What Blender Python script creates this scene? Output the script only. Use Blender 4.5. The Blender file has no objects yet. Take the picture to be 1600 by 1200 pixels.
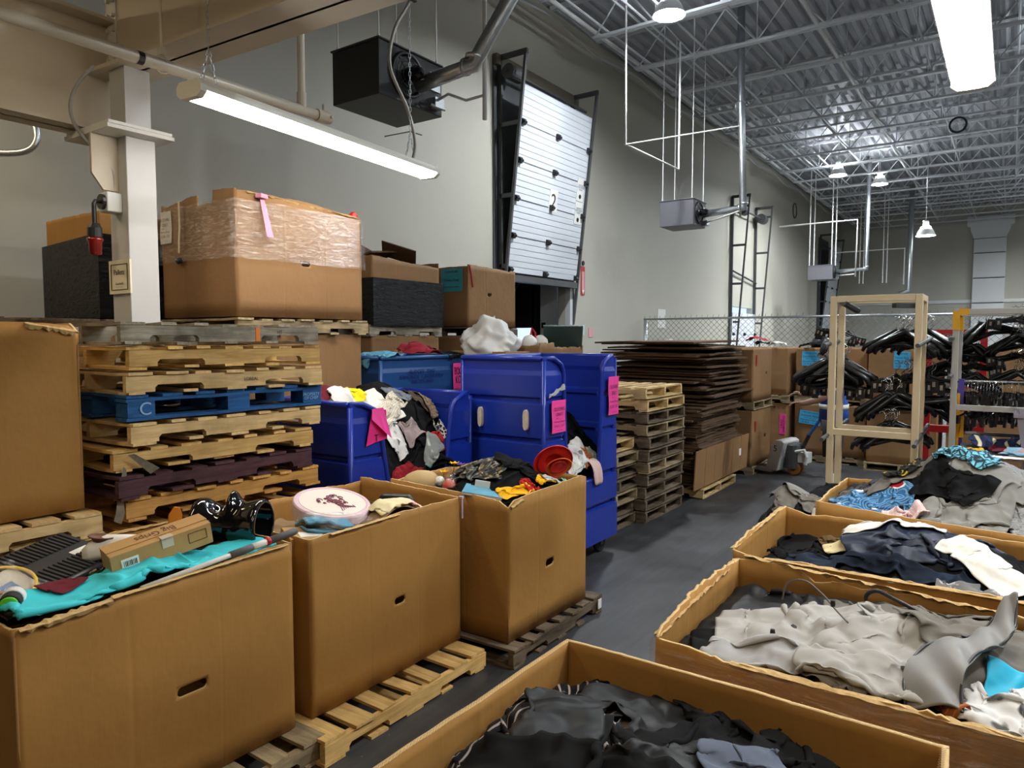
import bpy, bmesh, math, random
import numpy as np
from mathutils import Vector, Matrix, noise, Euler
S = bpy.context.scene
COL = S.collection
PI = math.pi
R = math.radians
random.seed(7)

# ------------------------------------------------------------------ camera, world, exposure
cam = bpy.data.cameras.new('camera')
cam.sensor_width = 36.0
cam.lens = 36.0 * 1109.0 / 1600.0
cam.clip_start = 0.02
co = bpy.data.objects.new('camera', cam)
COL.objects.link(co)
co.location = (0, 0, 2.05)
co.rotation_euler = (R(90.0 - 3.61), 0, R(35.1))
S.camera = co
S.view_settings.view_transform = 'Standard'
S.view_settings.look = 'None'
S.view_settings.gamma = 1.0
S.view_settings.use_curve_mapping = False
S.view_settings.exposure = 0.0
W = bpy.data.worlds.new('world')
S.world = W
W.use_nodes = True
W.node_tree.nodes['Background'].inputs[0].default_value = (0.55, 0.72, 1.0, 1)
W.node_tree.nodes['Background'].inputs[1].default_value = 1.5
# lamp strengths and colours (each lamp is built further down as a modelled fitting, some added out of view)
STRIP = (1.0, 0.94, 0.84); STRIP_E = 34.0
BAY = (0.90, 0.96, 1.0); BAY_E = 720.0; BAY_UP = 520.0
WARM = (1.0, 0.82, 0.56); WARM_E = 26.0

# ------------------------------------------------------------------ materials
MATS = {}
def nt(name):
    m = bpy.data.materials.new(name); m.use_nodes = True
    t = m.node_tree
    return m, t, t.nodes['Principled BSDF']
def node(t, typ, **kw):
    n = t.nodes.new(typ)
    for k, v in kw.items(): setattr(n, k, v)
    return n
def setin(n, **kw):
    for k, v in kw.items(): n.inputs[k.replace('_', ' ')].default_value = v
def L(t, a, b): t.links.new(a, b)
def c4(c): return (c[0], c[1], c[2], 1.0)
def srgb(r, g, b):
    f = lambda v: (v/255/12.92) if v/255 <= .04045 else ((v/255+.055)/1.055)**2.4
    return (f(r), f(g), f(b))
def M(name, col, rough=.6, metal=0., var=.12, scale=6., bump=0., bscale=60., coat=0., stretch=(1, 1, 1), spec=.5, objvar=0.):
    if name in MATS: return MATS[name]
    m, t, p = nt(name)
    tc = node(t, 'ShaderNodeTexCoord'); mp = node(t, 'ShaderNodeMapping'); L(t, tc.outputs['Object'], mp.inputs[0])
    mp.inputs['Scale'].default_value = stretch
    n = node(t, 'ShaderNodeTexNoise'); setin(n, Scale=scale, Detail=5.0, Roughness=.6); L(t, mp.outputs[0], n.inputs['Vector'])
    mx = node(t, 'ShaderNodeMix', data_type='RGBA')
    mx.inputs[6].default_value = c4([x*(1-var) for x in col]); mx.inputs[7].default_value = c4([min(1, x*(1+var)) for x in col])
    L(t, n.outputs['Fac'], mx.inputs[0])
    out = mx.outputs[2]
    if objvar:
        oi = node(t, 'ShaderNodeObjectInfo'); hs = node(t, 'ShaderNodeHueSaturation')
        mr = node(t, 'ShaderNodeMapRange'); L(t, oi.outputs['Random'], mr.inputs[0]); mr.inputs[3].default_value = 1-objvar; mr.inputs[4].default_value = 1+objvar
        L(t, mr.outputs[0], hs.inputs['Value']); L(t, out, hs.inputs['Color']); out = hs.outputs[0]
    L(t, out, p.inputs['Base Color'])
    setin(p, Roughness=rough, Metallic=metal); p.inputs['Specular IOR Level'].default_value = spec
    if coat: p.inputs['Coat Weight'].default_value = coat
    if bump:
        b = node(t, 'ShaderNodeBump'); n2 = node(t, 'ShaderNodeTexNoise'); setin(n2, Scale=bscale, Detail=4.0)
        L(t, mp.outputs[0], n2.inputs['Vector']); L(t, n2.outputs['Fac'], b.inputs['Height'])
        setin(b, Strength=bump, Distance=.02); L(t, b.outputs[0], p.inputs['Normal'])
    MATS[name] = m
    return m
def M_emit(name, col, e):
    if name in MATS: return MATS[name]
    m, t, p = nt(name)
    setin(p, Base_Color=c4((.9, .9, .9)), Emission_Color=c4(col), Emission_Strength=e)
    MATS[name] = m
    return m
def M_wood(name, c1, c2, dirt=.35, objvar=.14):
    m, t, p = nt(name)
    tc = node(t, 'ShaderNodeTexCoord'); mp = node(t, 'ShaderNodeMapping'); oi = node(t, 'ShaderNodeObjectInfo')
    L(t, tc.outputs['Object'], mp.inputs[0]); mp.inputs['Scale'].default_value = (1.3, 16, 16)
    cx = node(t, 'ShaderNodeCombineXYZ')
    ml = node(t, 'ShaderNodeMath', operation='MULTIPLY'); L(t, oi.outputs['Random'], ml.inputs[0]); ml.inputs[1].default_value = 37.0
    for i in range(3): L(t, ml.outputs[0], cx.inputs[i])
    L(t, cx.outputs[0], mp.inputs['Location'])
    n = node(t, 'ShaderNodeTexNoise'); setin(n, Scale=2.2, Detail=6.0, Roughness=.65, Distortion=.8); L(t, mp.outputs[0], n.inputs['Vector'])
    r = node(t, 'ShaderNodeValToRGB'); e = r.color_ramp.elements
    e[0].position = .3; e[0].color = c4(c1); e[1].position = .68; e[1].color = c4(c2)
    L(t, n.outputs['Fac'], r.inputs[0])
    n2 = node(t, 'ShaderNodeTexNoise'); setin(n2, Scale=5.0, Detail=4.0); L(t, tc.outputs['Object'], n2.inputs['Vector'])
    r2 = node(t, 'ShaderNodeValToRGB'); e2 = r2.color_ramp.elements
    e2[0].position = .36; e2[0].color = (1-dirt, 1-dirt, 1-dirt, 1); e2[1].position = .6; e2[1].color = (1, 1, 1, 1)
    L(t, n2.outputs['Fac'], r2.inputs[0])
    mu = node(t, 'ShaderNodeMix', data_type='RGBA', blend_type='MULTIPLY'); mu.inputs[0].default_value = 1
    L(t, r.outputs[0], mu.inputs[6]); L(t, r2.outputs[0], mu.inputs[7])
    hs = node(t, 'ShaderNodeHueSaturation'); mr = node(t, 'ShaderNodeMapRange'); L(t, oi.outputs['Random'], mr.inputs[0])
    mr.inputs[3].default_value = 1-objvar; mr.inputs[4].default_value = 1+objvar; L(t, mr.outputs[0], hs.inputs['Value'])
    L(t, mu.outputs[2], hs.inputs['Color']); L(t, hs.outputs[0], p.inputs['Base Color'])
    setin(p, Roughness=.75); p.inputs['Specular IOR Level'].default_value = .25
    b = node(t, 'ShaderNodeBump'); setin(b, Strength=.35, Distance=.004); L(t, n.outputs['Fac'], b.inputs['Height']); L(t, b.outputs[0], p.inputs['Normal'])
    MATS[name] = m
    return m
def M_card(name, col, objvar=.06):
    m, t, p = nt(name)
    tc = node(t, 'ShaderNodeTexCoord')
    n = node(t, 'ShaderNodeTexNoise'); setin(n, Scale=1.6, Detail=5.0, Roughness=.6); L(t, tc.outputs['Object'], n.inputs['Vector'])
    mp = node(t, 'ShaderNodeMapping'); mp.inputs['Scale'].default_value = (70, 70, 4); L(t, tc.outputs['Object'], mp.inputs[0])
    n2 = node(t, 'ShaderNodeTexNoise'); setin(n2, Scale=2.0, Detail=3.0); L(t, mp.outputs[0], n2.inputs['Vector'])
    n3 = node(t, 'ShaderNodeTexNoise'); setin(n3, Scale=300.0, Detail=2.0); L(t, tc.outputs['Object'], n3.inputs['Vector'])
    mx = node(t, 'ShaderNodeMix', data_type='RGBA')
    mx.inputs[6].default_value = c4([x*.72 for x in col]); mx.inputs[7].default_value = c4([x*1.2 for x in col]); L(t, n.outputs['Fac'], mx.inputs[0])
    mx2 = node(t, 'ShaderNodeMix', data_type='RGBA', blend_type='MULTIPLY'); mx2.inputs[0].default_value = 1
    r = node(t, 'ShaderNodeMapRange'); L(t, n2.outputs['Fac'], r.inputs[0]); r.inputs[3].default_value = .95; r.inputs[4].default_value = 1.05
    L(t, mx.outputs[2], mx2.inputs[6]); L(t, r.outputs[0], mx2.inputs[7])
    oi = node(t, 'ShaderNodeObjectInfo'); hs = node(t, 'ShaderNodeHueSaturation'); mr = node(t, 'ShaderNodeMapRange')
    L(t, oi.outputs['Random'], mr.inputs[0]); mr.inputs[3].default_value = 1-objvar; mr.inputs[4].default_value = 1+objvar
    L(t, mr.outputs[0], hs.inputs['Value']); L(t, mx2.outputs[2], hs.inputs['Color']); L(t, hs.outputs[0], p.inputs['Base Color'])
    setin(p, Roughness=.72); p.inputs['Specular IOR Level'].default_value = .3
    ad = node(t, 'ShaderNodeMath', operation='ADD'); L(t, n.outputs['Fac'], ad.inputs[0])
    ml = node(t, 'ShaderNodeMath', operation='MULTIPLY'); L(t, n2.outputs['Fac'], ml.inputs[0]); ml.inputs[1].default_value = .015; L(t, ml.outputs[0], ad.inputs[1])
    b = node(t, 'ShaderNodeBump'); setin(b, Strength=.6, Distance=.03); L(t, ad.outputs[0], b.inputs['Height']); L(t, b.outputs[0], p.inputs['Normal'])
    MATS[name] = m
    return m
def M_film(name, tint, solid, rough=.12, zfreq=38.0):
    """stretch film: clear (or black) plastic with horizontal wrinkles"""
    m, t, p = nt(name)
    tc = node(t, 'ShaderNodeTexCoord'); mp = node(t, 'ShaderNodeMapping'); mp.inputs['Scale'].default_value = (9, 9, zfreq*2.3) if solid < 1 else (6, 6, zfreq); mp.inputs['Rotation'].default_value = (.05, .04, 0)
    L(t, tc.outputs['Object'], mp.inputs[0])
    n = node(t, 'ShaderNodeTexNoise'); setin(n, Scale=1.1, Detail=5.0, Roughness=.7, Distortion=1.2); L(t, mp.outputs[0], n.inputs['Vector'])
    b = node(t, 'ShaderNodeBump'); setin(b, Strength=1.0, Distance=.014 if solid < 1 else .02); L(t, n.outputs['Fac'], b.inputs['Height'])
    setin(p, Base_Color=c4(tint), Roughness=rough); L(t, b.outputs[0], p.inputs['Normal'])
    if solid >= 1: p.inputs['Specular IOR Level'].default_value = .16
    if solid < 1:
        out = t.nodes['Material Output']; tr = node(t, 'ShaderNodeBsdfTransparent'); gl = node(t, 'ShaderNodeBsdfGlossy'); setin(gl, Roughness=rough)
        gl.inputs[0].default_value = (1, 1, 1, 1)
        L(t, b.outputs[0], gl.inputs['Normal'])
        r = node(t, 'ShaderNodeValToRGB'); e = r.color_ramp.elements; e[0].position = .46; e[0].color = (.10, .10, .10, 1); e[1].position = .72; e[1].color = (solid, solid, solid, 1)
        L(t, n.outputs['Fac'], r.inputs[0])
        ms = node(t, 'ShaderNodeMixShader'); L(t, r.outputs[0], ms.inputs[0]); L(t, tr.outputs[0], ms.inputs[1]); L(t, gl.outputs[0], ms.inputs[2]); L(t, ms.outputs[0], out.inputs[0])
    MATS[name] = m
    return m
def M_cloth(name, col, pat=None, col2=(1, 1, 1), scale=8., rough=.85, sheen=.03, spec=.2, col3=None, var=.12):
    """woven cloth; pat: stripes / check / leopard / blotch / waves on the garment's own UV"""
    if name in MATS: return MATS[name]
    m, t, p = nt(name)
    tc = node(t, 'ShaderNodeTexCoord')
    n = node(t, 'ShaderNodeTexNoise'); setin(n, Scale=9.0, Detail=5.0); L(t, tc.outputs['Object'], n.inputs['Vector'])
    mx = node(t, 'ShaderNodeMix', data_type='RGBA'); L(t, n.outputs['Fac'], mx.inputs[0])
    mx.inputs[6].default_value = c4([x*(1-var) for x in col]); mx.inputs[7].default_value = c4([x*(1+var) for x in col])
    out = mx.outputs[2]
    def over(fac, c):
        nonlocal out
        q = node(t, 'ShaderNodeMix', data_type='RGBA'); L(t, fac, q.inputs[0]); L(t, out, q.inputs[6]); q.inputs[7].default_value = c4(c); out = q.outputs[2]
    def ramp(src, a, b):
        r = node(t, 'ShaderNodeMapRange'); L(t, src, r.inputs[0]); r.inputs[1].default_value = a; r.inputs[2].default_value = b; return r.outputs[0]
    if pat in ('stripes', 'check'):
        w = node(t, 'ShaderNodeTexWave', bands_direction='X'); setin(w, Scale=scale, Distortion=.1); L(t, tc.outputs['UV'], w.inputs[0]); over(ramp(w.outputs['Fac'], .86, .95), col2)
        if pat == 'check':
            w = node(t, 'ShaderNodeTexWave', bands_direction='Y'); setin(w, Scale=scale); L(t, tc.outputs['UV'], w.inputs[0]); over(ramp(w.outputs['Fac'], .86, .95), col2)
    elif pat == 'leopard':
        v = node(t, 'ShaderNodeTexVoronoi', feature='DISTANCE_TO_EDGE'); setin(v, Scale=scale); L(t, tc.outputs['UV'], v.inputs['Vector']); over(ramp(v.outputs['Distance'], .16, .07), col2)
    elif pat == 'blotch':
        v = node(t, 'ShaderNodeTexNoise'); setin(v, Scale=scale, Detail=3.0); L(t, tc.outputs['UV'], v.inputs['Vector']); over(ramp(v.outputs['Fac'], .55, .6), col2)
        if col3:
            v = node(t, 'ShaderNodeTexNoise'); setin(v, Scale=scale*.8, Detail=2.0, Distortion=.5); L(t, tc.outputs['Object'], v.inputs['Vector']); over(ramp(v.outputs['Fac'], .58, .64), col3)
    elif pat == 'waves':
        mp = node(t, 'ShaderNodeMapping'); L(t, tc.outputs['UV'], mp.inputs[0]); mp.inputs['Scale'].default_value = (scale, scale, scale)
        v = node(t, 'ShaderNodeTexVoronoi', feature='F1'); setin(v, Scale=1.0); L(t, mp.outputs[0], v.inputs['Vector'])
        sn = node(t, 'ShaderNodeMath', operation='SINE'); mm = node(t, 'ShaderNodeMath', operation='MULTIPLY'); L(t, v.outputs['Distance'], mm.inputs[0]); mm.inputs[1].default_value = 38.0; L(t, mm.outputs[0], sn.inputs[0])
        over(ramp(sn.outputs[0], .1, .5), col2)
        v = node(t, 'ShaderNodeTexNoise'); setin(v, Scale=4.2, Detail=1.0); L(t, tc.outputs['UV'], v.inputs['Vector']); over(ramp(v.outputs['Fac'], .61, .63), (.85, .85, .85)); over(ramp(v.outputs['Fac'], .655, .67), col3)
    elif pat == 'knit':
        w = node(t, 'ShaderNodeTexWave', bands_direction='X'); setin(w, Scale=scale); L(t, tc.outputs['UV'], w.inputs[0]); over(ramp(w.outputs['Fac'], .2, .0), [x*.55 for x in col])
    L(t, out, p.inputs['Base Color'])
    setin(p, Roughness=rough); p.inputs['Sheen Weight'].default_value = sheen; p.inputs['Specular IOR Level'].default_value = spec
    n2 = node(t, 'ShaderNodeTexNoise'); n2.noise_type = 'RIDGED_MULTIFRACTAL'; setin(n2, Scale=7.0, Detail=3.0, Roughness=.5, Distortion=.6); L(t, tc.outputs['Object'], n2.inputs['Vector'])
    b = node(t, 'ShaderNodeBump'); setin(b, Strength=.35, Distance=.012); L(t, n2.outputs['Fac'], b.inputs['Height']); L(t, b.outputs[0], p.inputs['Normal'])
    MATS[name] = m
    return m

# ------------------------------------------------------------------ mesh and object helpers
def box(bm, c, s, rot=None, mi=0):
    x, y, z = [v/2 for v in s]
    vs = [Vector((a*x, b*y, d*z)) for a in (-1, 1) for b in (-1, 1) for d in (-1, 1)]
    if rot is not None: vs = [rot @ v for v in vs]
    V = [bm.verts.new(v+Vector(c)) for v in vs]
    for f in ((0, 1, 3, 2), (4, 6, 7, 5), (0, 4, 5, 1), (2, 3, 7, 6), (0, 2, 6, 4), (1, 5, 7, 3)):
        bm.faces.new([V[i] for i in f]).material_index = mi
    return V
def rx(a): return Matrix.Rotation(a, 3, 'X')
def ry(a): return Matrix.Rotation(a, 3, 'Y')
def rz(a): return Matrix.Rotation(a, 3, 'Z')
def tube(bm, pts, r, seg=8, cap=True, mi=0):
    pts = [Vector(p) for p in pts]
    rr = r if isinstance(r, (list, tuple)) else [r]*len(pts)
    d0 = (pts[1]-pts[0]).normalized()
    u = d0.orthogonal().normalized(); rings = []
    for i, p in enumerate(pts):
        if i == 0: d = d0
        elif i == len(pts)-1: d = (pts[i]-pts[i-1]).normalized()
        else: d = ((pts[i+1]-p).normalized()+(p-pts[i-1]).normalized()).normalized()
        u = (u-d*u.dot(d)).normalized(); v = d.cross(u)
        rings.append([bm.verts.new(p+(u*math.cos(2*PI*k/seg)+v*math.sin(2*PI*k/seg))*rr[i]) for k in range(seg)])
    for a, b in zip(rings, rings[1:]):
        for k in range(seg): bm.faces.new((a[k], a[(k+1) % seg], b[(k+1) % seg], b[k])).material_index = mi
    if cap:
        bm.faces.new(rings[0][::-1]).material_index = mi; bm.faces.new(rings[-1]).material_index = mi
def crv(pts, n=6):
    P = [Vector(p) for p in pts]; P = [P[0]*2-P[1]]+P+[P[-1]*2-P[-2]]; o = []
    for a, b, c, d in zip(P, P[1:], P[2:], P[3:]):
        for k in range(n):
            t_ = k/n; o.append(.5*((2*b)+(c-a)*t_+(2*a-5*b+4*c-d)*t_*t_+(3*b-a-3*c+d)*t_**3))
    return o+[P[-2]]
def lathe(bm, prof, seg=24, mat=None, mi=0):
    mat = mat or Matrix.Identity(4); rings = []
    for r, z in prof:
        rings.append([bm.verts.new(mat @ Vector((r*math.cos(2*PI*k/seg), r*math.sin(2*PI*k/seg), z))) for k in range(seg)] if r > 1e-6 else [bm.verts.new(mat @ Vector((0, 0, z)))])
    for a, b in zip(rings, rings[1:]):
        for k in range(seg):
            q = [a[k % len(a)], a[(k+1) % len(a)], b[(k+1) % len(b)], b[k % len(b)]]
            q = list(dict.fromkeys(q))
            if len(q) > 2:
                try: bm.faces.new(q).material_index = mi
                except ValueError: pass
def prism(bm, poly, ax, a0, a1, mi=0):
    """extrude a 2D polygon along axis ax (0,1,2) from a0 to a1"""
    def P(q, a):
        return Vector((a, q[0], q[1])) if ax == 0 else (Vector((q[0], a, q[1])) if ax == 1 else Vector((q[0], q[1], a)))
    A = [bm.verts.new(P(q, a0)) for q in poly]; B = [bm.verts.new(P(q, a1)) for q in poly]; n = len(poly)
    for k in range(n): bm.faces.new((A[k], A[(k+1) % n], B[(k+1) % n], B[k])).material_index = mi
    bm.faces.new(A[::-1]).material_index = mi; bm.faces.new(B).material_index = mi
def loft(bm, rings, closed=True, cap=True, mi=0):
    VR = [[bm.verts.new(p) for p in r] for r in rings]; n = len(VR[0])
    for a, b in zip(VR, VR[1:]):
        for k in range(n if closed else n-1): bm.faces.new((a[k], a[(k+1) % n], b[(k+1) % n], b[k])).material_index = mi
    if cap and closed:
        bm.faces.new(VR[0][::-1]).material_index = mi; bm.faces.new(VR[-1]).material_index = mi
def mesh(name, bm, mats, smooth=False):
    bmesh.ops.recalc_face_normals(bm, faces=bm.faces[:])
    me = bpy.data.meshes.new(name); bm.to_mesh(me); bm.free()
    for m in (mats if isinstance(mats, (list, tuple)) else [mats]): me.materials.append(m)
    if smooth: me.shade_smooth()
    return me
def put(name, me, parent=None, loc=(0, 0, 0), rot=(0, 0, 0)):
    o = bpy.data.objects.new(name, me); COL.objects.link(o)
    o.location = loc; o.rotation_euler = rot
    if parent is not None: o.parent = parent
    return o
def obj(name, bm, mats, parent=None, loc=(0, 0, 0), rot=(0, 0, 0), smooth=False, bevel=0., world=False, seg=2):
    """one mesh object; world=True: bm is in world coordinates, parent is an unrotated Empty"""
    if world and parent is not None:
        q = parent; off = Vector((0, 0, 0))
        while q is not None: off += q.location; q = q.parent
        bmesh.ops.translate(bm, verts=bm.verts[:], vec=-off)
    o = put(name, mesh(name, bm, mats, smooth), parent, loc, rot)
    if bevel:
        b = o.modifiers.new('bevel', 'BEVEL'); b.width = bevel; b.segments = seg; b.limit_method = 'ANGLE'; b.angle_limit = R(35)
    return o
def tag(o, label=None, cat=None, group=None, kind=None):
    if label: o['label'] = label
    if cat: o['category'] = cat
    if group: o['group'] = group
    if kind: o['kind'] = kind
    return o
def thing(name, label, cat, loc=(0, 0, 0), rz_=0., group=None, rot=None):
    o = bpy.data.objects.new(name, None); COL.objects.link(o); o.empty_display_size = .1
    o.location = loc; o.rotation_euler = rot if rot else (0, 0, rz_)
    return tag(o, label, cat, group)
def struct(name, bm, mats, **kw):
    return tag(obj(name, bm, mats, **kw), kind='structure')
def dup(root, loc, rot, label=None, group=None):
    r = root.copy(); COL.objects.link(r); r.location = loc; r.rotation_euler = rot
    if label: r['label'] = label
    if group: r['group'] = group
    for ch in list(root.children):
        c = ch.copy(); COL.objects.link(c); c.parent = r
        for g in ch.children:
            d = g.copy(); COL.objects.link(d); d.parent = c
    return r
TEXTS = {}
def text(body, h, mat, parent, loc, rot, name='lettering', width=None, align='CENTER'):
    key = (body, mat.name)
    if key not in TEXTS:
        cu = bpy.data.curves.new('t', 'FONT'); cu.body = body; cu.align_x = align; cu.align_y = 'CENTER'; cu.size = 1.0; cu.extrude = .004; cu.space_line = .85
        to = bpy.data.objects.new('t', cu); COL.objects.link(to)
        bpy.context.view_layer.update()
        me = bpy.data.meshes.new_from_object(to.evaluated_get(bpy.context.evaluated_depsgraph_get()))
        bpy.data.objects.remove(to); bpy.data.curves.remove(cu)
        me.name = 'lettering'; me.materials.clear(); me.materials.append(mat); TEXTS[key] = me
    o = put(name, TEXTS[key], parent, loc, rot)
    w = max(v.co.x for v in TEXTS[key].vertices)-min(v.co.x for v in TEXTS[key].vertices)
    s = h/.7
    o.scale = ((width/w) if width else s, s, s)
    return o
FX = (R(90), 0, R(90))     # lettering that faces +X, reads along +Y
FY = (R(90), 0, 0)         # lettering that faces -Y, reads along +X

wall_m = None
card = M_card('cardboard', (.38, .195, .050))
card2 = M_card('cardboard_dull', (.27, .148, .064))
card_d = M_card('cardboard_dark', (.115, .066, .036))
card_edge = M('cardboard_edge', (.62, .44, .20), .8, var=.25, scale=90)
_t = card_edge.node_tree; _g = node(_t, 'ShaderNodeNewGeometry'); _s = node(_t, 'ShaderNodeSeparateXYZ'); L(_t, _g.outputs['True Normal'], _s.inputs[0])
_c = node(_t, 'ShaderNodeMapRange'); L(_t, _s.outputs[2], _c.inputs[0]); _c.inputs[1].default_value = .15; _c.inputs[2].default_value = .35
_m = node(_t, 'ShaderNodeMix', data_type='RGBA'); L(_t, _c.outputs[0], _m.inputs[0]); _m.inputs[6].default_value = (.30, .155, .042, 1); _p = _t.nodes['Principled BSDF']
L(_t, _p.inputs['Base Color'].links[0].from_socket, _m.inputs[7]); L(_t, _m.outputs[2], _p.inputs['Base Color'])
pine = M_wood('pine', (.55, .36, .15), (.74, .56, .29))
pine_y = M_wood('pine_yellow', (.52, .30, .09), (.78, .54, .22), .25)
pine_o = M_wood('pine_orange', (.45, .21, .05), (.70, .40, .12), .25)
wood_g = M_wood('wood_grey', (.16, .14, .11), (.42, .38, .30), .55)
wood_w = M_wood('wood_worn', (.22, .16, .09), (.47, .37, .22), .5)
wood_d = M_wood('wood_dark', (.09, .065, .045), (.24, .18, .12), .5)
blue_p = M_wood('blue_paint', (.01, .06, .20), (.03, .15, .40), .4, .1)
maroon = M_wood('maroon_paint', (.045, .018, .025), (.11, .05, .06), .4)
plastic_b = M('blue_plastic', (.009, .032, .33), .33, var=.18, scale=3, bump=.08, bscale=25)
plastic_t = M('teal_blue_plastic', (.006, .055, .20), .42, var=.18, scale=3)
black = M('black', (.012, .012, .014), .4, var=.3)
black_g = M('black_gloss', (.004, .004, .005), .06, var=.1, coat=.6)
rubber = M('rubber', (.015, .015, .016), .75)
steel = M('galvanized', (.62, .65, .68), .32, .9, var=.25, scale=14, bump=.05, bscale=8)
steel_d = M('dark_steel', (.10, .105, .11), .5, .5, var=.2)
chrome = M('chrome', (.8, .8, .82), .15, 1.)
white_m = M('white_metal', (.62, .63, .63), .45, var=.05)
cream = M('cream_paint', (.54, .475, .37), .45, var=.06, bump=.06, bscale=14)
cream_w = M('white_paint', (.72, .72, .71), .45, var=.04)
paper = M('paper', (.80, .79, .75), .7, var=.04)
pink = M('pink_paper', (.95, .06, .36), .55, var=.1)
sky_p = M('blue_paper', (.06, .42, .75), .6, var=.08)
ink = M('ink', (.01, .01, .01), .6)
ink_b = M('emboss_blue', (.003, .012, .13), .4)
red = M('red', (.45, .012, .015), .4)
yellow = M('yellow_tape', (.72, .36, .01), .5, var=.2)
# ------------------------------------------------------------------ the hall
XL, YB, ZT = -7.7, 41.5, 8.55
m, t, p = nt('concrete_floor')
tc = node(t, 'ShaderNodeTexCoord'); n1 = node(t, 'ShaderNodeTexNoise'); setin(n1, Scale=.9, Detail=8.0, Roughness=.65); L(t, tc.outputs['Object'], n1.inputs['Vector'])
mp = node(t, 'ShaderNodeMapping'); mp.inputs['Scale'].default_value = (9, .7, 1); mp.inputs['Rotation'].default_value = (0, 0, .25); L(t, tc.outputs['Object'], mp.inputs[0])
n2 = node(t, 'ShaderNodeTexNoise'); setin(n2, Scale=1.4, Detail=6.0, Roughness=.7); L(t, mp.outputs[0], n2.inputs['Vector'])
av = node(t, 'ShaderNodeMath', operation='MULTIPLY_ADD'); L(t, n2.outputs['Fac'], av.inputs[0]); av.inputs[1].default_value = .55; L(t, n1.outputs['Fac'], av.inputs[2])
r = node(t, 'ShaderNodeValToRGB'); e = r.color_ramp.elements; e[0].position = .55; e[0].color = (.014, .0145, .016, 1); e[1].position = 1.; e[1].color = (.078, .080, .084, 1); L(t, av.outputs[0], r.inputs[0])
n3 = node(t, 'ShaderNodeTexNoise'); setin(n3, Scale=34.0, Detail=2.0); L(t, tc.outputs['Object'], n3.inputs['Vector'])
q = node(t, 'ShaderNodeMapRange'); L(t, n3.outputs['Fac'], q.inputs[0]); q.inputs[1].default_value = .73; q.inputs[2].default_value = .78
mx = node(t, 'ShaderNodeMix', data_type='RGBA'); L(t, q.outputs[0], mx.inputs[0]); L(t, r.outputs[0], mx.inputs[6]); mx.inputs[7].default_value = (.25, .25, .24, 1)
L(t, mx.outputs[2], p.inputs['Base Color']); setin(p, Roughness=.42); p.inputs['Specular IOR Level'].default_value = .4
mr = node(t, 'ShaderNodeMapRange'); L(t, n1.outputs['Fac'], mr.inputs[0]); mr.inputs[3].default_value = .3; mr.inputs[4].default_value = .65; L(t, mr.outputs[0], p.inputs['Roughness'])
floor_m = m
wall_m = M('wall_paint', (.475, .455, .385), .6, var=.05, scale=.7, bump=.12, bscale=9)
deck_m = M('roof_deck_paint', (.40, .41, .44), .5, .25, var=.06, scale=1.5)
joist_m = M('joist_paint', (.62, .64, .67), .45, .1, var=.05)
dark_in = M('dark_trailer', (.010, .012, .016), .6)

bm = bmesh.new(); box(bm, (4, 17, -.1), (24.5, 51, .2)); struct('floor', bm, floor_m)
bm = bmesh.new()        # left wall, pierced by three dock doors
D1, D2, D3 = (10.6, 12.95), (23.5, 26.0), (36.5, 39.0)
ys = [-8, D1[0], D1[1], D2[0], D2[1], D3[0], D3[1], YB]
for i in range(0, len(ys), 2): box(bm, (XL-.1, (ys[i]+ys[i+1])/2, ZT/2+.1), (.2, ys[i+1]-ys[i], ZT+.2))
for a, b in (D1, D2, D3): box(bm, (XL-.1, (a+b)/2, (ZT+3.15)/2), (.2, b-a, ZT-3.15))
struct('wall_left', bm, wall_m)
bm = bmesh.new(); box(bm, (4, YB+.1, ZT/2+.1), (24.5, .2, ZT+.2)); struct('wall_back', bm, wall_m)
bm = bmesh.new(); box(bm, (16.1, 17, ZT/2+.1), (.2, 51, ZT+.2)); struct('wall_right', bm, wall_m)
bm = bmesh.new(); box(bm, (4, -8.1, ZT/2+.1), (24.5, .2, ZT+.2)); struct('wall_front', bm, wall_m)
# rounded edge band along the top of the left wall, a trim on the back wall
bm = bmesh.new(); tube(bm, [(XL+.02, 2.7, 8.35), (XL+.02, YB, 8.35)], .13, 10); struct('trim_1', bm, wall_m, smooth=True)
bm = bmesh.new(); box(bm, (4, YB-.03, 3.9), (23, .06, .16)); struct('trim_2', bm, cream_w)
# white panelled pier on the back wall
pier = thing('trim_3', None, None, (-1.02, YB-.12, 0)); tag(pier, kind='structure')
zz = [0, 1.3, 2.55, 3.8, 5.0, 6.2, 6.9]
for a, b in zip(zz, zz[1:]):
    bm = bmesh.new(); box(bm, (0, 0, (a+b)/2), (1.3, .24, b-a-.05)); obj('panel', bm, cream_w, pier, bevel=.01)
bm = bmesh.new(); box(bm, (0, .03, 3.45), (1.24, .14, 6.9)); obj('core', bm, steel_d, pier)
bm = bmesh.new(); prism(bm, [(-.65, 6.9), (.65, 6.9), (.8, 7.3), (.8, 7.45), (.95, 7.5), (.95, 7.95), (-.95, 7.95), (-.95, 7.5), (-.8, 7.45), (-.8, 7.3)], 1, -.2, .12); obj('capital', bm, cream_w, pier)
# ribbed steel roof deck
bm = bmesh.new(); xs = []; x = -7.9
while x < 15.8:
    xs += [(x, 0), (x+.05, .08), (x+.15, .08), (x+.20, 0)]; x += .28
A = [bm.verts.new((q[0], -8, ZT+q[1])) for q in xs]; B = [bm.verts.new((q[0], YB, ZT+q[1])) for q in xs]
for k in range(len(xs)-1): bm.faces.new((A[k], B[k], B[k+1], A[k+1]))
ceil = struct('ceiling', bm, deck_m)
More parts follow.
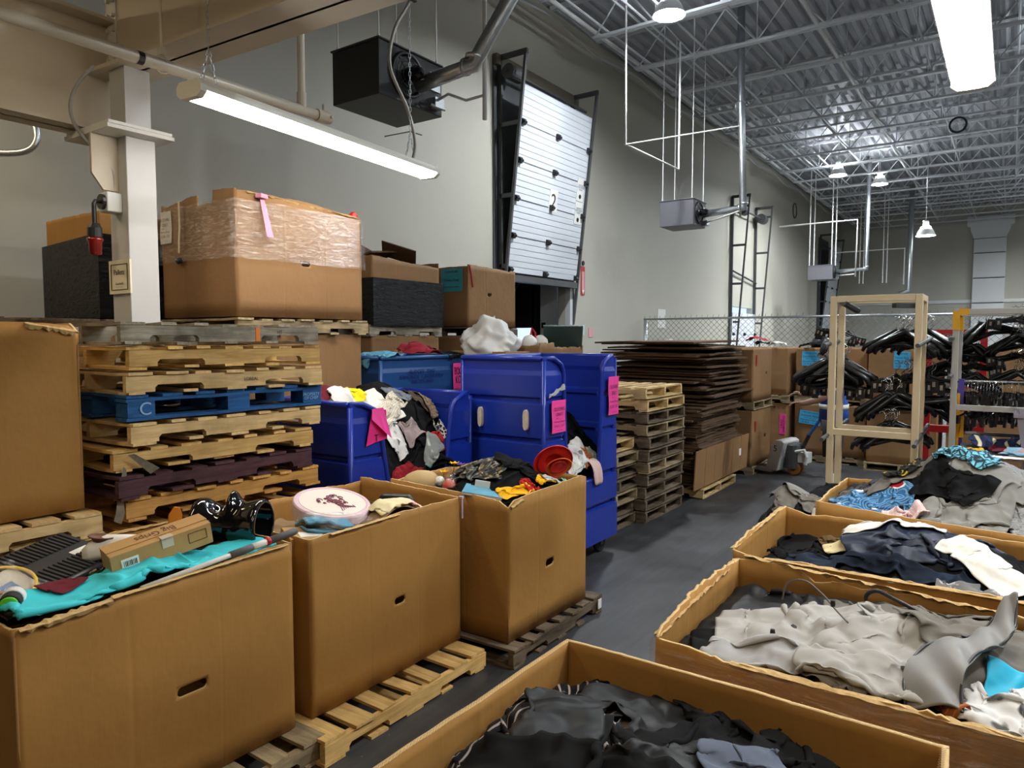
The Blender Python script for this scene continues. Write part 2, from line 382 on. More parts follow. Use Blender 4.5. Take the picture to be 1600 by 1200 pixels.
# bar joists across the hall, bridging and conduits along it
def joist_meshes():
    x0, x1 = -7.6, 12.0
    b1 = bmesh.new()
    for dy in (-.035, .035): box(b1, ((x0+x1)/2, dy, 8.49), (x1-x0, .05, .06))
    b2 = bmesh.new()
    for dy in (-.035, .035): box(b2, ((x0+.95+x1)/2, dy, 7.7), (x1-x0-.95, .055, .045))
    b3 = bmesh.new(); x = x0+.95
    tube(b3, [(x0+.15, 0, 8.46), (x, 0, 7.7)], .016, 5)
    while x < x1-1.2:
        tube(b3, [(x, 0, 7.7), (x+.62, 0, 8.46)], .016, 5); tube(b3, [(x+.62, 0, 8.46), (x+1.24, 0, 7.7)], .016, 5)
        tube(b3, [(x+1.24, 0, 7.7), (x+1.24, 0, 8.46)], .011, 5); x += 1.24
    return mesh('top_chord', b1, joist_m), mesh('bottom_chord', b2, joist_m), mesh('web_bars', b3, joist_m)
j1, j2, j3 = joist_meshes()
y = 4.63
while y < YB-.5:
    q = put('roof_joist', j1, ceil, (0, y, 0)); put('bottom_chord', j2, q); put('web_bars', j3, q); y += 1.88
bm0 = bmesh.new(); tube(bm0, [(0, 2.7, 0), (0, YB-.1, 0)], .022, 6); brm = mesh('bridging_bar', bm0, joist_m)
for x, z in ((-6.35, 7.76), (-6.05, 8.1), (-5.6, 7.78), (-5.15, 7.76), (-4.6, 8.3), (-1.6, 7.76), (-.1, 8.4), (1.5, 7.76), (4.5, 7.76), (7.5, 7.76)):
    put('bridging_bar', brm, ceil, (x, 0, z))
bm0 = bmesh.new(); tube(bm0, [(0, 2.7, 0), (0, YB-.1, 0)], .04, 8); spm = mesh('sprinkler_line', bm0, cream_w)
put('sprinkler_line', spm, ceil, (-6.75, 0, 7.92)); put('sprinkler_line', spm, ceil, (-3.2, 0, 7.95)); put('sprinkler_line', spm, ceil, (2.5, 0, 7.95))
# wire runs drooping along the wall head
for k in range(4):
    bm = bmesh.new(); pts = [(-7.35+.06*k, 4+3.76*i/2, 8.15-.18*(i % 2)-.05*k) for i in range(18)]; tube(bm, pts, .006, 4); obj('drooping_wire', bm, joist_m, ceil)
# ------------------------------------------------------------------ dock doors
door_w = M('door_white', (.66, .69, .74), .4, var=.03, scale=1.2)
def section_mesh(w, h):
    pr = [(0, 0)]; n = 6
    for k in range(n):
        a = h*k/n; b = h*(k+1)/n
        pr += [(.028, a+.008), (.028, b-.016), (.018, b-.010), (.018, b-.004)]
    pr += [(.028, h-.004), (0, h)]
    bm = bmesh.new(); prism(bm, pr, 1, 0, w); return mesh('door_section', bm, door_w)
def hinge_mesh():
    bm = bmesh.new(); box(bm, (.03, 0, 0), (.05, .11, .10)); tube(bm, [(.06, -.05, 0), (.06, .05, 0)], .03, 8); return mesh('hinge', bm, black)
hinge = hinge_mesh()
def dock_door(n, y0, y1, zb, zt, xb, xt, nsec, track_out, ladder_top):
    root = thing('door_%d' % n, None, None, (0, 0, 0)); tag(root, kind='structure')
    w = y1-y0; ang = math.atan2(xt-xb, zt-zb); H = math.hypot(xt-xb, zt-zb)/nsec
    sm = section_mesh(w, H-.006)
    for k in range(nsec):
        f = k/nsec; sec = put('door_section', sm, root, (xb+(xt-xb)*f, y0, zb+(zt-zb)*f), (0, ang, 0))
        for hy in (.04, w*.5, w-.04): put('hinge', hinge, sec, (.02, hy, 0 if k else .05))
    for s, yy in ((-1, y0-.06), (1, y1+.06)):       # ladder-like tracks, one rail on the wall and one leaning out
        bm = bmesh.new(); xo = XL+.06
        box(bm, (xo, yy, ladder_top/2), (.09, .05, ladder_top))
        tube(bm, [(xo+.03, yy, zb-.9), (XL+track_out, yy, ladder_top)], .035, 4)
        z = zb+.1
        while z < ladder_top-.2:
            xr = xo+.03+(XL+track_out-xo-.03)*max(0, (z-zb+.9)/(ladder_top-zb+.9)); box(bm, ((xo+xr)/2, yy, z), (xr-xo, .05, .07)); z += 1.25
        box(bm, ((xo+XL+track_out)/2, yy, ladder_top), (track_out, .05, .09))
        obj('track', bm, steel_d, root)
    return root
d1 = dock_door(1, 10.56, 13.02, 3.27, 6.55, -7.55, -7.18, 5, .62, 7.05)
bm = bmesh.new(); box(bm, (XL+.012, 11.6, 5.1), (.02, 2.5, 3.9)); box(bm, (XL+.05, 11.75, 3.2), (.1, 2.6, .16)); box(bm, (XL+.2, 11.78, 3.17), (.06, 2.44, .12))  # flat dark sheet behind the raised door, plus header bars
obj('header_backing', bm, steel_d, d1)
bm = bmesh.new(); box(bm, (XL+.05, 11.8, 7.0), (.1, 2.9, .18)); obj('dark_band', bm, M('dark_brown', (.16, .13, .09), .6), d1)  # dark brown band above the raised door
bm = bmesh.new(); tube(bm, [(XL+.3, 10.4, 6.75), (XL+.3, 10.75, 6.75)], .13, 16); tube(bm, [(XL+.3, 10.4, 6.75), (XL+.3, 13.2, 6.75)], .03, 10); obj('torsion_drum', bm, steel_d, d1)
for s, yy in ((-1, D1[0]-.08), (1, D1[1]+.08)):
    bm = bmesh.new(); box(bm, (XL+.03, yy, 1.6), (.12, .16, 3.2)); obj('jamb', bm, white_m if s > 0 else steel_d, d1)
sg = put('number_sign', mesh('number_sign', (lambda b: (box(b, (0, 0, 0), (.01, .30, .42)), b)[-1])(bmesh.new()), paper), d1, (-7.36, 11.86, 4.72), (0, .11, 0))
text('2', .27, ink, sg, (.008, 0, -.02), FX)
for k in range(2):
    sg = put('notice', mesh('notice', (lambda b: (box(b, (0, 0, 0), (.01, .26, .44)), b)[-1])(bmesh.new()), paper), d1, (-7.36+.05*k, 12.82, 4.62+.46*k), (0, .11, 0))
    bm = bmesh.new(); lathe(bm, [(0, 0), (.045, 0), (.045, .004), (0, .004)], 12); obj('dot', bm, ink, sg, (.006, 0, -.13), (0, R(90), 0))
    text('NOTICE\nKEEP DOOR\nCLEAR', .035, M('ink_blue', (.1, .14, .3), .6), sg, (.008, 0, .05), FX)
d2 = dock_door(2, 23.5, 26.0, .02, 2.95, -7.62, -7.62, 4, .62, 6.7)
bm = bmesh.new(); tube(bm, [(XL+.3, 23.4, 6.3), (XL+.3, 26.3, 6.3)], .03, 8)
for yy in (23.6, 25.8): tube(bm, [(XL+.3, yy, 6.3), (XL+.3, yy+.35, 6.3)], .17, 14)
obj('torsion_drum', bm, steel_d, d2)
bm = bmesh.new(); tube(bm, [(XL+.1, 23.5, 4.3), (XL+.1, 26.1, 4.05)], .03, 6); obj('cross_bar', bm, steel_d, d2)
d3 = dock_door(3, 36.6, 39.0, 2.5, 6.6, -7.55, -7.2, 6, .62, 7.0)
bm = bmesh.new(); box(bm, (XL+.012, 37.4, 4.6), (.02, 2.2, 4.6)); obj('header_backing', bm, steel_d, d3)
# dark dock enclosure behind the raised door, daylight through a gap in its far side
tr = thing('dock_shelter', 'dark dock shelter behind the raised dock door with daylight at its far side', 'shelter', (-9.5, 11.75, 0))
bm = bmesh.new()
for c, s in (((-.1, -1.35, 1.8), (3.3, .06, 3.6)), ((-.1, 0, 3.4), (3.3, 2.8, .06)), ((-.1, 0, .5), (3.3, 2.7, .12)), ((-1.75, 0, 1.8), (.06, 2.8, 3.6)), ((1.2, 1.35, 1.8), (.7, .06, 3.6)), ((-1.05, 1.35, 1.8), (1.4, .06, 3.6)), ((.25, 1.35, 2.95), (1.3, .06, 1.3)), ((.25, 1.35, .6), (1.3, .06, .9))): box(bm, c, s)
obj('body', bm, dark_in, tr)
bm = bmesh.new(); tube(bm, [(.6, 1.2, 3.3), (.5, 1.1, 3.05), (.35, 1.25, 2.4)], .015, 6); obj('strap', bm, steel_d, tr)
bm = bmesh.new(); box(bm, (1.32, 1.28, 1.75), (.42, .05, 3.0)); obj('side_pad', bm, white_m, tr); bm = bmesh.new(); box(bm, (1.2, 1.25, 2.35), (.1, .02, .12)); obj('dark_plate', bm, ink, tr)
# small things on the left wall
def flat(name, label, cat, loc, w, h, mat, th=.012):
    bm = bmesh.new(); box(bm, (0, 0, 0), (th, w, h)); return tag(obj(name, bm, mat, loc=loc), label, cat)
fs = flat('fire_sign', 'tall narrow red and white sign on the wall beside the dock door', 'sign', (XL+.01, 13.62, 3.32), .16, .62, red)
bm = bmesh.new(); box(bm, (0, 0, 0), (.006, .10, .40)); obj('white_band', bm, M('faded_red', (.70, .35, .36), .6), fs, (.008, 0, .0))
bm = bmesh.new(); prism(bm, [(-.05, -.05), (.05, -.05), (0, .05)], 0, 0, .006); obj('arrow', bm, paper, fs, (.008, 0, -.25), (R(180), 0, 0))
bm = bmesh.new(); lathe(bm, [(0, 0), (.05, 0), (.05, .02), (0, .02)], 12); obj('badge', bm, ink, fs, (.0, 0, .38), (0, R(90), 0))
flat('wall_notice', 'small pale notice low on the wall above the flattened cartons', 'notice', (XL+.01, 13.45, 2.25), .5, .22, M('pale_notice', (.55, .65, .66), .6))
flat('safety_sticker', 'little red and white safety sticker beside the pale wall notice', 'sticker', (XL+.01, 14.0, 2.2), .2, .2, M('faded_red', (.70, .35, .36), .6))
flat('white_placard', 'white placard on the wall just past the fence end post', 'notice', (XL+.01, 17.9, 2.6), .5, .5, paper)
bm = bmesh.new(); tube(bm, [(0, .3*math.cos(a), .3*math.sin(a)) for a in [2*PI*k/20 for k in range(21)]], .02, 6); bm2 = bm
tag(obj('cable_coil', bm, black, loc=(XL+.04, 31.6, 7.45), smooth=True), 'black ring of coiled cable hung high on the wall', 'cable')
for k, (yy, lab) in enumerate(((18.5, 'first'), (19.7, 'second'), (21.0, 'third'), (22.3, 'last'))):
    flat('taped_sheet', lab + ' of four white sheets taped on the wall from the fence post', 'paper', (XL+.01, yy, 1.75-.05*k), .5, .62, paper)
# ------------------------------------------------------------------ steel frame of the low bay
cl = thing('steel_column', 'white painted steel column with a Pallets sign behind the pallet stack', 'column', (-4.97, 2.55, 0))
bm = bmesh.new(); box(bm, (0, 0, 1.7), (.24, .20, 3.4)); obj('shaft', bm, M('column_paint', (.52, .52, .52), .45, var=.04), cl, bevel=.006)
bm = bmesh.new(); box(bm, (0, 0, 3.66), (.20, .17, .48)); obj('upper_shaft', bm, MATS['column_paint'], cl)
bm = bmesh.new(); box(bm, (-.06, -.05, 3.41), (.60, .44, .025)); box(bm, (-.06, -.05, 3.437), (.58, .42, .02)); obj('cap_plate', bm, cream_w, cl)
bm = bmesh.new(); prism(bm, [(-.10, 3.40), (-.27, 3.40), (-.27, 3.14), (-.20, 3.04), (-.10, 3.04)], 0, -.012, .012); obj('bracket', bm, cream, cl)
bm = bmesh.new(); box(bm, (0, -.17, 2.96), (.11, .1, .13)); obj('junction_box', bm, white_m, cl, (0, .02, 0), bevel=.008)
bm = bmesh.new(); lathe(bm, [(0, .02), (.05, .02), (.05, 0), (0, 0)], 14, Matrix.Translation((0, -.2, 2.96)) @ Matrix.Rotation(R(90), 4, 'X')); tube(bm, [(0, -.2, 2.96), (0, -.25, 2.96), (0, -.26, 2.94), (0, -.26, 2.8)], .014, 8)
obj('lamp_pipe', bm, black, cl)
rl = thing('warning_lamp', 'red glass warning lamp on a black pipe bracket at the column', 'lamp', (-4.97, 2.29, 2.66))
bm = bmesh.new(); lathe(bm, [(0, .15), (.03, .15), (.045, .12), (.045, .06), (0, .06)], 14); obj('socket', bm, black, rl, smooth=False)
bm = bmesh.new(); lathe(bm, [(.04, .06), (.05, .05), (.05, .04), (.042, .03), (.038, -.05), (.0, -.06)], 14); obj('globe', bm, M('red_glass', (.22, .004, .006), .12, coat=.5), rl, smooth=True)
sg = thing('pallets_sign', 'framed cream sign reading Pallets on the steel column', 'sign', (-4.97+.02, 2.435, 2.47))
bm = bmesh.new(); box(bm, (0, 0, 0), (.28, .012, .225)); obj('board', bm, M('sign_cream', (.78, .72, .55), .6, var=.03), sg)
bm = bmesh.new()
for c, s in (((0, -.008, .085), (.216, .004, .003)), ((0, -.008, -.085), (.216, .004, .003)), ((-.108, -.008, 0), (.004, .004, .17)), ((.108, -.008, 0), (.004, .004, .17))): box(bm, c, s)
obj('border', bm, ink, sg)
text('Pallets', .035, ink, sg, (0, -.009, .03), FY, width=.14); text('Goodwill', .016, ink, sg, (0, -.009, -.045), FY, width=.10); text('donate  stuff  create  jobs', .005, ink, sg, (0, -.009, -.068), FY, width=.09)
# girders: I-sections with web and flanges
def girder(name, label, loc, rot, Ln, h, fw):
    g = thing(name, label, 'beam', loc, rot)
    bm = bmesh.new(); box(bm, (Ln/2, 0, h/2), (Ln, .02, h)); obj('web', bm, cream, g)
    for z, nm in ((.012, 'bottom_flange'), (h-.012, 'top_flange')):
        bm = bmesh.new(); box(bm, (Ln/2, 0, z), (Ln, fw, .024)); obj(nm, bm, cream, g)
    return g
g1 = girder('long_girder', 'cream painted steel girder running towards the viewer over the column', (-5.27, -7.9, 3.47), R(90), 10.45, .78, .26)
g2 = girder('cross_girder', 'deep cream painted steel girder crossing above the hanging strip light', (-5.26, 2.56, 3.86), R(3.5), 12.0, .62, .34)
bm = bmesh.new()
for k in range(5):
    for dx in (-.03, .03): lathe(bm, [(0, 0), (.014, 0), (.014, .02), (0, .02)], 8, Matrix.Translation((.08+dx, -.02, .12+.1*k)) @ Matrix.Rotation(R(90), 4, 'X'))
box(bm, (.08, -.012, .32), (.10, .012, .5)); obj('bolt_plate', bm, M('bolt_paint', (.62, .60, .55), .5), g2)
bm = bmesh.new(); box(bm, (-1.7, -2.75, 4.62), (12, 10.5, .12)); dk = struct('ceiling_low', bm, M('low_deck', (.42, .35, .25), .6, var=.05))
for k in range(5):
    bm = bmesh.new(); x = -4.2+1.2*k; box(bm, (x, -2.7, 4.52), (.09, 10.3, .1)); obj('deck_rib', bm, cream, dk)
# sprinkler pipe under the girders
sp = thing('sprinkler_pipe', 'cream sprinkler pipe hung in front of the girders, capped at its end', 'pipe', (-4.2, -1, 3.68))
bm = bmesh.new(); tube(bm, [(0, -5, 0), (0, 4.52, 0)], .036, 16); obj('pipe', bm, cream, sp, smooth=True)
bm = bmesh.new(); tube(bm, [(0, 4.5, 0), (0, 4.6, 0)], .045, 16); tube(bm, [(0, 4.6, 0), (0, 4.63, 0)], .036, 12); tube(bm, [(0, 4.57, .03), (0, 4.57, .09)], .012, 8); tube(bm, [(.03, 4.6, 0), (.06, 4.6, 0)], .012, 8); obj('end_cap', bm, cream, sp)
bm = bmesh.new(); tube(bm, [(0, 4.37, .03), (0, 4.37, 4.7)], .026, 12); tube(bm, [(0, 4.37, .0), (0, 4.37, .12)], .034, 12); obj('riser', bm, cream, sp)
bm = bmesh.new(); tube(bm, [(0, 3.35, .09), (0, 3.35, .95)], .01, 6); tube(bm, [(0, 3.35+.05*math.sin(a), .05*math.cos(a)+.0) for a in [2*PI*k/14 for k in range(15)]], .006, 5)
box(bm, (0, 3.35, .08), (.03, .03, .05)); obj('hanger', bm, cream, sp)
bm = bmesh.new(); tube(bm, [(0, 3.20, 0), (0, 3.235, 0)], .0375, 16); obj('black_band', bm, black, sp)
tag(obj('grey_conduit', (lambda b: (tube(b, crv([(-7.55, 1.2, 3.62), (-7.2, 2.2, 3.62), (-6.98, 2.60, 3.63), (-6.88, 2.72, 3.74), (-6.95, 2.7, 3.95), (-7.3, 2.6, 4.1)]), .03, 8), b)[-1])(bmesh.new()), steel, smooth=True), 'bent grey conduit under the girder by the far wall corner', 'conduit')
tag(obj('loose_cable', (lambda b: (tube(b, [(-4.2, 2.46, 4.42), (-4.05, 2.42, 4.36), (-3.85, 2.4, 4.33), (-3.65, 2.42, 4.36), (-3.58, 2.46, 4.38)], .01, 6), box(b, (-3.6, 2.5, 4.33), (.05, .05, .06)), tube(b, [(-3.6, 2.46, 4.38), (-3.72, 2.44, 4.58)], .006, 5), b)[-1])(bmesh.new()), black, smooth=True), 'black cable drooping across the web of the cross girder', 'cable')
bm = bmesh.new(); tube(bm, crv([(-5.01, 2.34, 3.85), (-5.06, 2.26, 3.72), (-5.08, 2.22, 3.6), (-5.06, 2.22, 3.48), (-5.0, 2.26, 3.36), (-4.97, 2.40, 3.2), (-4.97, 2.42, 3.02)]), .012, 6)
tag(obj('column_cable', bm, M('grey_cable', (.30, .29, .28), .5), smooth=True), 'grey cable looping down the steel column to its junction box', 'cable')
# ------------------------------------------------------------------ lamps
strip_em = M_emit('strip_diffuser', STRIP, STRIP_E); bay_em = M_emit('bay_glow', BAY, BAY_E); warm_em = M_emit('warm_diffuser', WARM, WARM_E)
lamp_m = M('lamp_housing', (.75, .74, .66), .4, var=.03)
def chain(bm, p, q, link=.035):
    p, q = Vector(p), Vector(q); n = max(2, int((q-p).length/link)); d = (q-p)/n; u = d.orthogonal().normalized()*.008; v = d.cross(u).normalized()*.008
    for k in range(n):
        w = u if k % 2 else v; a = p+d*(k-.15); b = p+d*(k+1.15)
        tube(bm, [a, a+w+d*.25, b+w-d*.25, b, b-w-d*.25, a-w+d*.25, a], .0028, 4, cap=False)
def strip_light(label, loc, rot, Ln, em, chains, group=None, top=4.4, tilt=0.):
    g = thing('strip_light', label, 'light', loc, group=group, rot=(tilt, 0, rot))
    pr = [(-.10, .055), (-.075, .085), (.075, .085), (.10, .055), (.10, .03), (-.10, .03)]
    bm = bmesh.new(); prism(bm, pr, 1, 0, Ln); obj('housing', bm, lamp_m, g)
    bm = bmesh.new(); prism(bm, [(-.095, .03), (.095, .03), (.08, .005), (.04, -.008), (-.04, -.008), (-.08, .005)], 1, .02, Ln-.02); obj('diffuser', bm, em, g)
    for a, b in ((-.02, .022), (Ln-.022, Ln+.02)):
        bm = bmesh.new(); prism(bm, [(-.103, .058), (-.078, .088), (.078, .088), (.103, .058), (.103, .02), (.07, -.008), (-.07, -.008), (-.103, .02)], 1, a, b); obj('end_cap', bm, lamp_m, g)
    if chains:
        for yy, tz in ((.12, min(top, 4.5)), (Ln-.25, top)):
            bm = bmesh.new(); chain(bm, (0, yy-.06, .085), (0, yy, .30)); chain(bm, (0, yy+.06, .085), (0, yy, .30)); chain(bm, (0, yy, .30), (0, yy, tz-loc[2])); obj('chain', bm, steel, g)
    return g
f1 = strip_light('lit strip light on chains in front of the cross girder', (-3.83, 2.31, 3.41), R(6.2), 2.28, strip_em, True, top=8.4)
bm = bmesh.new(); tube(bm, crv([(0, 2.06, .085), (.01, 2.08, .25), (-.02, 2.02, .5), (-.08, 1.88, .8), (-.06, 1.92, 1.1), (.0, 2.04, 1.35), (.03, 2.08, 1.6), (.01, 2.02, 2.2), (0, 2.0, 3.2), (0, 2.0, 4.9)]), .014, 8); obj('flex_conduit', bm, M('flex_grey', (.36, .34, .31), .45, .5), f1, smooth=True)
bm = bmesh.new(); tube(bm, [(.02, 2.16, .32), (0, 2.03, .32), (-.16, 1.9, .27)], .005, 4); obj('cable_tie', bm, black, f1); bm = bmesh.new(); box(bm, (.03, 2.05, 1.35), (.03, .05, .012)); obj('cable_tie', bm, black, f1)
f2 = strip_light('lit strip light hanging above the boxes of clothing', (-.225, 2.31, 3.42), 0, 2.40, strip_em, False)
bm = bmesh.new()
for yy in (.42, 2.08): tube(bm, [(0, yy, .08), (0, yy, 5.0)], .004, 4)
obj('wire', bm, steel, f2)
strip_light('unseen strip light behind the viewer over the near boxes', (-.225, -1.9, 4.42), 0, 2.40, warm_em, False)  # unseen room lamps behind the viewer, added to light cartons and girder
strip_light('unseen strip light behind the viewer over the near carton row', (-4.0, -1.6, 4.42), 0, 2.40, warm_em, False)
strip_light('warm strip light under the low deck beside the long girder', (-6.5, -.3, 4.4), 0, 2.40, warm_em, False)
strip_light('unseen strip light behind the viewer beyond the near boxes', (3.2, -1.9, 4.42), 0, 2.40, warm_em, False)
strip_light('strip light over the aisle past the boxes of clothing', (3.2, 2.3, 3.42), 0, 2.40, strip_em, True, top=8.4)
def bay_lamp():
    g = thing('bay_lamp', 'lit bell shaped bay lamp', 'light', (0, 0, 0))
    bm = bmesh.new(); lathe(bm, [(.26, 0), (.255, .02), (.20, .15), (.13, .25), (.09, .27), (.085, .27), (.12, .245), (.19, .14), (.245, .02), (.26, 0)], 24); obj('shade', bm, M('bay_shade', (.72, .72, .70), .4, var=.02), g, smooth=True)
    bm = bmesh.new(); lathe(bm, [(0, .05), (.235, .05), (.235, .045), (0, .045)], 24); obj('lens', bm, bay_em, g)
    bm = bmesh.new(); lathe(bm, [(.09, .275), (.135, .262), (.13, .258), (.09, .268)], 20); obj('vent_glow', bm, M_emit('bay_vent', BAY, BAY_UP), g)
    bm = bmesh.new(); lathe(bm, [(0, .26), (.075, .26), (.085, .30), (.085, .42), (.06, .45), (0, .45)], 16); tube(bm, [(0, 0, .45), (0, 0, 1.26)], .012, 6); obj('ballast', bm, steel, g)
    return g
b0 = bay_lamp(); b0.location = (-4.75, 11.2, 7.3); b0['label'] = 'large bell bay lamp nearest the first dock door'
for loc, lab, grp in (((-4.76, 25.0, 7.3), 'bell bay lamp over the fence, right before the second dock door', None), ((-3.9, 27.5, 7.35), 'bell bay lamp glowing just beyond the one over the fence', None),
                 ((-2.2, 24.4, 5.1), 'low hung bell bay lamp above the tan hanger rack', None),
                 ((2.5, 11.2, 7.3), '', 1), ((9.5, 11.2, 7.3), '', 1), ((3.5, 25.0, 7.3), '', 1), ((10, 25, 7.3), '', 1), ((3.5, 36.5, 7.3), '', 1), ((3.0, 5.6, 7.3), '', 1), ((1.6, 33.0, 7.3), '', 1), ((1.4, 18.5, 7.3), '', 1)):  # last two bay lamps are unseen, added to brighten the back wall
    q_ = dup(b0, loc, (0, 0, 0), lab or 'unseen bell bay lamp beyond the aisle', 'bay lamps outside the view' if grp else None)
    if loc[2] < 6:
        bm = bmesh.new(); tube(bm, [(0, 0, 1.2), (0, 0, 8.6-loc[2])], .012, 6); obj('cord', bm, steel, q_)
# ------------------------------------------------------------------ unit heaters with their flues and gas pipes
def heater(label, c, W_, D_, H_, mat, flue, rods, gas):
    """c: corner of the -Y and +X faces, top; the fan is on the +X face"""
    g = thing('unit_heater', label, 'heater', (c[0], c[1], c[2]-H_))
    bm = bmesh.new(); box(bm, (-W_/2, D_/2, H_/2), (W_, D_, H_)); box(bm, (-W_/2, D_/2, H_+.01), (W_+.03, D_+.03, .02)); obj('housing', bm, mat, g, bevel=.008)
    fy, fz, fr = D_*.40, H_*.52, min(D_, H_)*.40
    bm = bmesh.new()
    tube(bm, [(.03, fy+fr*math.cos(a), fz+fr*math.sin(a)) for a in [2*PI*k/28 for k in range(29)]], .02, 6)
    for rr in (.8, .6, .42): tube(bm, [(.05, fy+rr*fr*math.cos(a), fz+rr*fr*math.sin(a)) for a in [2*PI*k/20 for k in range(21)]], .005, 4)
    for k in range(8):
        a = 2*PI*k/8; tube(bm, [(.05, fy, fz), (.04, fy+fr*math.cos(a), fz+fr*math.sin(a))], .005, 4)
    obj('fan_guard', bm, black, g, smooth=True)
    bm = bmesh.new(); tube(bm, [(.0, fy, fz), (.17, fy, fz)], fr*.33, 14); lathe(bm, [(0, 0), (fr*.28, 0), (fr*.2, .04), (0, .05)], 14, Matrix.Translation((.17, fy, fz)) @ Matrix.Rotation(R(90), 4, 'Y')); obj('motor', bm, black_g, g)
    bm = bmesh.new(); box(bm, (.012, D_*.86, H_*.62), (.02, .16, .18)); obj('rating_plate', bm, steel, g)
    bm = bmesh.new(); box(bm, (.05, D_*.84, H_*.18), (.1, .14, .1)); tube(bm, [(.08, D_*.7, H_*.1), (.08, D_*.95, H_*.1)], .015, 8); obj('gas_valve', bm, steel, g)
    fl = flue; bm = bmesh.new(); tube(bm, [Vector(q)-g.location for q in fl], .075, 16)
    for a in fl[1:-1]:
        q = Vector(a)-g.location; d = (Vector(fl[-1])-Vector(fl[-2])).normalized(); tube(bm, [q+d*.06, q+d*.09], .084, 16); tube(bm, [q-Vector((.1, 0, 0)), q-Vector((.07, 0, 0))], .084, 16)
    obj('flue_pipe', bm, steel, g, smooth=True)
    for (dx, dy) in ((-W_+.04, .04), (-.04, .04), (-W_+.04, D_-.04), (-.04, D_-.04)):
        bm = bmesh.new(); tube(bm, [(dx, dy, H_), (dx, dy, 8.3-c[2]+H_)], rods, 6); tube(bm, [(dx, dy, H_), (dx, dy, H_+.06)], .014, 6); obj('hanger_rod', bm, cream_w, g)
    for pts, rad in gas:
        bm = bmesh.new(); tube(bm, [Vector(q)-g.location for q in pts], rad, 8); obj('gas_pipe', bm, M('gas_pipe_paint', (.66, .66, .64), .45, var=.05), g, smooth=True)
    return g
char = M('heater_charcoal', (.028, .029, .032), .5, var=.1); greyp = M('heater_grey', (.13, .125, .14), .45, var=.1)
heater('charcoal unit heater hanging beside the raised dock door', (-5.06, 4.98, 4.93), .66, .92, .52, char,
       [(-4.98, 5.45, 4.6), (-4.30, 5.47, 4.66), (-3.92, 5.85, 5.62), (-3.7, 6.1, 8.5)], .006,
       [([(-4.35, 5.72, 8.4), (-4.35, 5.72, 4.22)], .022), ([(-4.98, 5.72, 4.52), (-4.8, 5.7, 4.55), (-4.6, 5.74, 4.46), (-4.35, 5.72, 4.46)], .014)])
heater('grey unit heater hanging over the fence end near the second dock door', (-5.24, 13.67, 4.82), .70, .70, .50, greyp,
       [(-5.16, 14.0, 4.55), (-4.35, 14.02, 4.60), (-4.50, 14.2, 6.6), (-4.55, 14.25, 8.5)], .010,
       [([(-5.72, 11.6, 8.2), (-5.70, 11.6, 5.48), (-4.25, 13.35, 5.98), (-4.25, 13.5, 4.35)], .02), ([(-5.70, 11.6, 5.48), (-5.28, 13.0, 5.26), (-5.28, 13.0, 7.6)], .02), ([(-5.2, 14.2, 4.4), (-4.8, 13.9, 4.42), (-4.25, 13.5, 4.46)], .016)])
heater('small dark unit heater hanging in front of the third dock door', (-5.50, 28.3, 4.78), .85, .8, .52, greyp,
       [(-5.4, 28.6, 4.55), (-4.4, 28.6, 4.6), (-4.4, 28.6, 8.5)], .02,
       [([(-7.2, 27.4, 6.2), (-4.65, 28.0, 6.3), (-4.7, 28.2, 4.3)], .03), ([(-5.4, 28.7, 4.4), (-4.7, 28.2, 4.4)], .025)])
fl2 = thing('flue_pipe', 'tall galvanized flue pipe beyond the tan rack', 'pipe', (-3.6, 34, 3.95))
bm = bmesh.new(); tube(bm, [(-.35, 0, 0), (0, 0, .12), (0, 0, 4.5)], .11, 12); obj('pipe', bm, steel, fl2, smooth=True)
bm = bmesh.new(); tube(bm, [(-3.0, 0, 1.9), (-.2, 0, 1.9), (-.2, 0, .4)], .03, 6)
for x in (-1.9, -1.75, -1.0, -.85): tube(bm, [(x, 0, .5), (x, 0, 4.5)], .02, 5)
obj('gas_pipe', bm, cream_w, fl2)
sd = thing('round_sensor', 'small dark round sensor hung under the roof joists', 'sensor', (-1.22, 20.0, 7.09))
bm = bmesh.new(); tube(bm, [(.17*math.cos(a), 0, .17*math.sin(a)) for a in [2*PI*k/20 for k in range(21)]], .025, 6); obj('ring', bm, black, sd); bm = bmesh.new(); tube(bm, [(0, 0, .17), (0, 0, 1.43)], .012, 5); obj('stem', bm, joist_m, sd)
# ------------------------------------------------------------------ pallets
def stringer_mesh(name, Ln, m):
    h, w, r, a, b = .089, .038, .02, Ln*.16, Ln*.38
    bm = bmesh.new(); pr = [(-Ln/2, 0)]
    for s in (-1, 1):
        x0, x1 = (-b, -a) if s < 0 else (a, b)
        pr += [(x0, 0), (x0, .022), (x0+.016, .038), (x1-.016, .038), (x1, .022), (x1, 0)]
    pr += [(Ln/2, 0), (Ln/2, h), (-Ln/2, h)]
    prism(bm, pr, 1, -w/2, w/2); return mesh(name, bm, m)
def board_mesh(name, Ln, w, th, m, seed=0):
    rnd = random.Random(seed); bm = bmesh.new(); n = 5; V = []
    for k in range(n+1):
        x = -Ln/2+Ln*k/n; dz = .004*rnd.uniform(-1, 1); e0 = rnd.uniform(-.004, .004); dx = rnd.uniform(-.006, .006) if k in (0, n) else 0
        V.append([bm.verts.new((x+dx*q, y+e0, z+dz)) for q, (y, z) in zip((1, .3, -.5, .6), ((-w/2, 0), (w/2, 0), (w/2, th), (-w/2, th)))])
    for a, b in zip(V, V[1:]):
        for k in range(4): bm.faces.new((a[k], b[k], b[(k+1) % 4], a[(k+1) % 4]))
    bm.faces.new(V[0]); bm.faces.new(V[-1][::-1]); return mesh(name, bm, m)
PM = {}
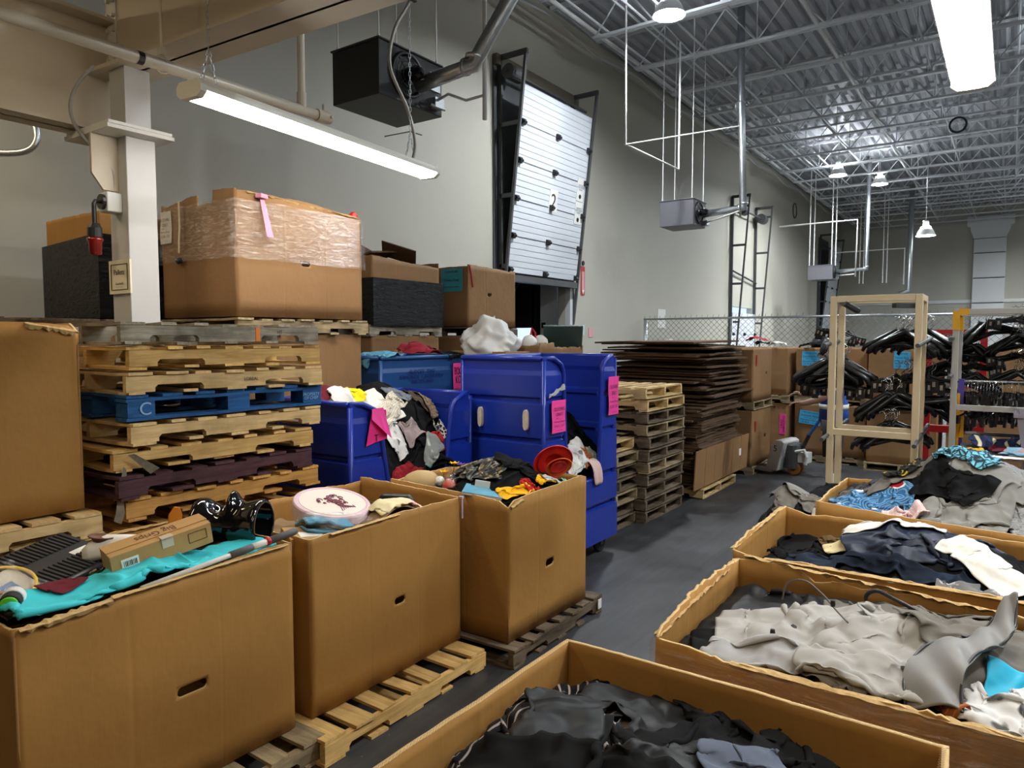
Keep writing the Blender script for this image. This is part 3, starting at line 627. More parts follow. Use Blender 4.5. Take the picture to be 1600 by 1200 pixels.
def pallet(label, loc, rot, m, Ln=1.22, Wd=1.02, seed=0, group=None, nboard=7, lower=True):
    rnd = random.Random(seed); key = (m.name, Ln, Wd)
    if key not in PM:
        PM[key] = (stringer_mesh('stringer', Ln, m), [board_mesh('deck_board', Wd, w, .016, m, k) for k, w in enumerate((.13, .10, .085, .12))])
    st, bd = PM[key]
    g = thing('pallet', label, 'pallet', loc, rot, group)
    for y in (-Wd/2+.02, 0, Wd/2-.02): put('stringer', st, g, (rnd.uniform(-.01, .01), y+rnd.uniform(-.006, .006), .016))
    for k in range(nboard):
        f = k/(nboard-1); put('deck_board', bd[0 if k in (0, nboard-1) else rnd.randrange(4)], g, (-Ln/2+.07+(Ln-.14)*f+rnd.uniform(-.012, .012)*(0 < k < nboard-1), rnd.uniform(-.012, .012), .105+rnd.uniform(0, .002)), (0, 0, R(90)+rnd.uniform(-.012, .012)))
    if lower:
        for f in (0, .26, .5, .74, 1): put('bottom_board', bd[rnd.randrange(4)], g, (-Ln/2+.06+(Ln-.12)*f, rnd.uniform(-.01, .01), 0), (0, 0, R(90)+rnd.uniform(-.01, .01)))
    return g
def block_pallet(label, loc, rot, m, Ln=1.22, Wd=1.02):
    g = thing('pallet', label, 'pallet', loc, rot)
    bb = bmesh.new(); box(bb, (0, 0, .05), (.15, .13, .088)); bl = mesh('block', bb, m)
    lb = board_mesh('lead_board', Ln, .13, .018, m, 3); dbm = board_mesh('deck_board', Wd, .12, .016, m, 5)
    for y in (-Wd/2+.07, 0, Wd/2-.07):
        put('lead_board', lb, g, (0, y, 0)); put('lead_board', lb, g, (0, y, .104))
        for x in (-Ln/2+.08, .02, Ln/2-.08): put('block', bl, g, (x, y, .0125))
    for k in range(7): put('deck_board', dbm, g, (-Ln/2+.06+(Ln-.12)*k/6, 0, .1225), (0, 0, R(90)))
    return g
# tall stack by the column; rot 90: stringers run along Y, notched faces look into the aisle
SX, SY = -4.35, 2.55
kinds = [(wood_d, 'lowest'), (wood_w, 'second'), (wood_g, 'third'), (wood_w, 'fourth'), (wood_d, 'fifth'), (wood_w, 'sixth'), (pine_o, 'seventh'), (pine_o, 'eighth')]
z = 0.
for k, (m_, o_) in enumerate(kinds[:7]):
    pallet('worn wooden pallet low in the tall stack by the column, hidden behind the near carton', (SX, SY+random.uniform(-.02, .02), z), R(90), m_, 1.3, .94, k, 'hidden lower pallets of the tall stack'); z += .147
vis = [(pine_o, 'orange pine pallet under the maroon one in the tall stack', 1.03, .0, 0.),
       (maroon, 'maroon painted pallet in the tall stack by the column', 1.16, -.07, .03), (pine_y, 'yellow pine pallet with film scraps resting on the maroon pallet', 1.30, -.05, -.02),
       (pine, 'pale pine pallet directly under the blue pallet', 1.44, .02, .02), (None, 'blue painted block pallet in the middle of the tall stack', 1.575, .03, 0.),
       (pine, 'pale broken pine pallet resting on the blue pallet', 1.715, .03, -.02), (pine_y, 'pine pallet second from the top of the tall stack', 1.855, .02, .015),
       (wood_g, 'weathered grey pallet on top of the tall stack', 1.99, .0, -.01)]
for k, (m_, lab, zz_, dy, dr) in enumerate(vis):
    if m_ is None: block_pallet(lab, (SX, SY+dy, zz_+.03), R(90)+dr, blue_p, 1.32, .94); continue
    pallet(lab, (SX+(.02 if k % 2 else 0), SY+dy, zz_+.03), R(90)+dr, m_, 1.3, .94, 40+k)
    PM.pop((m_.name, 1.3, .94), None)
tag(obj('film_scrap', (lambda b: (loft(b, [[Vector((-3.85, 1.90+.03*k, 1.43-.03*k)), Vector((-3.84, 1.93+.034*k, 1.435-.024*k))] for k in range(5)], closed=False, cap=False), loft(b, [[Vector((-3.87, 1.885-.012*k, 1.37-.06*k+.02*math.sin(3*k))), Vector((-3.87, 1.90-.006*k+.01*math.sin(k*2), 1.35-.058*k))] for k in range(6)], closed=False, cap=False), b)[-1])(bmesh.new()), M('film_dull', (.20, .17, .13), .3, var=.5, scale=30)), 'grey scrap of torn film caught on the yellow pine pallet', 'film')
# pallet orange paint mark and stamps on the top pallet
tp = [o for o in COL.objects if o.get('label', '').startswith('weathered grey pallet')][0]
bm = bmesh.new(); box(bm, (.18, -.471, .06), (.03, .004, .085)); obj('orange_mark', bm, M('orange_paint', (.75, .22, .02), .7), tp)
text('HT\n8', .022, ink, tp, (.34, -.474, .06), FY)
text('LOREAL', .02, ink, [o for o in COL.objects if o.get('label', '').startswith('pale broken pine')][0], (.1, -.474, .06), FY)
bl_ = [o for o in COL.objects if o.get('label', '').startswith('blue painted')][0]
text('C', .07, M('chalk_blue', (.25, .45, .7), .8), bl_, (-.56, -.470, .06), FY); text('PROPERTY\nOF CHEP', .02, M('chalk_blue', (.25, .45, .7), .8), bl_, (.57, -.470, .06), FY)
# two stacks of pallets in the aisle, board ends facing the aisle (rot 0: stringers along X)
for k in range(7):
    m_ = (wood_d, wood_d, wood_w, wood_d, wood_d, wood_w, pine)[k]
    pallet('worn pallet %s in the low aisle stack behind the tall blue truck' % ('on the floor', 'second from the floor', 'third from the floor', 'fourth from the floor', 'third from the top', 'second from the top')[k] if k < 6 else 'pale pallet on top of the low aisle stack', (-3.98+random.uniform(-.04, .02), 6.72+(.06 if k in (3, 4) else 0)+random.uniform(-.02, .02), .139*k), R(random.uniform(-1, 1)), m_, 1.22, 1.02, 60+k, 'pallets of the low aisle stack' if k < 6 else None)
for k in range(11):
    m_ = (wood_d, wood_d, wood_d, wood_d, wood_w, wood_d, wood_d, wood_w, wood_d, pine, pine)[k]
    pallet('worn pallet %s in the taller aisle stack beside the flattened cartons' % ('on the floor', 'second from the floor', 'third from the floor', 'fourth from the floor', 'fifth from the floor', 'sixth from the floor', 'fifth from the top', 'fourth from the top', 'third from the top')[k] if k < 9 else ('pale pine pallet second from the top of the taller aisle stack' if k == 9 else 'pale pine pallet on top of the taller aisle stack'),
           (-3.85+random.uniform(-.03, .02)-.03*(k == 10), 7.76+random.uniform(-.02, .02)-.05*(k == 10), .139*k), R(random.uniform(-1, 1)), m_, 1.22, 1.06, 80+k, 'pallets of the taller aisle stack' if k < 9 else None)

# ------------------------------------------------------------------ big corrugated bins ("gaylords")
def panel(P0, P1, z0, tops, th, bulge=0., hole=None, rough=.006, seed=0., zn=7, folds=(.34, .67)):
    """one side of a carton, outside seen from the right of P0->P1; tops: [(u, z), ...] rim heights; hole=(u, z, w, h)"""
    P0, P1 = Vector(P0), Vector(P1); D = P1-P0; Ln = D.length; nrm = Vector((D.y, -D.x)).normalized()
    us = sorted(set([k/44 for k in range(45)]+[f+d for f in folds for d in (-.006, 0, .006)]+[u for u, _ in tops]))
    if hole:
        ha, hb = hole[0]-hole[2]/2/Ln-.01, hole[0]+hole[2]/2/Ln+.01; us = sorted([u for u in us if not ha-.012 < u < hb+.012]+[ha, hb])
    us = [u for i, u in enumerate(us) if i == 0 or u-us[i-1] > .001]
    ztop = lambda u: np.interp(u, [a for a, _ in tops], [b for _, b in tops])
    zm = min(b for _, b in tops)-.03
    zs = [z0+(zm-z0)*k/zn for k in range(zn+1)]
    if hole:
        hz0, hz1 = hole[1]-hole[3]/2-.012, hole[1]+hole[3]/2+.012; zs = sorted([z for z in zs if not hz0-.02 < z < hz1+.02]+[hz0, hz1])
    def pos(u, z):
        f = (z-z0)/max(.01, zm-z0)
        d = bulge*math.sin(PI*min(1, max(0, u)))*(.35+.65*math.sin(PI*min(1, f*.85)))
        q = P0+D*u
        d += .010*noise.noise((q.x*3+seed, q.y*3, z*2.5+seed)) - (.0016 if any(abs(u-f_) < .002 for f_ in folds) else 0)
        e = min(1, min(u, 1-u)*40); q = q+nrm*d*e
        return Vector((q.x, q.y, z))
    bm = bmesh.new(); rows = []
    for z in zs: rows.append([bm.verts.new(pos(u, z)) for u in us])
    rim = []; rnd = random.Random(int(seed*100)+3)
    rimu = us
    top = []
    for u in us:
        e = min(1, min(u, 1-u)*12); j_ = noise.noise((u*Ln*9+seed*5, seed, 0))*1.1+.5*noise.noise((u*Ln*34+seed*9, 2., seed))+rnd.uniform(-.25, .25); top.append(bm.verts.new(pos(u, ztop(u)+rough*j_*e)+Vector((nrm.x, nrm.y, 0))*(noise.noise((u*Ln*16, seed*3, 7.))+rnd.uniform(-.3, .3))*rough*e))
    rows.append(top); hi = None
    for j in range(len(rows)-1):
        for i in range(len(us)-1):
            if hole and abs(us[i]-ha) < 1e-6 and j < len(zs)-1 and abs(zs[j]-hz0) < 1e-6: hi = (j, i); continue
            bm.faces.new((rows[j][i], rows[j][i+1], rows[j+1][i+1], rows[j+1][i]))
    if hi:
        j, i = hi; q = [rows[j][i], rows[j][i+1], rows[j+1][i+1], rows[j+1][i]]
        w, h = hole[2]/2/Ln, hole[3]/2; rr = h; st = []
        for k in range(20):
            a = 2*PI*k/20; cx = (w-rr/Ln)*(1 if math.cos(a) > 0 else -1); st.append(bm.verts.new(pos(hole[0]+cx+rr/Ln*math.cos(a), hole[1]+rr*math.sin(a))))
        es = [bm.edges.get((q[k], q[(k+1) % 4])) or bm.edges.new((q[k], q[(k+1) % 4])) for k in range(4)]+[bm.edges.new((st[k], st[(k+1) % 20])) for k in range(20)]
        bmesh.ops.triangle_fill(bm, use_beauty=True, edges=es)
    # subdivided, torn rim line
    return bm
def solid_panel(name, bm, parent, mats, th, flip=False):
    me = bpy.data.meshes.new(name); bm.to_mesh(me); bm.free()
    for m_ in mats: me.materials.append(m_)
    me.shade_smooth()
    o = put(name, me, parent)
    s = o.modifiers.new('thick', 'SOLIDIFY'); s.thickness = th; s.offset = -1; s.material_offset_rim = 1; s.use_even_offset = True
    return o
def gaylord(label, x0, x1, y0, y1, z0, h, tops=None, mat=None, hole=None, seed=1., bulge=.012, rough=.006, th=.011, group=None, name='cardboard_bin', cat='carton'):
    """tops: dict side -> [(u, dz)] rim offsets; sides '+x','-x','+y','-y'; u runs along +Y for x sides and along +X for y sides"""
    mat = mat or card; tops = tops or {}
    cx, cy = (x0+x1)/2, (y0+y1)/2; g = thing(name, label, cat, (cx, cy, z0), group=group)
    X0, X1, Y0, Y1 = x0-cx, x1-cx, y0-cy, y1-cy
    sides = {'+x': ((X1, Y0), (X1, Y1), 0), '-x': ((X0, Y1), (X0, Y0), 1), '+y': ((X1, Y1), (X0, Y1), 1), '-y': ((X0, Y0), (X1, Y0), 0)}
    for k, (sd_, (a, b, rev)) in enumerate(sides.items()):
        tp_ = tops.get(sd_, [(0, 0), (1, 0)])
        tp_ = [(1-u, h+d) for u, d in tp_][::-1] if rev else [(u, h+d) for u, d in tp_]
        hl = hole.get(sd_) if hole else None
        if hl and rev: hl = (1-hl[0],)+tuple(hl[1:])
        bm = panel((a[0], a[1]), (b[0], b[1]), 0.004, tp_, th, bulge, hl, rough, seed+k*1.7)
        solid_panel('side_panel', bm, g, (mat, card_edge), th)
    bm = bmesh.new(); box(bm, (0, 0, .006), (x1-x0-.03, y1-y0-.03, .008)); obj('bottom_flap', bm, mat, g)
    return g
PW = .125          # pallet height under the bins
def rimjag(n, amp, seed):
    r_ = random.Random(seed); return [(k/n, r_.uniform(-amp, amp)) for k in range(n+1)]
# near row on pallets, long sides to the aisle
binA = gaylord('nearest carton of the aisle row, heaped with shoes, trays and turquoise cloth', -3.74, -2.84, .98, 2.17, PW, .925, {'+x': [(0, -.02), (.1, -.035), (.3, -.005), (.6, .005), (.8, .012), (1, .01)], '-x': rimjag(9, .012, 4), '-y': [(0, 0), (1, -.03)], '+y': [(0, -.03), (.3, .0), (1, .01)]}, hole={'+x': (.55, .43, .135, .045)}, seed=1.3, bulge=.012)
binB = gaylord('middle carton of the aisle row, holding a round pink floral tin', -3.73, -2.83, 2.27, 3.45, PW, .925, {'+x': [(0, .0), (.25, .0), (.6, .012), (.9, .0), (1, -.005)], '-x': rimjag(8, .01, 8), '+y': [(0, .03), (.5, .015), (1, 0)]}, hole={'+x': (.53, .43, .085, .042)}, seed=2.3, bulge=.01)
binC = gaylord('farthest carton of the aisle row, holding a red sun hat and black clothes', -3.55, -2.53, 3.56, 4.55, PW, .925, {'+x': [(0, -.055), (.06, -.012), (.3, .0), (.7, .008), (.93, .01), (1, -.01)], '-y': [(0, .02), (.8, .0), (.93, -.015), (1, -.055)], '-x': rimjag(8, .01, 5), '+y': [(0, 0), (1, -.01)]}, hole={'+x': (.47, .415, .10, .05)}, seed=3.3, bulge=.012)
pallet('pallet under the nearest carton of the aisle row', (-3.22, 1.60, 0), R(90), wood_w, 1.24, 1.08, 11); PM.pop(('wood_worn', 1.24, 1.08))
pallet('pallet under the middle carton, with wide pale deck boards', (-3.17, 2.80, 0), R(90), pine_y, 1.27, 1.12, 12)
pallet('dark worn pallet under the farthest carton of the aisle row', (-3.02, 4.10, 0), R(91), wood_d, 1.2, 1.12, 13)
tag(obj('pallet_sticker', (lambda b: (box(b, (-2.452, 4.63, .075), (.004, .05, .07)), b)[-1])(bmesh.new()), paper), 'small white sticker on the end of the dark worn pallet', 'sticker')
# right-hand group
binD = gaylord('nearest open carton, filled with black clothes', -1.18, -.09, .55, 2.0, PW, .925, {}, seed=4.1, bulge=.008, rough=.0015, th=.016, hole=None)
pallet('pallet under the nearest open carton of black clothes', (-.63, 1.3, 0), R(90), wood_w, 1.4, 1.1, 14)
binE = gaylord('film wrapped carton holding the grey jackets', -.96, .34, 2.22, 3.10, PW, .925, {'-x': [(0, -.015), (.2, .02), (.45, .04), (.7, .05), (1, .03)], '+y': [(0, .03), (.12, .05), (.2, .03)]+[(.25+.05*k, random.uniform(-.012, .016)) for k in range(15)]+[(1, 0)], '-y': [(0, -.02), (.15, -.03), (.35, -.04), (.6, -.03), (.62, -.015), (.645, -.018), (.67, -.03), (1, -.035)]}, seed=5.1, bulge=.02, rough=.012)
pallet('pallet under the film wrapped carton of grey jackets', (-.3, 2.66, 0), 0, wood_w, 1.3, .92, 15)
bm = bmesh.new()
prof = [(.55, 0), (.91, .006), (.925, -.001)]
for (a, b) in (((-.96, 3.0), (-.96, 2.22)), ((-.96, 2.22), (.34, 2.22))):
    a, b = Vector(a), Vector(b); dd = (b-a).normalized(); nn = Vector((dd.y, -dd.x)); nn = nn if nn.dot(Vector(((a+b)/2-Vector((-.3, 2.7))))) > 0 else -nn
    R_ = []
    for k in range(25):
        q = a+(b-a)*k/24; R_.append([Vector((q.x+nn.x*(.022+.01*abs(noise.noise((k*.9, zz_*9, 2.)))), q.y+nn.y*(.022+.01*abs(noise.noise((k*.9, zz_*9, 2.)))), PW+zz_+(.02*noise.noise((k*.7, 3., zz_)) if zz_ in (.50,) else 0))) for zz_ in (.50, .6, .7, .78, .84, .875, .89)])
    loft(bm, R_, closed=False, cap=False)
clear = M_film('clear_film', (.9, .9, .9), .55, .16, 24)
obj('stretch_film', bm, clear, binE, world=True, smooth=True)
binF = gaylord('carton of jeans and navy trousers behind the grey jackets', -1.05, .30, 3.32, 4.26, PW, .925, {'-x': [(0, .0), (.25, .035), (.6, .02), (1, .03)], '+y': [(0, .03), (.1, .0), (1, 0)], '-y': [(0, .0), (.1, -.02)]+[(.2+.05*k, random.uniform(-.02, .005)) for k in range(16)]+[(1, 0)]}, seed=6.1, bulge=.02, rough=.008)
pallet('pallet under the carton of jeans and navy trousers', (-.37, 3.79, 0), 0, wood_w, 1.3, .95, 16)
binG = gaylord('carton almost buried under a heap of grey hoodies', -.94, .40, 4.55, 5.55, PW, .925, {'-y': [(0, .02), (.2, .0), (.75, -.03), (1, -.04)]}, seed=7.1, bulge=.03)
pallet('pallet under the carton buried in grey hoodies', (-.27, 5.05, 0), 0, wood_w, 1.3, 1.0, 17)
# left: cartons stacked three high on pallets
def lvl(z): return z
def stack_fill(x0, x1, y0, y1, lv, seed, m_=None, why=''):
    cx, cy = (x0+x1)/2, (y0+y1)/2
    for k in range(lv):
        pallet('%s pallet %s' % ('floor level' if k == 0 else 'second level', why), (cx, cy, 1.05*k), R(90), wood_d, 1.2, 1.0, int(seed*10)+k)
        gaylord('plain %s carton %s' % ('floor level' if k == 0 else 'second level', why), x0, x1, y0, y1, 1.05*k+PW, .915, mat=m_ or card2, seed=seed+k)
stack_fill(-5.0, -4.0, .55, 1.72, 1, 9.1, why='below the tall plain carton beside the pallet stack')
pallet('pale pallet sticking out under the tall plain carton beside the pallet stack', (-4.42, 1.16, .985+.03), R(90), pine, 1.27, 1.02, 21)
binL = gaylord('tall plain carton on a pale pallet, beside the pallet stack', -5.02, -4.02, .50, 1.75, 1.145, .99, {'+x': [(0, 0), (.75, .0), (.9, -.005), (.96, -.012), (1, -.05)], '+y': [(0, 0), (.9, 0), (1, -.05)]}, mat=card, seed=9.6, bulge=.02, rough=.004)
# wrapped carton on the third level
stack_fill(-5.62, -4.65, 3.10, 4.32, 2, 11.1, why='below the film wrapped carton with the pink strap')
pallet('pallet under the film wrapped carton with the pink strap', (-5.12, 3.72, 2.085), R(90), wood_w, 1.28, 1.04, 23)
binW = gaylord('film wrapped carton with a Clothing Only notice and a pink strap', -5.63, -4.64, 3.11, 4.33, 2.215, .90, {'+x': [(0, .02), (.1, .025), (.35, .02), (.5, .025), (.7, .0), (1, -.03)], '-y': [(0, -.03), (.4, .02), (.52, .03), (.53, -.05), (.72, -.05), (.73, .045), (1, .03)], '+y': [(0, 0), (1, -.04)]}, mat=card2, hole={'+x': (.5, .43, .09, .04)}, seed=12.2, bulge=.02, rough=.006)
bm = bmesh.new()
W0, W1 = Vector((-5.63, 3.11)), Vector((-4.64, 4.33)); per = [Vector((-5.645, 4.35)), Vector((-5.645, 3.095)), Vector((-4.62, 3.095)), Vector((-4.62, 4.345)), Vector((-5.645, 4.35))]
R_ = []
for a, b in zip(per, per[1:]):
    dd = (b-a).normalized(); nn = Vector((dd.y, -dd.x))
    for k in range(12):
        q = a+(b-a)*k/12; R_.append([Vector((q.x+nn.x*(.012+.022*math.sin(PI*k/12)), q.y+nn.y*(.012+.022*math.sin(PI*k/12)), 2.215+zz_+.012*noise.noise((k*.8, zz_*5, q.x)))) for zz_ in (.43, .55, .67, .79, .855)])
loft(bm, R_+[R_[0]], closed=False, cap=False); obj('stretch_film', bm, clear, binW, world=True, smooth=True)
bm = bmesh.new(); loft(bm, [[Vector((-5.33+dx, 3.075-.005*k, 2.215+.90-.1*k)), Vector((-5.30+dx, 3.072-.005*k, 2.215+.90-.1*k))] for k, dx in enumerate((0, .01, .02, .015, .02))], closed=False, cap=False); obj('film_tail', bm, M('film_white', (.75, .66, .48), .35), binW, world=True)
bm = bmesh.new(); loft(bm, [[Vector((-4.60+.01*k, 3.29+.005*k, 3.11-.06*k)), Vector((-4.60+.01*k, 3.325+.009*k, 3.11-.06*k))] for k in range(6)], closed=False, cap=False); box(bm, (-4.6, 3.31, 3.11), (.05, .08, .03), rz(.3))
obj('pink_strap', bm, M('pink_strap', (.62, .25, .38), .7), binW, world=True)
def notice(parent, loc, rot, w, h, pm, fold=False, lines=None):
    bm = bmesh.new(); loft(bm, [[Vector((-w/2, -.004*math.sin(k), -h/2+h*k/6)), Vector((0, .004, -h/2+h*k/6)), Vector((w/2, -.003*math.cos(k), -h/2+h*k/6))] for k in range(7)], closed=False, cap=False)
    s_ = obj('paper_notice', bm, pm, parent, loc, rot); d = s_.modifiers.new('t', 'SOLIDIFY'); d.thickness = .002
    for tx, th_, dz, ww in (lines or (('CLOTHING', .1, .20, .78), ('ONLY', .1, .06, .5), ('Other: __________', .03, -.04, .5), ('Donation Range', .05, -.13, .8), ('3 3/3 - 3/7', .07, -.25, .75), ('store use only', .02, -.37, .5))):
        text(tx, th_*h, ink, s_, (0, -.008, dz*h*1.15), FY, width=ww*w)
    return s_
bm = bmesh.new(); bmesh.ops.create_icosphere(bm, subdivisions=3, radius=.03)
for v in bm.verts: v.co = Vector((v.co.x*1.3, v.co.y*.6, v.co.z*.8))*(1+.5*noise.noise(v.co*60))+Vector((-5.32, 3.07, 2.66))
obj('film_knot', bm, black, binW, world=True)
bm = bmesh.new(); bmesh.ops.create_icosphere(bm, subdivisions=3, radius=.04)
for v in bm.verts: v.co = v.co*(1+.5*noise.noise(v.co*40))+Vector((-4.68, 4.28, 3.10))
tag(obj('red_scrap', bm, red, smooth=True), 'small red scrap of cloth at the top corner of the film wrapped carton', 'cloth')
notice(binW, (-.40, -.63, .72), (0, 0, 0), .16, .25, M('notice_white', (.78, .75, .68), .7))
# further cartons on the third level
stack_fill(-6.62, -5.72, 5.48, 6.58, 2, 14.1, why='below the black wrapped carton with torn cardboard')
pallet('grey pallet under the black wrapped carton', (-6.2, 6.03, 2.085), R(90), wood_g, 1.2, 1.0, 25)
binK = gaylord('black film wrapped carton overflowing with torn cardboard', -6.65, -5.71, 5.48, 6.58, 2.215, .75, {'+x': [(0, .0), (.25, -.02), (.5, -.04), (.8, -.05), (1, -.06)]}, mat=card2, seed=15.2, bulge=.02)
blackfilm = M_film('black_film', (.003, .003, .0035), 1.0, .10, 22)
bm = bmesh.new(); per = [(-6.68, 6.61), (-6.68, 5.45), (-5.66, 5.45), (-5.66, 6.61)]
loft(bm, [[Vector((x, y, zz_)) for x, y in per] for zz_ in (2.2, 2.3, 2.4, 2.5, 2.6, 2.72)], cap=False); obj('black_wrap', bm, blackfilm, binK, world=True)
for k, (c, rr, s_) in enumerate((((-6.2, 5.75, 3.06), (.2, .5, .3), (.5, .45, .012)), ((-6.0, 6.2, 3.07), (-.5, .3, .6), (.42, .3, .012)), ((-6.25, 6.0, 3.02), (.1, -.2, 0), (.5, .5, .02)))):
    bm = bmesh.new(); box(bm, (0, 0, 0), s_); tag(obj('cardboard_scrap', bm, card_d, loc=c, rot=rr), ('bent dark cardboard flap', 'tilted cardboard piece with torn end', 'dark flat board under the torn pieces')[k]+' on top of the black wrapped carton', 'cardboard')
stack_fill(-6.62, -5.72, 7.15, 8.2, 2, 17.1, why='below the carton with the teal notice')
pallet('pallet under the carton with the teal notice', (-6.2, 7.7, 2.085), R(90), wood_d, 1.1, 1.0, 27)
binT = gaylord('plain carton with a teal notice and a red ribbon, before the dock door', -6.72, -5.71, 7.15, 8.2, 2.215, .77, {'+x': [(0, .02), (.8, 0), (.85, -.02), (.9, 0), (1, -.01)]}, mat=card2, hole={'+x': (.42, .42, .085, .045)}, seed=18.2, bulge=.01)
notice(binT, (.25, -.545, .60), (0, 0, 0), .36, .30, M('teal_paper', (.03, .28, .36), .6), lines=(('FURNITURE', .1, .3, .6), ('Donation Range', .1, 0, .7), ('store use', .07, -.25, .7)))
bm = bmesh.new(); tube(bm, [(.51, -.50, .78), (.53, -.49, .65), (.53, -.46, .5)], .012, 5); obj('red_ribbon', bm, red, binT)
# carton behind the column, black wrapped
stack_fill(-6.75, -5.75, 1.95, 3.0, 2, 20.1, why='below the carton behind the steel column')
pallet('pallet under the black wrapped carton behind the column', (-6.25, 2.45, 2.085), R(90), wood_d, 1.1, 1.0, 29)
binH = gaylord('black wrapped carton standing behind the steel column', -6.75, -5.83, 2.72, 3.35, 2.215, .83, mat=card, seed=21.2, bulge=.01)
bm = bmesh.new(); per = [(-6.78, 3.38), (-6.78, 2.69), (-5.8, 2.69), (-5.8, 3.38)]
loft(bm, [[Vector((x, y, zz_+(.04 if x > -6 and zz_ > 2.7 else 0))) for x, y in per] for zz_ in (2.215, 2.4, 2.6, 2.83)], cap=False); obj('black_wrap', bm, blackfilm, binH, world=True)
# torn rims: ragged pale liner peeling off, and the fluted edge of the newest carton
def torn(parent, a, b, za, zb, n, w, seed):
    r_ = random.Random(seed); a, b = Vector(a), Vector(b); d = (b-a).normalized(); nn = Vector((d.y, -d.x)); bm = bmesh.new(); R_ = []
    for k in range(n+1):
        f = k/n; q = a+(b-a)*f; z = za+(zb-za)*f; e = w*r_.uniform(.25, 1.); o_ = r_.uniform(-.5, 1)*w*.6
        R_.append([Vector((q.x-nn.x*.012, q.y-nn.y*.012, z+r_.uniform(-.2, .5)*w)), Vector((q.x+nn.x*(.004+o_*.3), q.y+nn.y*(.004+o_*.3), z+.3*e)), Vector((q.x+nn.x*(.012+abs(o_)), q.y+nn.y*(.012+abs(o_)), z-.15*e)), Vector((q.x+nn.x*(.006+abs(o_)*.8), q.y+nn.y*(.006+abs(o_)*.8), z-e))])
    loft(bm, R_, closed=False, cap=False); o = obj('torn_edge', bm, card_torn, parent, world=True); m_ = o.modifiers.new('t', 'SOLIDIFY'); m_.thickness = .002
card_torn = M('cardboard_torn', (.52, .35, .15), .85, var=.45, scale=70)
zt = PW+.925
torn(binE, (-.96, 3.10), (-.96, 2.24), zt+.028, zt-.015, 46, .022, 1); torn(binE, (.0, 3.105), (-.93, 3.105), zt+.0, zt+.045, 44, .024, 2); torn(binE, (-.7, 2.215), (.3, 2.215), zt-.033, zt-.035, 40, .014, 3)
torn(binA, (-2.835, 1.0), (-2.835, 1.32), zt-.028, zt-.012, 18, .022, 4); torn(binA, (-2.835, 1.32), (-2.835, 2.14), zt-.006, zt+.01, 40, .010, 5); torn(binA, (-3.735, 2.1), (-3.735, 1.05), zt, zt, 40, .012, 6)
torn(binF, (-1.055, 4.22), (-1.055, 3.34), zt+.03, zt+.002, 36, .014, 7); torn(binF, (-.9, 3.315), (.25, 3.315), zt-.01, zt-.01, 40, .014, 8)
torn(binL, (-4.015, 1.5), (-4.015, 1.745), 1.145+.985, 1.145+.945, 16, .03, 9); torn(binC, (-2.525, 3.58), (-2.525, 3.70), zt-.05, zt-.02, 8, .02, 10); torn(binW, (-4.635, 3.2), (-4.635, 4.3), 3.135, 3.09, 30, .018, 11); torn(binB, (-2.825, 2.4), (-2.825, 2.9), zt, zt+.005, 22, .010, 12)
fl_m = M('flute_brown', (.25, .13, .04), .85)
bm = bmesh.new()
for p0, p1, nn in (((-1.165, 1.997), (-.11, 1.997), (0, -1)), ((-1.177, .6), (-1.177, 1.98), (1, 0)), ((-.093, 1.98), (-.093, .6), (-1, 0))):
    p0, p1, nn = Vector(p0), Vector(p1), Vector(nn); n = int((p1-p0).length/.006); A = []
    for lane in (.0005, .0075):
        prev = None
        for k in range(n+1):
            q = p0+(p1-p0)*k/n+nn*(lane+(.006 if k % 2 else 0)); cur = [bm.verts.new((q.x, q.y, zt+.0045)), bm.verts.new((q.x+(p1-p0).normalized().x*.0016, q.y+(p1-p0).normalized().y*.0016, zt+.0045))]
            if prev: bm.faces.new((prev[0], prev[1], cur[1], cur[0]))
            prev = cur
tag(obj('flutes', bm, fl_m, binD, world=True), kind='stuff')
# ------------------------------------------------------------------ flattened cartons on a pallet
def sheet_mesh(seed, w, l, th=.022):
    r_ = random.Random(seed); N = 14; bm = bmesh.new(); P = []
    for k in range(N): P.append((-w/2+w*k/N, -l/2+r_.uniform(-.015, .015)))
    for k in range(N): P.append((w/2+r_.uniform(-.015, .012), -l/2+l*k/N))
    for k in range(N): P.append((w/2-w*k/N, l/2+r_.uniform(-.02, .02)))
    for k in range(N): P.append((-w/2+r_.uniform(-.01, .01), l/2-l*k/N))
    zf = lambda x, y: .012*noise.noise((x*2+seed, y*2, seed*.7))-.02*max(0, abs(x)/w*2-.75)*r_.uniform(.3, 1)
    rings = []
    for s_, z_ in ((1, 0), (1, th*.42), (.985, th*.46), (.985, th*.54), (1, th*.58), (1, th)): rings.append([Vector((x*s_, y*s_, z_+zf(x, y))) for x, y in P])
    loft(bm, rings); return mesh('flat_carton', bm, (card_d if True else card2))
shm = [sheet_mesh(k, 1.45+.05*(k % 3), 1.5+.09*(k % 4)) for k in range(7)]
pallet('pallet under the tall stack of flattened cartons', (-3.9, 9.4, 0), 0, pine, 1.5, 1.3, 31)
z = .128
for k in range(58):
    top_ = k > 34
    z += .0245+(.013 if top_ else .0045)
    if z > 2.13: break
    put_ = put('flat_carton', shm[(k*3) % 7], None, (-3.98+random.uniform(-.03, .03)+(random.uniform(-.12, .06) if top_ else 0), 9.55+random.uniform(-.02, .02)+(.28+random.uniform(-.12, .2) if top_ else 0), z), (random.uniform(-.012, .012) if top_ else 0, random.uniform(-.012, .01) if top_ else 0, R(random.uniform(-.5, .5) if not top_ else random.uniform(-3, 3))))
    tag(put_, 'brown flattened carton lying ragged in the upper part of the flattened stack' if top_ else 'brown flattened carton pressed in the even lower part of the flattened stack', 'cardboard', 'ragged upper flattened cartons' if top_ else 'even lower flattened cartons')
bm = bmesh.new()
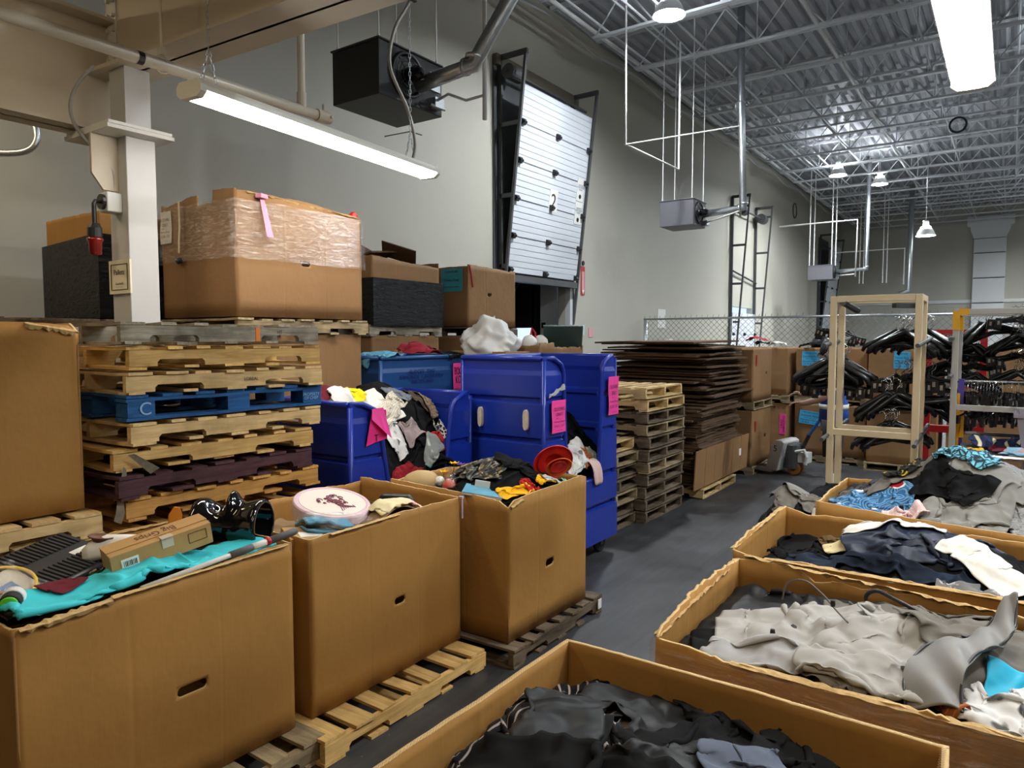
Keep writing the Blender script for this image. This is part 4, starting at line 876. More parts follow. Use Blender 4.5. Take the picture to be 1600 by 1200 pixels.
for k in range(6): box(bm, (0, -1.0+.36*k+.18, .26), (.014+.002*(k % 2), .352, .5))
tag(obj('leaning_carton', bm, card2, loc=(-3.19, 9.48, .14), rot=(0, R(3), 0)), 'creased flat carton leaning against the foot of the flattened stack', 'cardboard')
bm = bmesh.new(); box(bm, (-3.165, 10.25, .42), (.004, .09, .1)); tag(obj('shipping_label', bm, paper), 'white label stuck near the end of the leaning flat carton', 'label')
bm = bmesh.new(); box(bm, (0, 0, 0), (.46, .035, .36)); tag(obj('green_board', bm, M('dark_green', (.03, .06, .055), .5), loc=(-4.33, 7.2, 2.05), rot=(.5, .0, R(35))), 'dark green board tilted in the open low carton behind the tall blue truck', 'board')
bm = bmesh.new(); prism(bm, [(-.2, -.15), (.25, -.12), (.1, .25), (-.05, .12)], 1, -.01, .01); tag(obj('cardboard_scrap', bm, card_d, loc=(-4.52, 7.22, 1.97), rot=(.2, .1, R(40))), 'bent dark cardboard piece beside the green board', 'cardboard')
stack_fill(-4.95, -4.2, 6.5, 7.4, 1, 23., why='below the open carton behind the tall blue truck')
stack_fill(-5.05, -4.28, 5.97, 6.42, 1, 25., why='under the white woven bag')
gaylord('narrow plain carton holding up the white woven bag', -5.05, -4.28, 5.97, 6.42, 1.12, .80, mat=card2, seed=26.)
gaylord('open low carton of oddments seen over the tall blue truck', -4.98, -4.17, 6.45, 7.4, 1.12, .86, {'+x': [(0, .03), (.3, .03), (.31, -.02), (1, -.02)]}, mat=card2, seed=24., rough=.012)
bm = bmesh.new(); lathe(bm, [(0, .09), (.06, .08), (.09, .03), (.09, 0), (0, 0)], 16); p_ = mesh('white_cup', bm, paper, True)
for k, (x, y) in enumerate(((-4.52, 6.78), (-4.48, 6.95))): tag(put('cup', p_, None, (x, y, 2.0), (.6, .2, 0)), 'white rounded cup in the open low carton, ' + ('nearer the trucks' if k == 0 else 'beside the red hook'), 'cup')
bm = bmesh.new(); tube(bm, [(-4.5, 6.87, 1.8), (-4.5, 6.87, 2.12), (-4.52, 6.83, 2.18), (-4.53, 6.82, 2.1)], .012, 6); tag(obj('red_hook', bm, red), 'thin red hook standing up from the open low carton', 'hook')
# ------------------------------------------------------------------ tall blue laundry trucks
def rows_wall(bm, rows, a, b, off, ax):
    """wall strip: rows = [z...]; a(z), b(z): start and end along the wall; off(z): outward offset; ax maps (s, off, z) -> Vector"""
    prev = None
    for z in rows:
        cur = [bm.verts.new(ax(a(z)+(b(z)-a(z))*k/6, off(z), z)) for k in range(7)]
        if prev:
            for k in range(6): bm.faces.new((prev[k], prev[k+1], cur[k+1], cur[k]))
        prev = cur
def truck(label, x1, y0, Ln, D, H, ledges, zc, mat, wt=.27, wb=.36, open_side=True, slots=None):
    """x1: face towards the aisle, y0: near end"""
    g = thing('laundry_truck', label, 'truck', (x1-D/2, y0+Ln/2, 0))
    zb = .17; rows = [zb]
    for l in ledges: rows += [l-.035, l-.02, l+.012, l+.03]
    rows = sorted(set(rows+[H-.14, H-.10, H-.05, H]+[zc, zc+.03, zc+.1]+[zb+(H-zb)*k/9 for k in range(10)]))
    def off(z):
        o = -.012 if z > H-.12 else 0
        for l in ledges:
            if l-.03 < z < l+.022: return o-.028
        return o+.006*sum(z < l for l in ledges)
    th = .02
    def fin(bm, name):
        bmesh.ops.remove_doubles(bm, verts=bm.verts[:], dist=.0005); bmesh.ops.recalc_face_normals(bm, faces=bm.faces[:])
        me = bpy.data.meshes.new(name); bm.to_mesh(me); bm.free(); me.materials.append(mat); o = put(name, me, g)
        s = o.modifiers.new('thick', 'SOLIDIFY'); s.thickness = th; s.offset = 0; b_ = o.modifiers.new('bev', 'BEVEL'); b_.width = .006; b_.segments = 2; b_.limit_method = 'ANGLE'; b_.angle_limit = R(30); return o
    for s in (-1, 1):
        bm = bmesh.new(); rows_wall(bm, rows, lambda z: -D/2, lambda z: D/2, off, lambda q, o, z: Vector((q, s*(Ln/2+o), z))); fin(bm, 'end_wall')
    bm = bmesh.new(); rows_wall(bm, rows, lambda z: -Ln/2, lambda z: Ln/2, off, lambda q, o, z: Vector((-D/2-o, q, z))); fin(bm, 'back_wall')
    bm = bmesh.new()
    if open_side:
        def wid(z):
            f = min(1, max(0, (H-z)/(H-zc))); w = wt*.92+(wb-wt)*f
            d = z-(H-.14)
            if d > 0: w -= .14-math.sqrt(max(0, .14**2-d*d))
            if z < zc+.1: w += .05
            return w
        up = [z for z in rows if z >= zc]; lo = [z for z in rows if z <= zc]
        rows_wall(bm, lo, lambda z: -Ln/2, lambda z: Ln/2, off, lambda q, o, z: Vector((D/2+o, q, z)))
        rows_wall(bm, up, lambda z: -Ln/2, lambda z: -Ln/2+wid(z), off, lambda q, o, z: Vector((D/2+o, q, z)))
        rows_wall(bm, up, lambda z: Ln/2-wid(z), lambda z: Ln/2, off, lambda q, o, z: Vector((D/2+o, q, z)))
        fin(bm, 'side_wall')
        bm = bmesh.new()
        p1 = [(D/2+.012, -Ln/2+wid(z), z) for z in up[::-1]]; p2 = [(D/2+.012, Ln/2-wid(z), z) for z in up]
        tube(bm, [(D/2-.03, -Ln/2+.02, H)]+p1+[(D/2+.012, -Ln/2+wid(zc)+.04, zc-.01), (D/2+.012, Ln/2-wid(zc)-.04, zc-.01)]+p2+[(D/2-.03, Ln/2-.02, H)], .02, 8); obj('opening_lip', bm, mat, g, smooth=True)
    else:
        rows_wall(bm, rows, lambda z: -Ln/2, lambda z: Ln/2, off, lambda q, o, z: Vector((D/2+o, q, z))); fin(bm, 'side_wall')
    bm = bmesh.new()
    for y in (-Ln/2, Ln/2): tube(bm, [(-D/2, y, H), (D/2-.03, y, H)], .022, 8)
    tube(bm, [(-D/2, -Ln/2, H), (-D/2, Ln/2, H)], .022, 8)
    if not open_side: tube(bm, [(D/2, -Ln/2, H), (D/2, Ln/2, H)], .022, 8)
    obj('rim', bm, mat, g, smooth=True)
    for sx in (-1, 1):
        for sy in (-1, 1): bm = bmesh.new(); tube(bm, [(sx*(D/2-.004), sy*(Ln/2-.004), zb), (sx*(D/2-.004), sy*(Ln/2-.004), H-.02)], .02, 8); obj('corner_rib', bm, mat, g, smooth=True)
    bm = bmesh.new(); box(bm, (0, 0, zb+.01), (D-.02, Ln-.02, .03)); obj('base', bm, mat, g)
    for sx in (-1, 1):
        for sy in (-1, 1):
            bm = bmesh.new(); box(bm, (0, 0, .145), (.09, .09, .012)); box(bm, (-.028, 0, .11), (.006, .05, .08)); box(bm, (.028, 0, .11), (.006, .05, .08)); c = obj('caster', bm, steel_d, g, (sx*(D/2-.10), sy*(Ln/2-.11), 0))
            bm = bmesh.new(); lathe(bm, [(0, -.02), (.05, -.02), (.055, -.024), (.088, -.024), (.096, -.015), (.096, .015), (.088, .024), (.055, .024), (.05, .02), (0, .02)], 20, Matrix.Translation((0, 0, .097)) @ Matrix.Rotation(R(90), 4, 'Y')); obj('wheel', bm, rubber, c, smooth=True)
    if slots:
        for q in slots:
            bm = bmesh.new(); pr = []
            for k in range(16):
                a = 2*PI*k/16; pr.append((.022*math.cos(a), .05*math.sin(a)+(.035 if math.sin(a) > 0 else -.035)))
            prism(bm, pr, 1, -.045, .0); obj('hand_slot', bm, M('pale_cloth_behind', (.62, .55, .45), .8, var=.4, scale=20), g, (q, -Ln/2-.002, 1.385))
    return g
t1 = truck('short blue laundry truck with a folded pink notice, clothes spilling out of its side', -3.80, 3.42, 1.36, .80, 1.585, (1.19, .78, .5), .80, plastic_b, .27, .40)
t2 = truck('tall blue laundry truck with two hand slots and a pink Clothing Only notice', -3.10, 4.86, 1.27, .85, 1.89, (1.55, 1.215, .80, .51), .775, plastic_b, .30, .37, slots=(-.20, .27))
t5 = truck('darker blue closed laundry truck under the stored cartons, clothes piled on top', -4.80, 4.70, 1.235, .84, 1.87, (1.42,), .8, plastic_t, open_side=False)
notice(t2, (.468, -.635+.165, 1.41), (0, 0, R(90)), .215, .27, pink); notice(t2, (.468, .635-.115, 1.52), (0, 0, R(90)), .20, .36, pink)
bm = bmesh.new(); loft(bm, [[Vector((.45+.01*math.sin(k*2.), -.635+.04+.07*k*.5, 1.565+.01*k+.012*math.sin(k*1.7))), Vector((.455, -.635+.04+.07*k*.5, 1.595+.012*k+.01*math.cos(k*2.1)))] for k in range(8)], closed=False, cap=False); obj('torn_tape', bm, M('torn_film', (.5, .52, .52), .2, var=.5, scale=40), t2)
# folded pink notice of the short truck
bm = bmesh.new(); V = lambda y, z, o: Vector((.428+o, y, z))
loft(bm, [[V(-.66+.10, 1.28, .004), V(-.66+.16, 1.54, .006)], [V(-.66+.2, 1.30, .002), V(-.66+.24, 1.54, .006)], [V(-.66+.31, 1.315, .004), V(-.66+.30, 1.53, .006)]], closed=False, cap=False)
n_ = obj('paper_notice', bm, M('pink_dark', (.75, .02, .22), .6, var=.2), t1)
bm = bmesh.new(); loft(bm, [[V(-.66+.155, 1.545, .01), V(-.66+.145, 1.47, .02)], [V(-.66+.215, 1.55, .02), V(-.66+.25, 1.37, .045)], [V(-.66+.265, 1.55, .012), V(-.66+.345, 1.31, .02)]], closed=False, cap=False); obj('folded_corner', bm, pink, n_)
text('T', .05, ink, n_, (.436, -.46, 1.33), FX, 'print')
notice(t5, (.455, .47, 1.60), (0, 0, R(90)), .15, .40, pink, lines=(('BOO', .2, .25, .8), ('KO', .2, .05, .6), ('SORT', .12, -.2, .8)))
text('BUDGET TWP\nRAMONDE  LAUNDRYSUPPLY\n\n1-800-555-0000' if False else 'BUDGET  TWP\nRAMONDE  CARTSUPPLY\n800-335-3663', .04, ink_b, t5, (.437, -.06, 1.68), FX)
em = text('BULK\nTRUCKS', .05, ink_b, t1, (-.12, -.697, 1.42), FY, 'embossing'); text('mfg. usa', .03, ink_b, t1, (-.12, -.697, 1.30), FY, 'embossing')
# ------------------------------------------------------------------ chain link fence
fn = thing('chain_link_fence', 'chain link fence across the hall behind the stored cartons', 'fence', (-7.6, 16.6, 0))
FW, FH = 9.3, 2.52
bm = bmesh.new(); s_ = .135; n = int((FW+FH)/s_)
def wire(b, x0, z0, x1, z1):
    b_ = .004; d = Vector((x1-x0, 0, z1-z0)).normalized(); u = Vector((-d.z, 0, d.x))*b_; v = Vector((0, b_, 0))
    a = [b.verts.new(Vector((x0, 0, z0))+q) for q in (u, v-u*.5, -v-u*.5)]; c = [b.verts.new(Vector((x1, 0, z1))+q) for q in (u, v-u*.5, -v-u*.5)]
    for k in range(3): b.faces.new((a[k], a[(k+1) % 3], c[(k+1) % 3], c[k]))
for k in range(-int(FH/s_)-1, int(FW/s_)):
    x = k*s_
    for sg_ in (1, -1):
        pts = [(x, .05), (x+FH, .05+FH)] if sg_ > 0 else [(x+FH, .05), (x, .05+FH)]
        q = []
        (xa, za), (xb, zb_) = pts
        if xa > xb: xa, za, xb, zb_ = xb, zb_, xa, za
        sl = (zb_-za)/(xb-xa)
        if xa < 0: za += -xa*sl; xa = 0
        if xb > FW: zb_ -= (xb-FW)*sl; xb = FW
        if xb-xa > .05: wire(bm, xa, za, xb, zb_)
for k in range(int(FW/s_)): wire(bm, k*s_, FH+.03, k*s_+.03, FH+.11)
tag(obj('wire_mesh', bm, steel_d, fn), kind='stuff')
bm = bmesh.new(); tube(bm, [(0, 0, FH+.03), (FW, 0, FH+.03)], .025, 8); obj('top_rail', bm, steel, fn, smooth=True)
for x in (.03, 2.2, 4.6, 6.0, 7.6, 9.2):
    bm = bmesh.new(); tube(bm, [(0, 0, 0), (0, 0, FH+.06)], .045 if x < 1 else .03, 10); obj('post', bm, steel, fn, (x, .03, 0), smooth=True)
# ------------------------------------------------------------------ stored cartons before the fence, two high
def pair(x0, x1, y0, y1, up, lo, seed, up_kw=None, lo_kw=None):
    cx, cy = (x0+x1)/2, (y0+y1)/2
    for k in range(2):
        pallet(' '.join(('pallet under the ' + (up if k else lo).replace('fence row ', '')).split()[:16]), (cx, cy, .985*k), R(90 if (y1-y0) > (x1-x0) else 0), wood_w, 1.15, 1.0, int(seed*7)+k)
    lo_ = gaylord(lo, x0, x1, y0, y1, PW, .85, mat=card2, seed=seed, **(lo_kw or {})); up_ = gaylord(up, x0, x1, y0, y1, .985+PW, .80, mat=card2, seed=seed+2, **(up_kw or {})); return lo_, up_
BL = (('HOUSEWARES', .12, .33, .7), ('Donation Range', .13, .12, .85), ('store use only', .07, -.02, .6), ('Donation Range', .12, -.16, .85), ('3 3/3 - 3/7', .10, -.32, .7))
l1, u1 = pair(-4.25, -3.15, 10.75, 11.75, 'upper carton with a red tag past the end of the flattened stack', 'lower carton with a hand hole past the end of the flattened stack', 31.)
for g_, zz_ in ((u1, .62), (l1, .6)):
    bm = bmesh.new(); box(bm, (.56, -.35, zz_), (.006, .05, .16)); obj('red_tag', bm, red, g_)
    bm = bmesh.new(); prism(bm, [(.04*math.cos(2*PI*k/14), .025*math.sin(2*PI*k/14)) for k in range(14)], 0, .56, .566); obj('hand_hole', bm, ink, g_, (0, .15, .42))
l2, u2 = pair(-4.1, -3.05, 12.35, 13.3, 'upper fence row carton with red cloth heaped on it', 'lower fence row carton with a pink notice and white clothes on top', 33.)
notice(u2, (-.12, -.49, .60), (0, 0, 0), .28, .34, sky_p, lines=BL)
bm = bmesh.new(); box(bm, (.47, -.485, .5), (.10, .006, .34)); nn = obj('paper_notice', bm, pink, l2); text('CLOTHING\nONLY', .03, ink, nn, (.47, -.492, .5), (R(90), R(90), 0), width=.28)
l3, u3 = pair(-2.95, -1.86, 12.5, 13.5, 'upper fence row carton with a blue notice and a black helmet on top', 'lower fence row carton with a torn blue notice behind the pallet jack', 35., lo_kw=dict(hole={'-y': (.45, .42, .13, .05)}))
notice(u3, (-.30, -.52, .62), (0, 0, 0), .30, .24, sky_p, lines=BL); notice(l3, (-.30, -.52, .62), (0, .1, 0), .34, .22, sky_p, lines=BL)
l4, u4 = pair(-1.82, -.86, 12.3, 13.3, 'upper fence row carton with two blue notices behind the hangers', 'lower fence row carton behind the tan hanger rack', 37.)
notice(u4, (-.02, -.52, .62), (0, .03, 0), .22, .26, sky_p, lines=BL); notice(u4, (.22, -.52, .60), (0, -.06, 0), .09, .25, sky_p, lines=BL[1:4])
bm = bmesh.new(); box(bm, (.5, -.515, .4), (.02, .01, .78)); obj('red_edge', bm, red, u4)
l5, u5 = pair(-.75, .35, 12.3, 13.3, 'upper fence row carton beyond the grey taped rack', 'lower fence row carton beyond the grey taped rack', 39.)
# things on the fence row
hm = thing('helmet', 'black helmet lying on the fence row carton with the blue notice', 'helmet', (-2.62, 12.8, 1.91))
bm = bmesh.new(); lathe(bm, [(0, .20), (.08, .19), (.14, .14), (.165, .06), (.16, 0), (.13, 0), (.13, .05), (0, .05)], 20); obj('shell', bm, M('helmet_black', (.02, .02, .022), .3), hm, smooth=True)
bm = bmesh.new(); loft(bm, [[Vector((.17*math.cos(a)*r_, -.17*math.sin(a)*r_-.02*q, .03+.02*q)) for a in [PI*k/10 for k in range(11)]] for q, r_ in ((0, .95), (1, 1.25))], closed=False, cap=False); obj('visor', bm, black, hm)
# ------------------------------------------------------------------ pallet jack
jk = thing('pallet_jack', 'white pallet jack numbered 5 with a blue handle, beside the fence row cartons', 'pallet jack', (-2.78, 11.25, 0), R(-12))
bm = bmesh.new()
for y in (-.19, .19): box(bm, (-.62, y, .06), (1.05, .15, .05))
obj('forks', bm, M('jack_white', (.55, .55, .53), .45, var=.2, scale=14), jk, bevel=.008)
bm = bmesh.new(); prism(bm, [(-.19, .06), (.0, .06), (.10, .50), (.05, .53), (-.04, .53), (-.10, .45)], 1, -.26, .26); pl = obj('mast_plate', bm, MATS['jack_white'], jk, bevel=.015)
text('5', .09, ink, jk, (-.03, -.268, .40), FY)
bm = bmesh.new(); lathe(bm, [(0, .48), (.12, .48), (.14, .45), (.14, .1), (0, .1)], 16); obj('pump_body', bm, steel_d, jk, (.12, 0, 0)); bm = bmesh.new(); box(bm, (.27, 0, .28), (.22, .16, .16)); tube(bm, [(.2, -.1, .36), (.34, -.1, .4), (.38, -.1, .3), (.36, -.1, .18)], .025, 8); obj('pump_link', bm, MATS['jack_white'], jk, bevel=.02)
for y in (-.06, .06):
    bm = bmesh.new(); lathe(bm, [(0, -.025), (.10, -.025), (.10, .025), (0, .025)], 20, Matrix.Translation((.17, y, .10)) @ Matrix.Rotation(R(90), 4, 'X')); w_ = obj('steer_wheel', bm, M('orange_wheel', (.30, .12, .02), .5, var=.3), jk, bevel=.01)
    bm = bmesh.new(); lathe(bm, [(0, -.03), (.04, -.03), (.04, .03), (0, .03)], 12, Matrix.Translation((.17, y, .10)) @ Matrix.Rotation(R(90), 4, 'X')); obj('hub', bm, steel_d, w_)
bm = bmesh.new(); tube(bm, [(.2, 0, .25), (.36, 0, .62)], .03, 8); obj('handle_foot', bm, black, jk); bm = bmesh.new(); tube(bm, [(.36, 0, .62), (.74, 0, 1.2)], .026, 8); hb = obj('handle_bar', bm, M('handle_blue', (.02, .09, .28), .4), jk); bm = bmesh.new(); tube(bm, [(.74, 0, 1.2), (.72, -.11, 1.26), (.80, -.11, 1.38), (.80, .11, 1.38), (.72, .11, 1.26), (.74, 0, 1.2)], .016, 6); obj('grip_loop', bm, black, hb)
tag(obj('can', (lambda b: (lathe(b, [(0, .13), (.032, .13), (.034, .12), (.034, .01), (.03, 0), (0, 0)], 12), b)[-1])(bmesh.new()), steel, loc=(-2.2, 12.1, 0)), 'small silver can standing on the floor by the lower cartons', 'can')
# ------------------------------------------------------------------ tan and grey hanger racks
tan = M('tan_paint', (.66, .55, .36), .45, var=.06)
greyr = M('rack_grey', (.42, .41, .39), .45, var=.08)
def rack(label, x0, x1, y0, y1, H, mat, ms, sq, rails):
    g = thing('hanger_rack', label, 'rack', ((x0+x1)/2, (y0+y1)/2, 0)); w, d = x1-x0, y1-y0
    for sx in (-1, 1):
        for sy in (-1, 1):
            bm = bmesh.new(); box(bm, (sx*w/2, sy*d/2, H/2), (sq, sq, H)); obj('post', bm, mat, g, bevel=.004)
    for z in rails:
        for sy in (-1, 1):
            bm = bmesh.new(); box(bm, (0, sy*d/2, z), (w-sq, sq*.9, sq)); obj('cross_rail', bm, mat, g, bevel=.003)
    for z in (H-sq/2, .2):
        for sx in (-1, 1):
            bm = bmesh.new(); box(bm, (sx*w/2, 0, z), (sq*.9, d-sq, sq)); obj('side_rail', bm, mat, g, bevel=.003)
    for z in ms:
        for sx in (-1, 1):
            bm = bmesh.new(); tube(bm, [(sx*(w/2+.02), -d/2-.25, z), (sx*(w/2+.02), d/2+.5, z+.06)], .017, 8); obj('hanging_arm', bm, steel_d, g)
    return g
k1 = rack('tall tan steel hanger rack at the end of the clothing cartons', -1.24, -.61, 6.5, 6.86, 2.41, tan, (1.22, 2.0), .052, (2.385, 1.265))
bm = bmesh.new(); tube(bm, [(-.24, -.2, 2.36), (-.18, .1, 2.30)], .03, 8); obj('top_bracket', bm, steel_d, k1); bm = bmesh.new(); box(bm, (.2, .1, 2.33), (.25, .05, .04), rz(.8)); obj('top_bracket', bm, steel_d, k1)
k2 = rack('grey hanger rack with yellow tape on its corners', -.37, .13, 6.75, 7.3, 2.29, greyr, (1.75, 2.05), .045, (2.268, 1.5))
for sx in (-1, 1):
    for sy in (-1, 1): bm = bmesh.new(); box(bm, (sx*.25, sy*.275, 2.2), (.05, .05, .15)); obj('yellow_tape', bm, yellow, k2)
bm = bmesh.new(); box(bm, (-.2, -.275, 2.27), (.07, .048, .05)); obj('yellow_tape', bm, yellow, k2)
k3 = thing('garment_rail', 'chrome garment rail crowded with clip hangers', 'rack', (.2, 7.0, 0))
bm = bmesh.new(); tube(bm, [(-.55, 0, 1.70), (1.2, 0, 1.70)], .016, 8); obj('rail', bm, chrome, k3)
for x in (-.53, 1.18):
    bm = bmesh.new(); box(bm, (x, 0, .86), (.04, .04, 1.72)); obj('post', bm, M('purple_post', (.08, .05, .30), .4) if x < 0 else chrome, k3)
bm = bmesh.new(); box(bm, (-.53, -.025, 1.34), (.055, .01, .22)); obj('yellow_tape', bm, yellow, k3); bm = bmesh.new(); box(bm, (-.545, -.03, 1.1), (.02, .01, 1.0)); obj('yellow_tape', bm, yellow, k3)
for z in (.35, 1.27):
    bm = bmesh.new(); box(bm, (.33, 0, z), (1.7, .03, .03)); obj('lower_bar', bm, chrome, k3)
k4 = thing('shelf_table', 'low chrome edged table strewn with folded clothes behind the heap of hoodies', 'table', (.35, 6.3, 0))
bm = bmesh.new(); box(bm, (0, 0, 1.22), (1.3, .7, .02)); obj('top', bm, steel_d, k4); bm = bmesh.new(); tube(bm, [(-.65, -.36, 1.23), (.65, -.36, 1.23)], .016, 8); obj('edge_bar', bm, chrome, k4)
for sx in (-1, 1):
    for sy in (-1, 1):
        bm = bmesh.new(); tube(bm, [(sx*.6, sy*.32, 0), (sx*.6, sy*.32, 1.21)], .016, 8); obj('leg', bm, chrome, k4)
ck = thing('clear_bin', 'clear plastic bin on the low chrome table', 'bin', (.33, 6.4, 1.232))
bm = bmesh.new(); loft(bm, [[Vector((sx*w, sy*w*.8, z)) for sx, sy in ((-1, -1), (1, -1), (1, 1), (-1, 1))] for w, z in ((.24, 0), (.28, .26), (.3, .26), (.3, .285), (.265, .285), (.23, .02))], cap=True); obj('tub', bm, M('bin_plastic', (.30, .27, .31), .15, var=.05), ck)
rf = thing('steel_rack', 'red steel frame standing behind the black hangers', 'rack', (-.55, 8.3, 0))
for x in (-.13, .33):
    bm = bmesh.new(); box(bm, (x, 0, 1.07), (.06, .06, 2.14)); obj('post', bm, red, rf)
for z in (2.11, 1.6, 1.15):
    bm = bmesh.new(); box(bm, (.1, 0, z), (.5, .05, .07)); obj('crossbar', bm, red, rf)
# hangers: moulded top hangers and clip hangers, each a thing of its own
hk = M('hook_metal', (.7, .7, .72), .2, 1.); hp = M('hanger_black', (.012, .012, .013), .28, var=.2)
def hook(bm, z): tube(bm, [(0, 0, z), (0, 0, z+.03), (.022, 0, z+.045), (.028, 0, z+.07), (.012, 0, z+.088), (-.012, 0, z+.088), (-.024, 0, z+.07)], .0025, 5)
def top_hanger():
    bm = bmesh.new()
    tube(bm, [(-.225, 0, -.135), (-.21, 0, -.105), (-.12, 0, -.06), (-.03, 0, -.015), (0, 0, 0), (.03, 0, -.015), (.12, 0, -.06), (.21, 0, -.105), (.225, 0, -.135)], [.012, .017, .017, .015, .013, .015, .017, .017, .012], 7)
    tube(bm, [(-.17, 0, -.10), (0, 0, -.075), (.17, 0, -.10)], .007, 6); a = mesh('top_hanger', bm, hp, True); bm = bmesh.new(); hook(bm, 0); return a, mesh('hook', bm, hk, True)
def clip_hanger():
    bm = bmesh.new(); tube(bm, [(-.19, 0, -.045), (-.05, 0, -.02), (0, 0, 0), (.05, 0, -.02), (.19, 0, -.045)], .009, 6); tube(bm, [(0, 0, -.02), (0, 0, .01)], .012, 6)
    for x in (-.165, .165): box(bm, (x, 0, -.065), (.045, .02, .07)); box(bm, (x, -.014, -.055), (.018, .006, .03), mi=1)
    a = mesh('clip_hanger', bm, (hp, hk)); bm = bmesh.new(); hook(bm, 0); return a, mesh('hook', bm, hk)
HT, HC = top_hanger(), clip_hanger()
def cluster(kind, c, n, spread, label, group, rot=0., tilt=0., step=.022, sc=1.):
    a, b = HT if kind == 't' else HC
    for k in range(n):
        r_ = (tilt*.3+random.uniform(-.05, .05), tilt+random.uniform(-.07, .07), rot+random.uniform(-.12, .12))
        o = put('top_hanger' if kind == 't' else 'clip_hanger', a, None, (c[0]+random.uniform(-spread, spread), c[1]+step*k, c[2]+random.uniform(-.015, .015)), r_); o.scale = (sc, 1.7, sc*(1.3 if kind == 't' else 1.15))
        put('hook', b, o); tag(o, label, 'hanger', group)
G_ = 'black plastic hangers sorted on the racks'
for kind, c, n, sp_, where, rot, tilt, sc in (
    ('c', (-1.33, 7.3, 2.13), 7, .05, 'jumbled at the top of the tan rack', .3, .25, .9), ('t', (-1.40, 7.2, 1.85), 18, .12, 'bunched at the near post of the tan rack', .0, .0, 1.28), ('c', (-1.38, 7.2, 1.64), 14, .12, 'under the top hangers at the near post of the tan rack', .05, .03, 1.2),
    ('t', (-.74, 7.2, 2.12), 18, .14, 'bunched at the far post of the tan rack', .05, .05, 1.15), ('c', (-.72, 7.2, 1.72), 16, .15, 'in the middle of the far post of the tan rack', .0, -.04, 1.3),
    ('t', (-.86, 7.1, 1.56), 16, .06, 'nested below the middle of the far post of the tan rack', .25, -.1, 1.2), ('t', (-.86, 7.0, 1.29), 16, .06, 'nested lowest at the far post of the tan rack', .25, -.1, 1.15), ('t', (-.47, 7.2, 1.52), 16, .07, 'sloping down between the two racks', .2, .45, 1.1), ('c', (-.47, 7.7, 1.98), 8, .05, 'before the red frame, upper bunch', .1, .1, 1.1), ('t', (-.46, 7.7, 1.83), 8, .05, 'before the red frame, lower bunch', .1, .1, 1.0),
    ('t', (-.19, 7.4, 2.20), 8, .05, 'top bunch within the grey rack', .1, -.25, .95), ('t', (-.25, 7.4, 1.99), 8, .05, 'second bunch within the grey rack', .1, .2, .95), ('c', (-.27, 7.4, 1.82), 9, .04, 'third bunch within the grey rack', .0, -.05, .95), ('t', (-.27, 7.4, 1.74), 7, .04, 'lowest bunch within the grey rack', .0, .1, .9),
    ('c', (.03, 7.2, 2.23), 8, .05, 'top bunch at the far post of the grey rack', .1, .1, .95), ('t', (.04, 7.3, 2.08), 8, .05, 'second bunch at the far post of the grey rack', .0, -.05, .9), ('c', (.04, 7.3, 1.92), 9, .05, 'third bunch at the far post of the grey rack', .0, .0, .95), ('t', (.05, 7.3, 1.78), 7, .05, 'lowest bunch at the far post of the grey rack', .0, .05, .9)):
    cluster(kind, c, n, sp_, 'black plastic hanger '+where, 'hangers '+where, rot, tilt, .022, sc)
for k in range(52):     # clip hangers crowded along the chrome rail, seen end on
    o = put('clip_hanger', HC[0], None, (-.30+.021*k, 7.0+random.uniform(-.02, .02), 1.61+random.uniform(-.008, .008)), (0, random.uniform(-.06, .06), R(90)+random.uniform(-.25, .25))); put('hook', HC[1], o); tag(o, 'black clip hanger hanging on the crowded chrome rail', 'hanger', 'clip hangers on the chrome rail')
    o = put('clip_hanger', HC[0], None, (-.29+.021*k, 7.0+random.uniform(-.02, .02), 1.45+random.uniform(-.02, .02)), (0, random.uniform(-.06, .06), R(90)+random.uniform(-.3, .3))); put('hook', HC[1], o); tag(o, 'black clip hanger hooked in the lower tier of the chrome rail', 'hanger', 'lower clip hangers of the chrome rail')
# ------------------------------------------------------------------ the person sorting hangers
pr_ = thing('person', 'person in a blue vest with white stripes sorting behind the hangers', 'person', (-1.87, 10.0, 0), R(8)); pr_.scale = (1.05, 1.05, 1.05)
skin = M('skin', (.42, .24, .17), .55, var=.06)
def skinned(name, pts, edges, rad, mat, parent, sub=2):
    me = bpy.data.meshes.new(name); me.from_pydata(pts, edges, []); me.materials.append(mat)
    o = put(name, me, parent); m_ = o.modifiers.new('skin', 'SKIN'); m_.use_smooth_shade = True
    for v, r_ in zip(me.skin_vertices[0].data, rad): v.radius = (r_, r_) if not isinstance(r_, tuple) else r_
    me.skin_vertices[0].data[0].use_root = True
    s_ = o.modifiers.new('sub', 'SUBSURF'); s_.levels = sub; s_.render_levels = sub; return o
# faces -X; a slight stoop, arms reaching forward to the hangers
pts = [(0, 0, 1.0), (-.01, 0, 1.2), (-.03, 0, 1.42), (-.06, 0, 1.56), (-.09, 0, 1.64), (-.10, 0, 1.72), (-.105, 0, 1.82),
       (-.03, -.19, 1.48), (-.10, -.24, 1.24), (-.32, -.20, 1.16), (-.40, -.18, 1.16), (-.03, .19, 1.48), (-.12, .24, 1.26), (-.36, .18, 1.24), (-.44, .17, 1.25),
       (0, -.10, .92), (.0, -.11, .52), (.03, -.11, .12), (-.02, -.11, .05), (-.13, -.12, .035), (0, .10, .92), (-.02, .12, .52), (.0, .12, .12), (-.05, .12, .05), (-.16, .13, .035)]
edges = [(0, 1), (1, 2), (2, 3), (3, 4), (4, 5), (5, 6), (2, 7), (7, 8), (8, 9), (9, 10), (2, 11), (11, 12), (12, 13), (13, 14), (0, 15), (15, 16), (16, 17), (17, 18), (18, 19), (0, 20), (20, 21), (21, 22), (22, 23), (23, 24)]
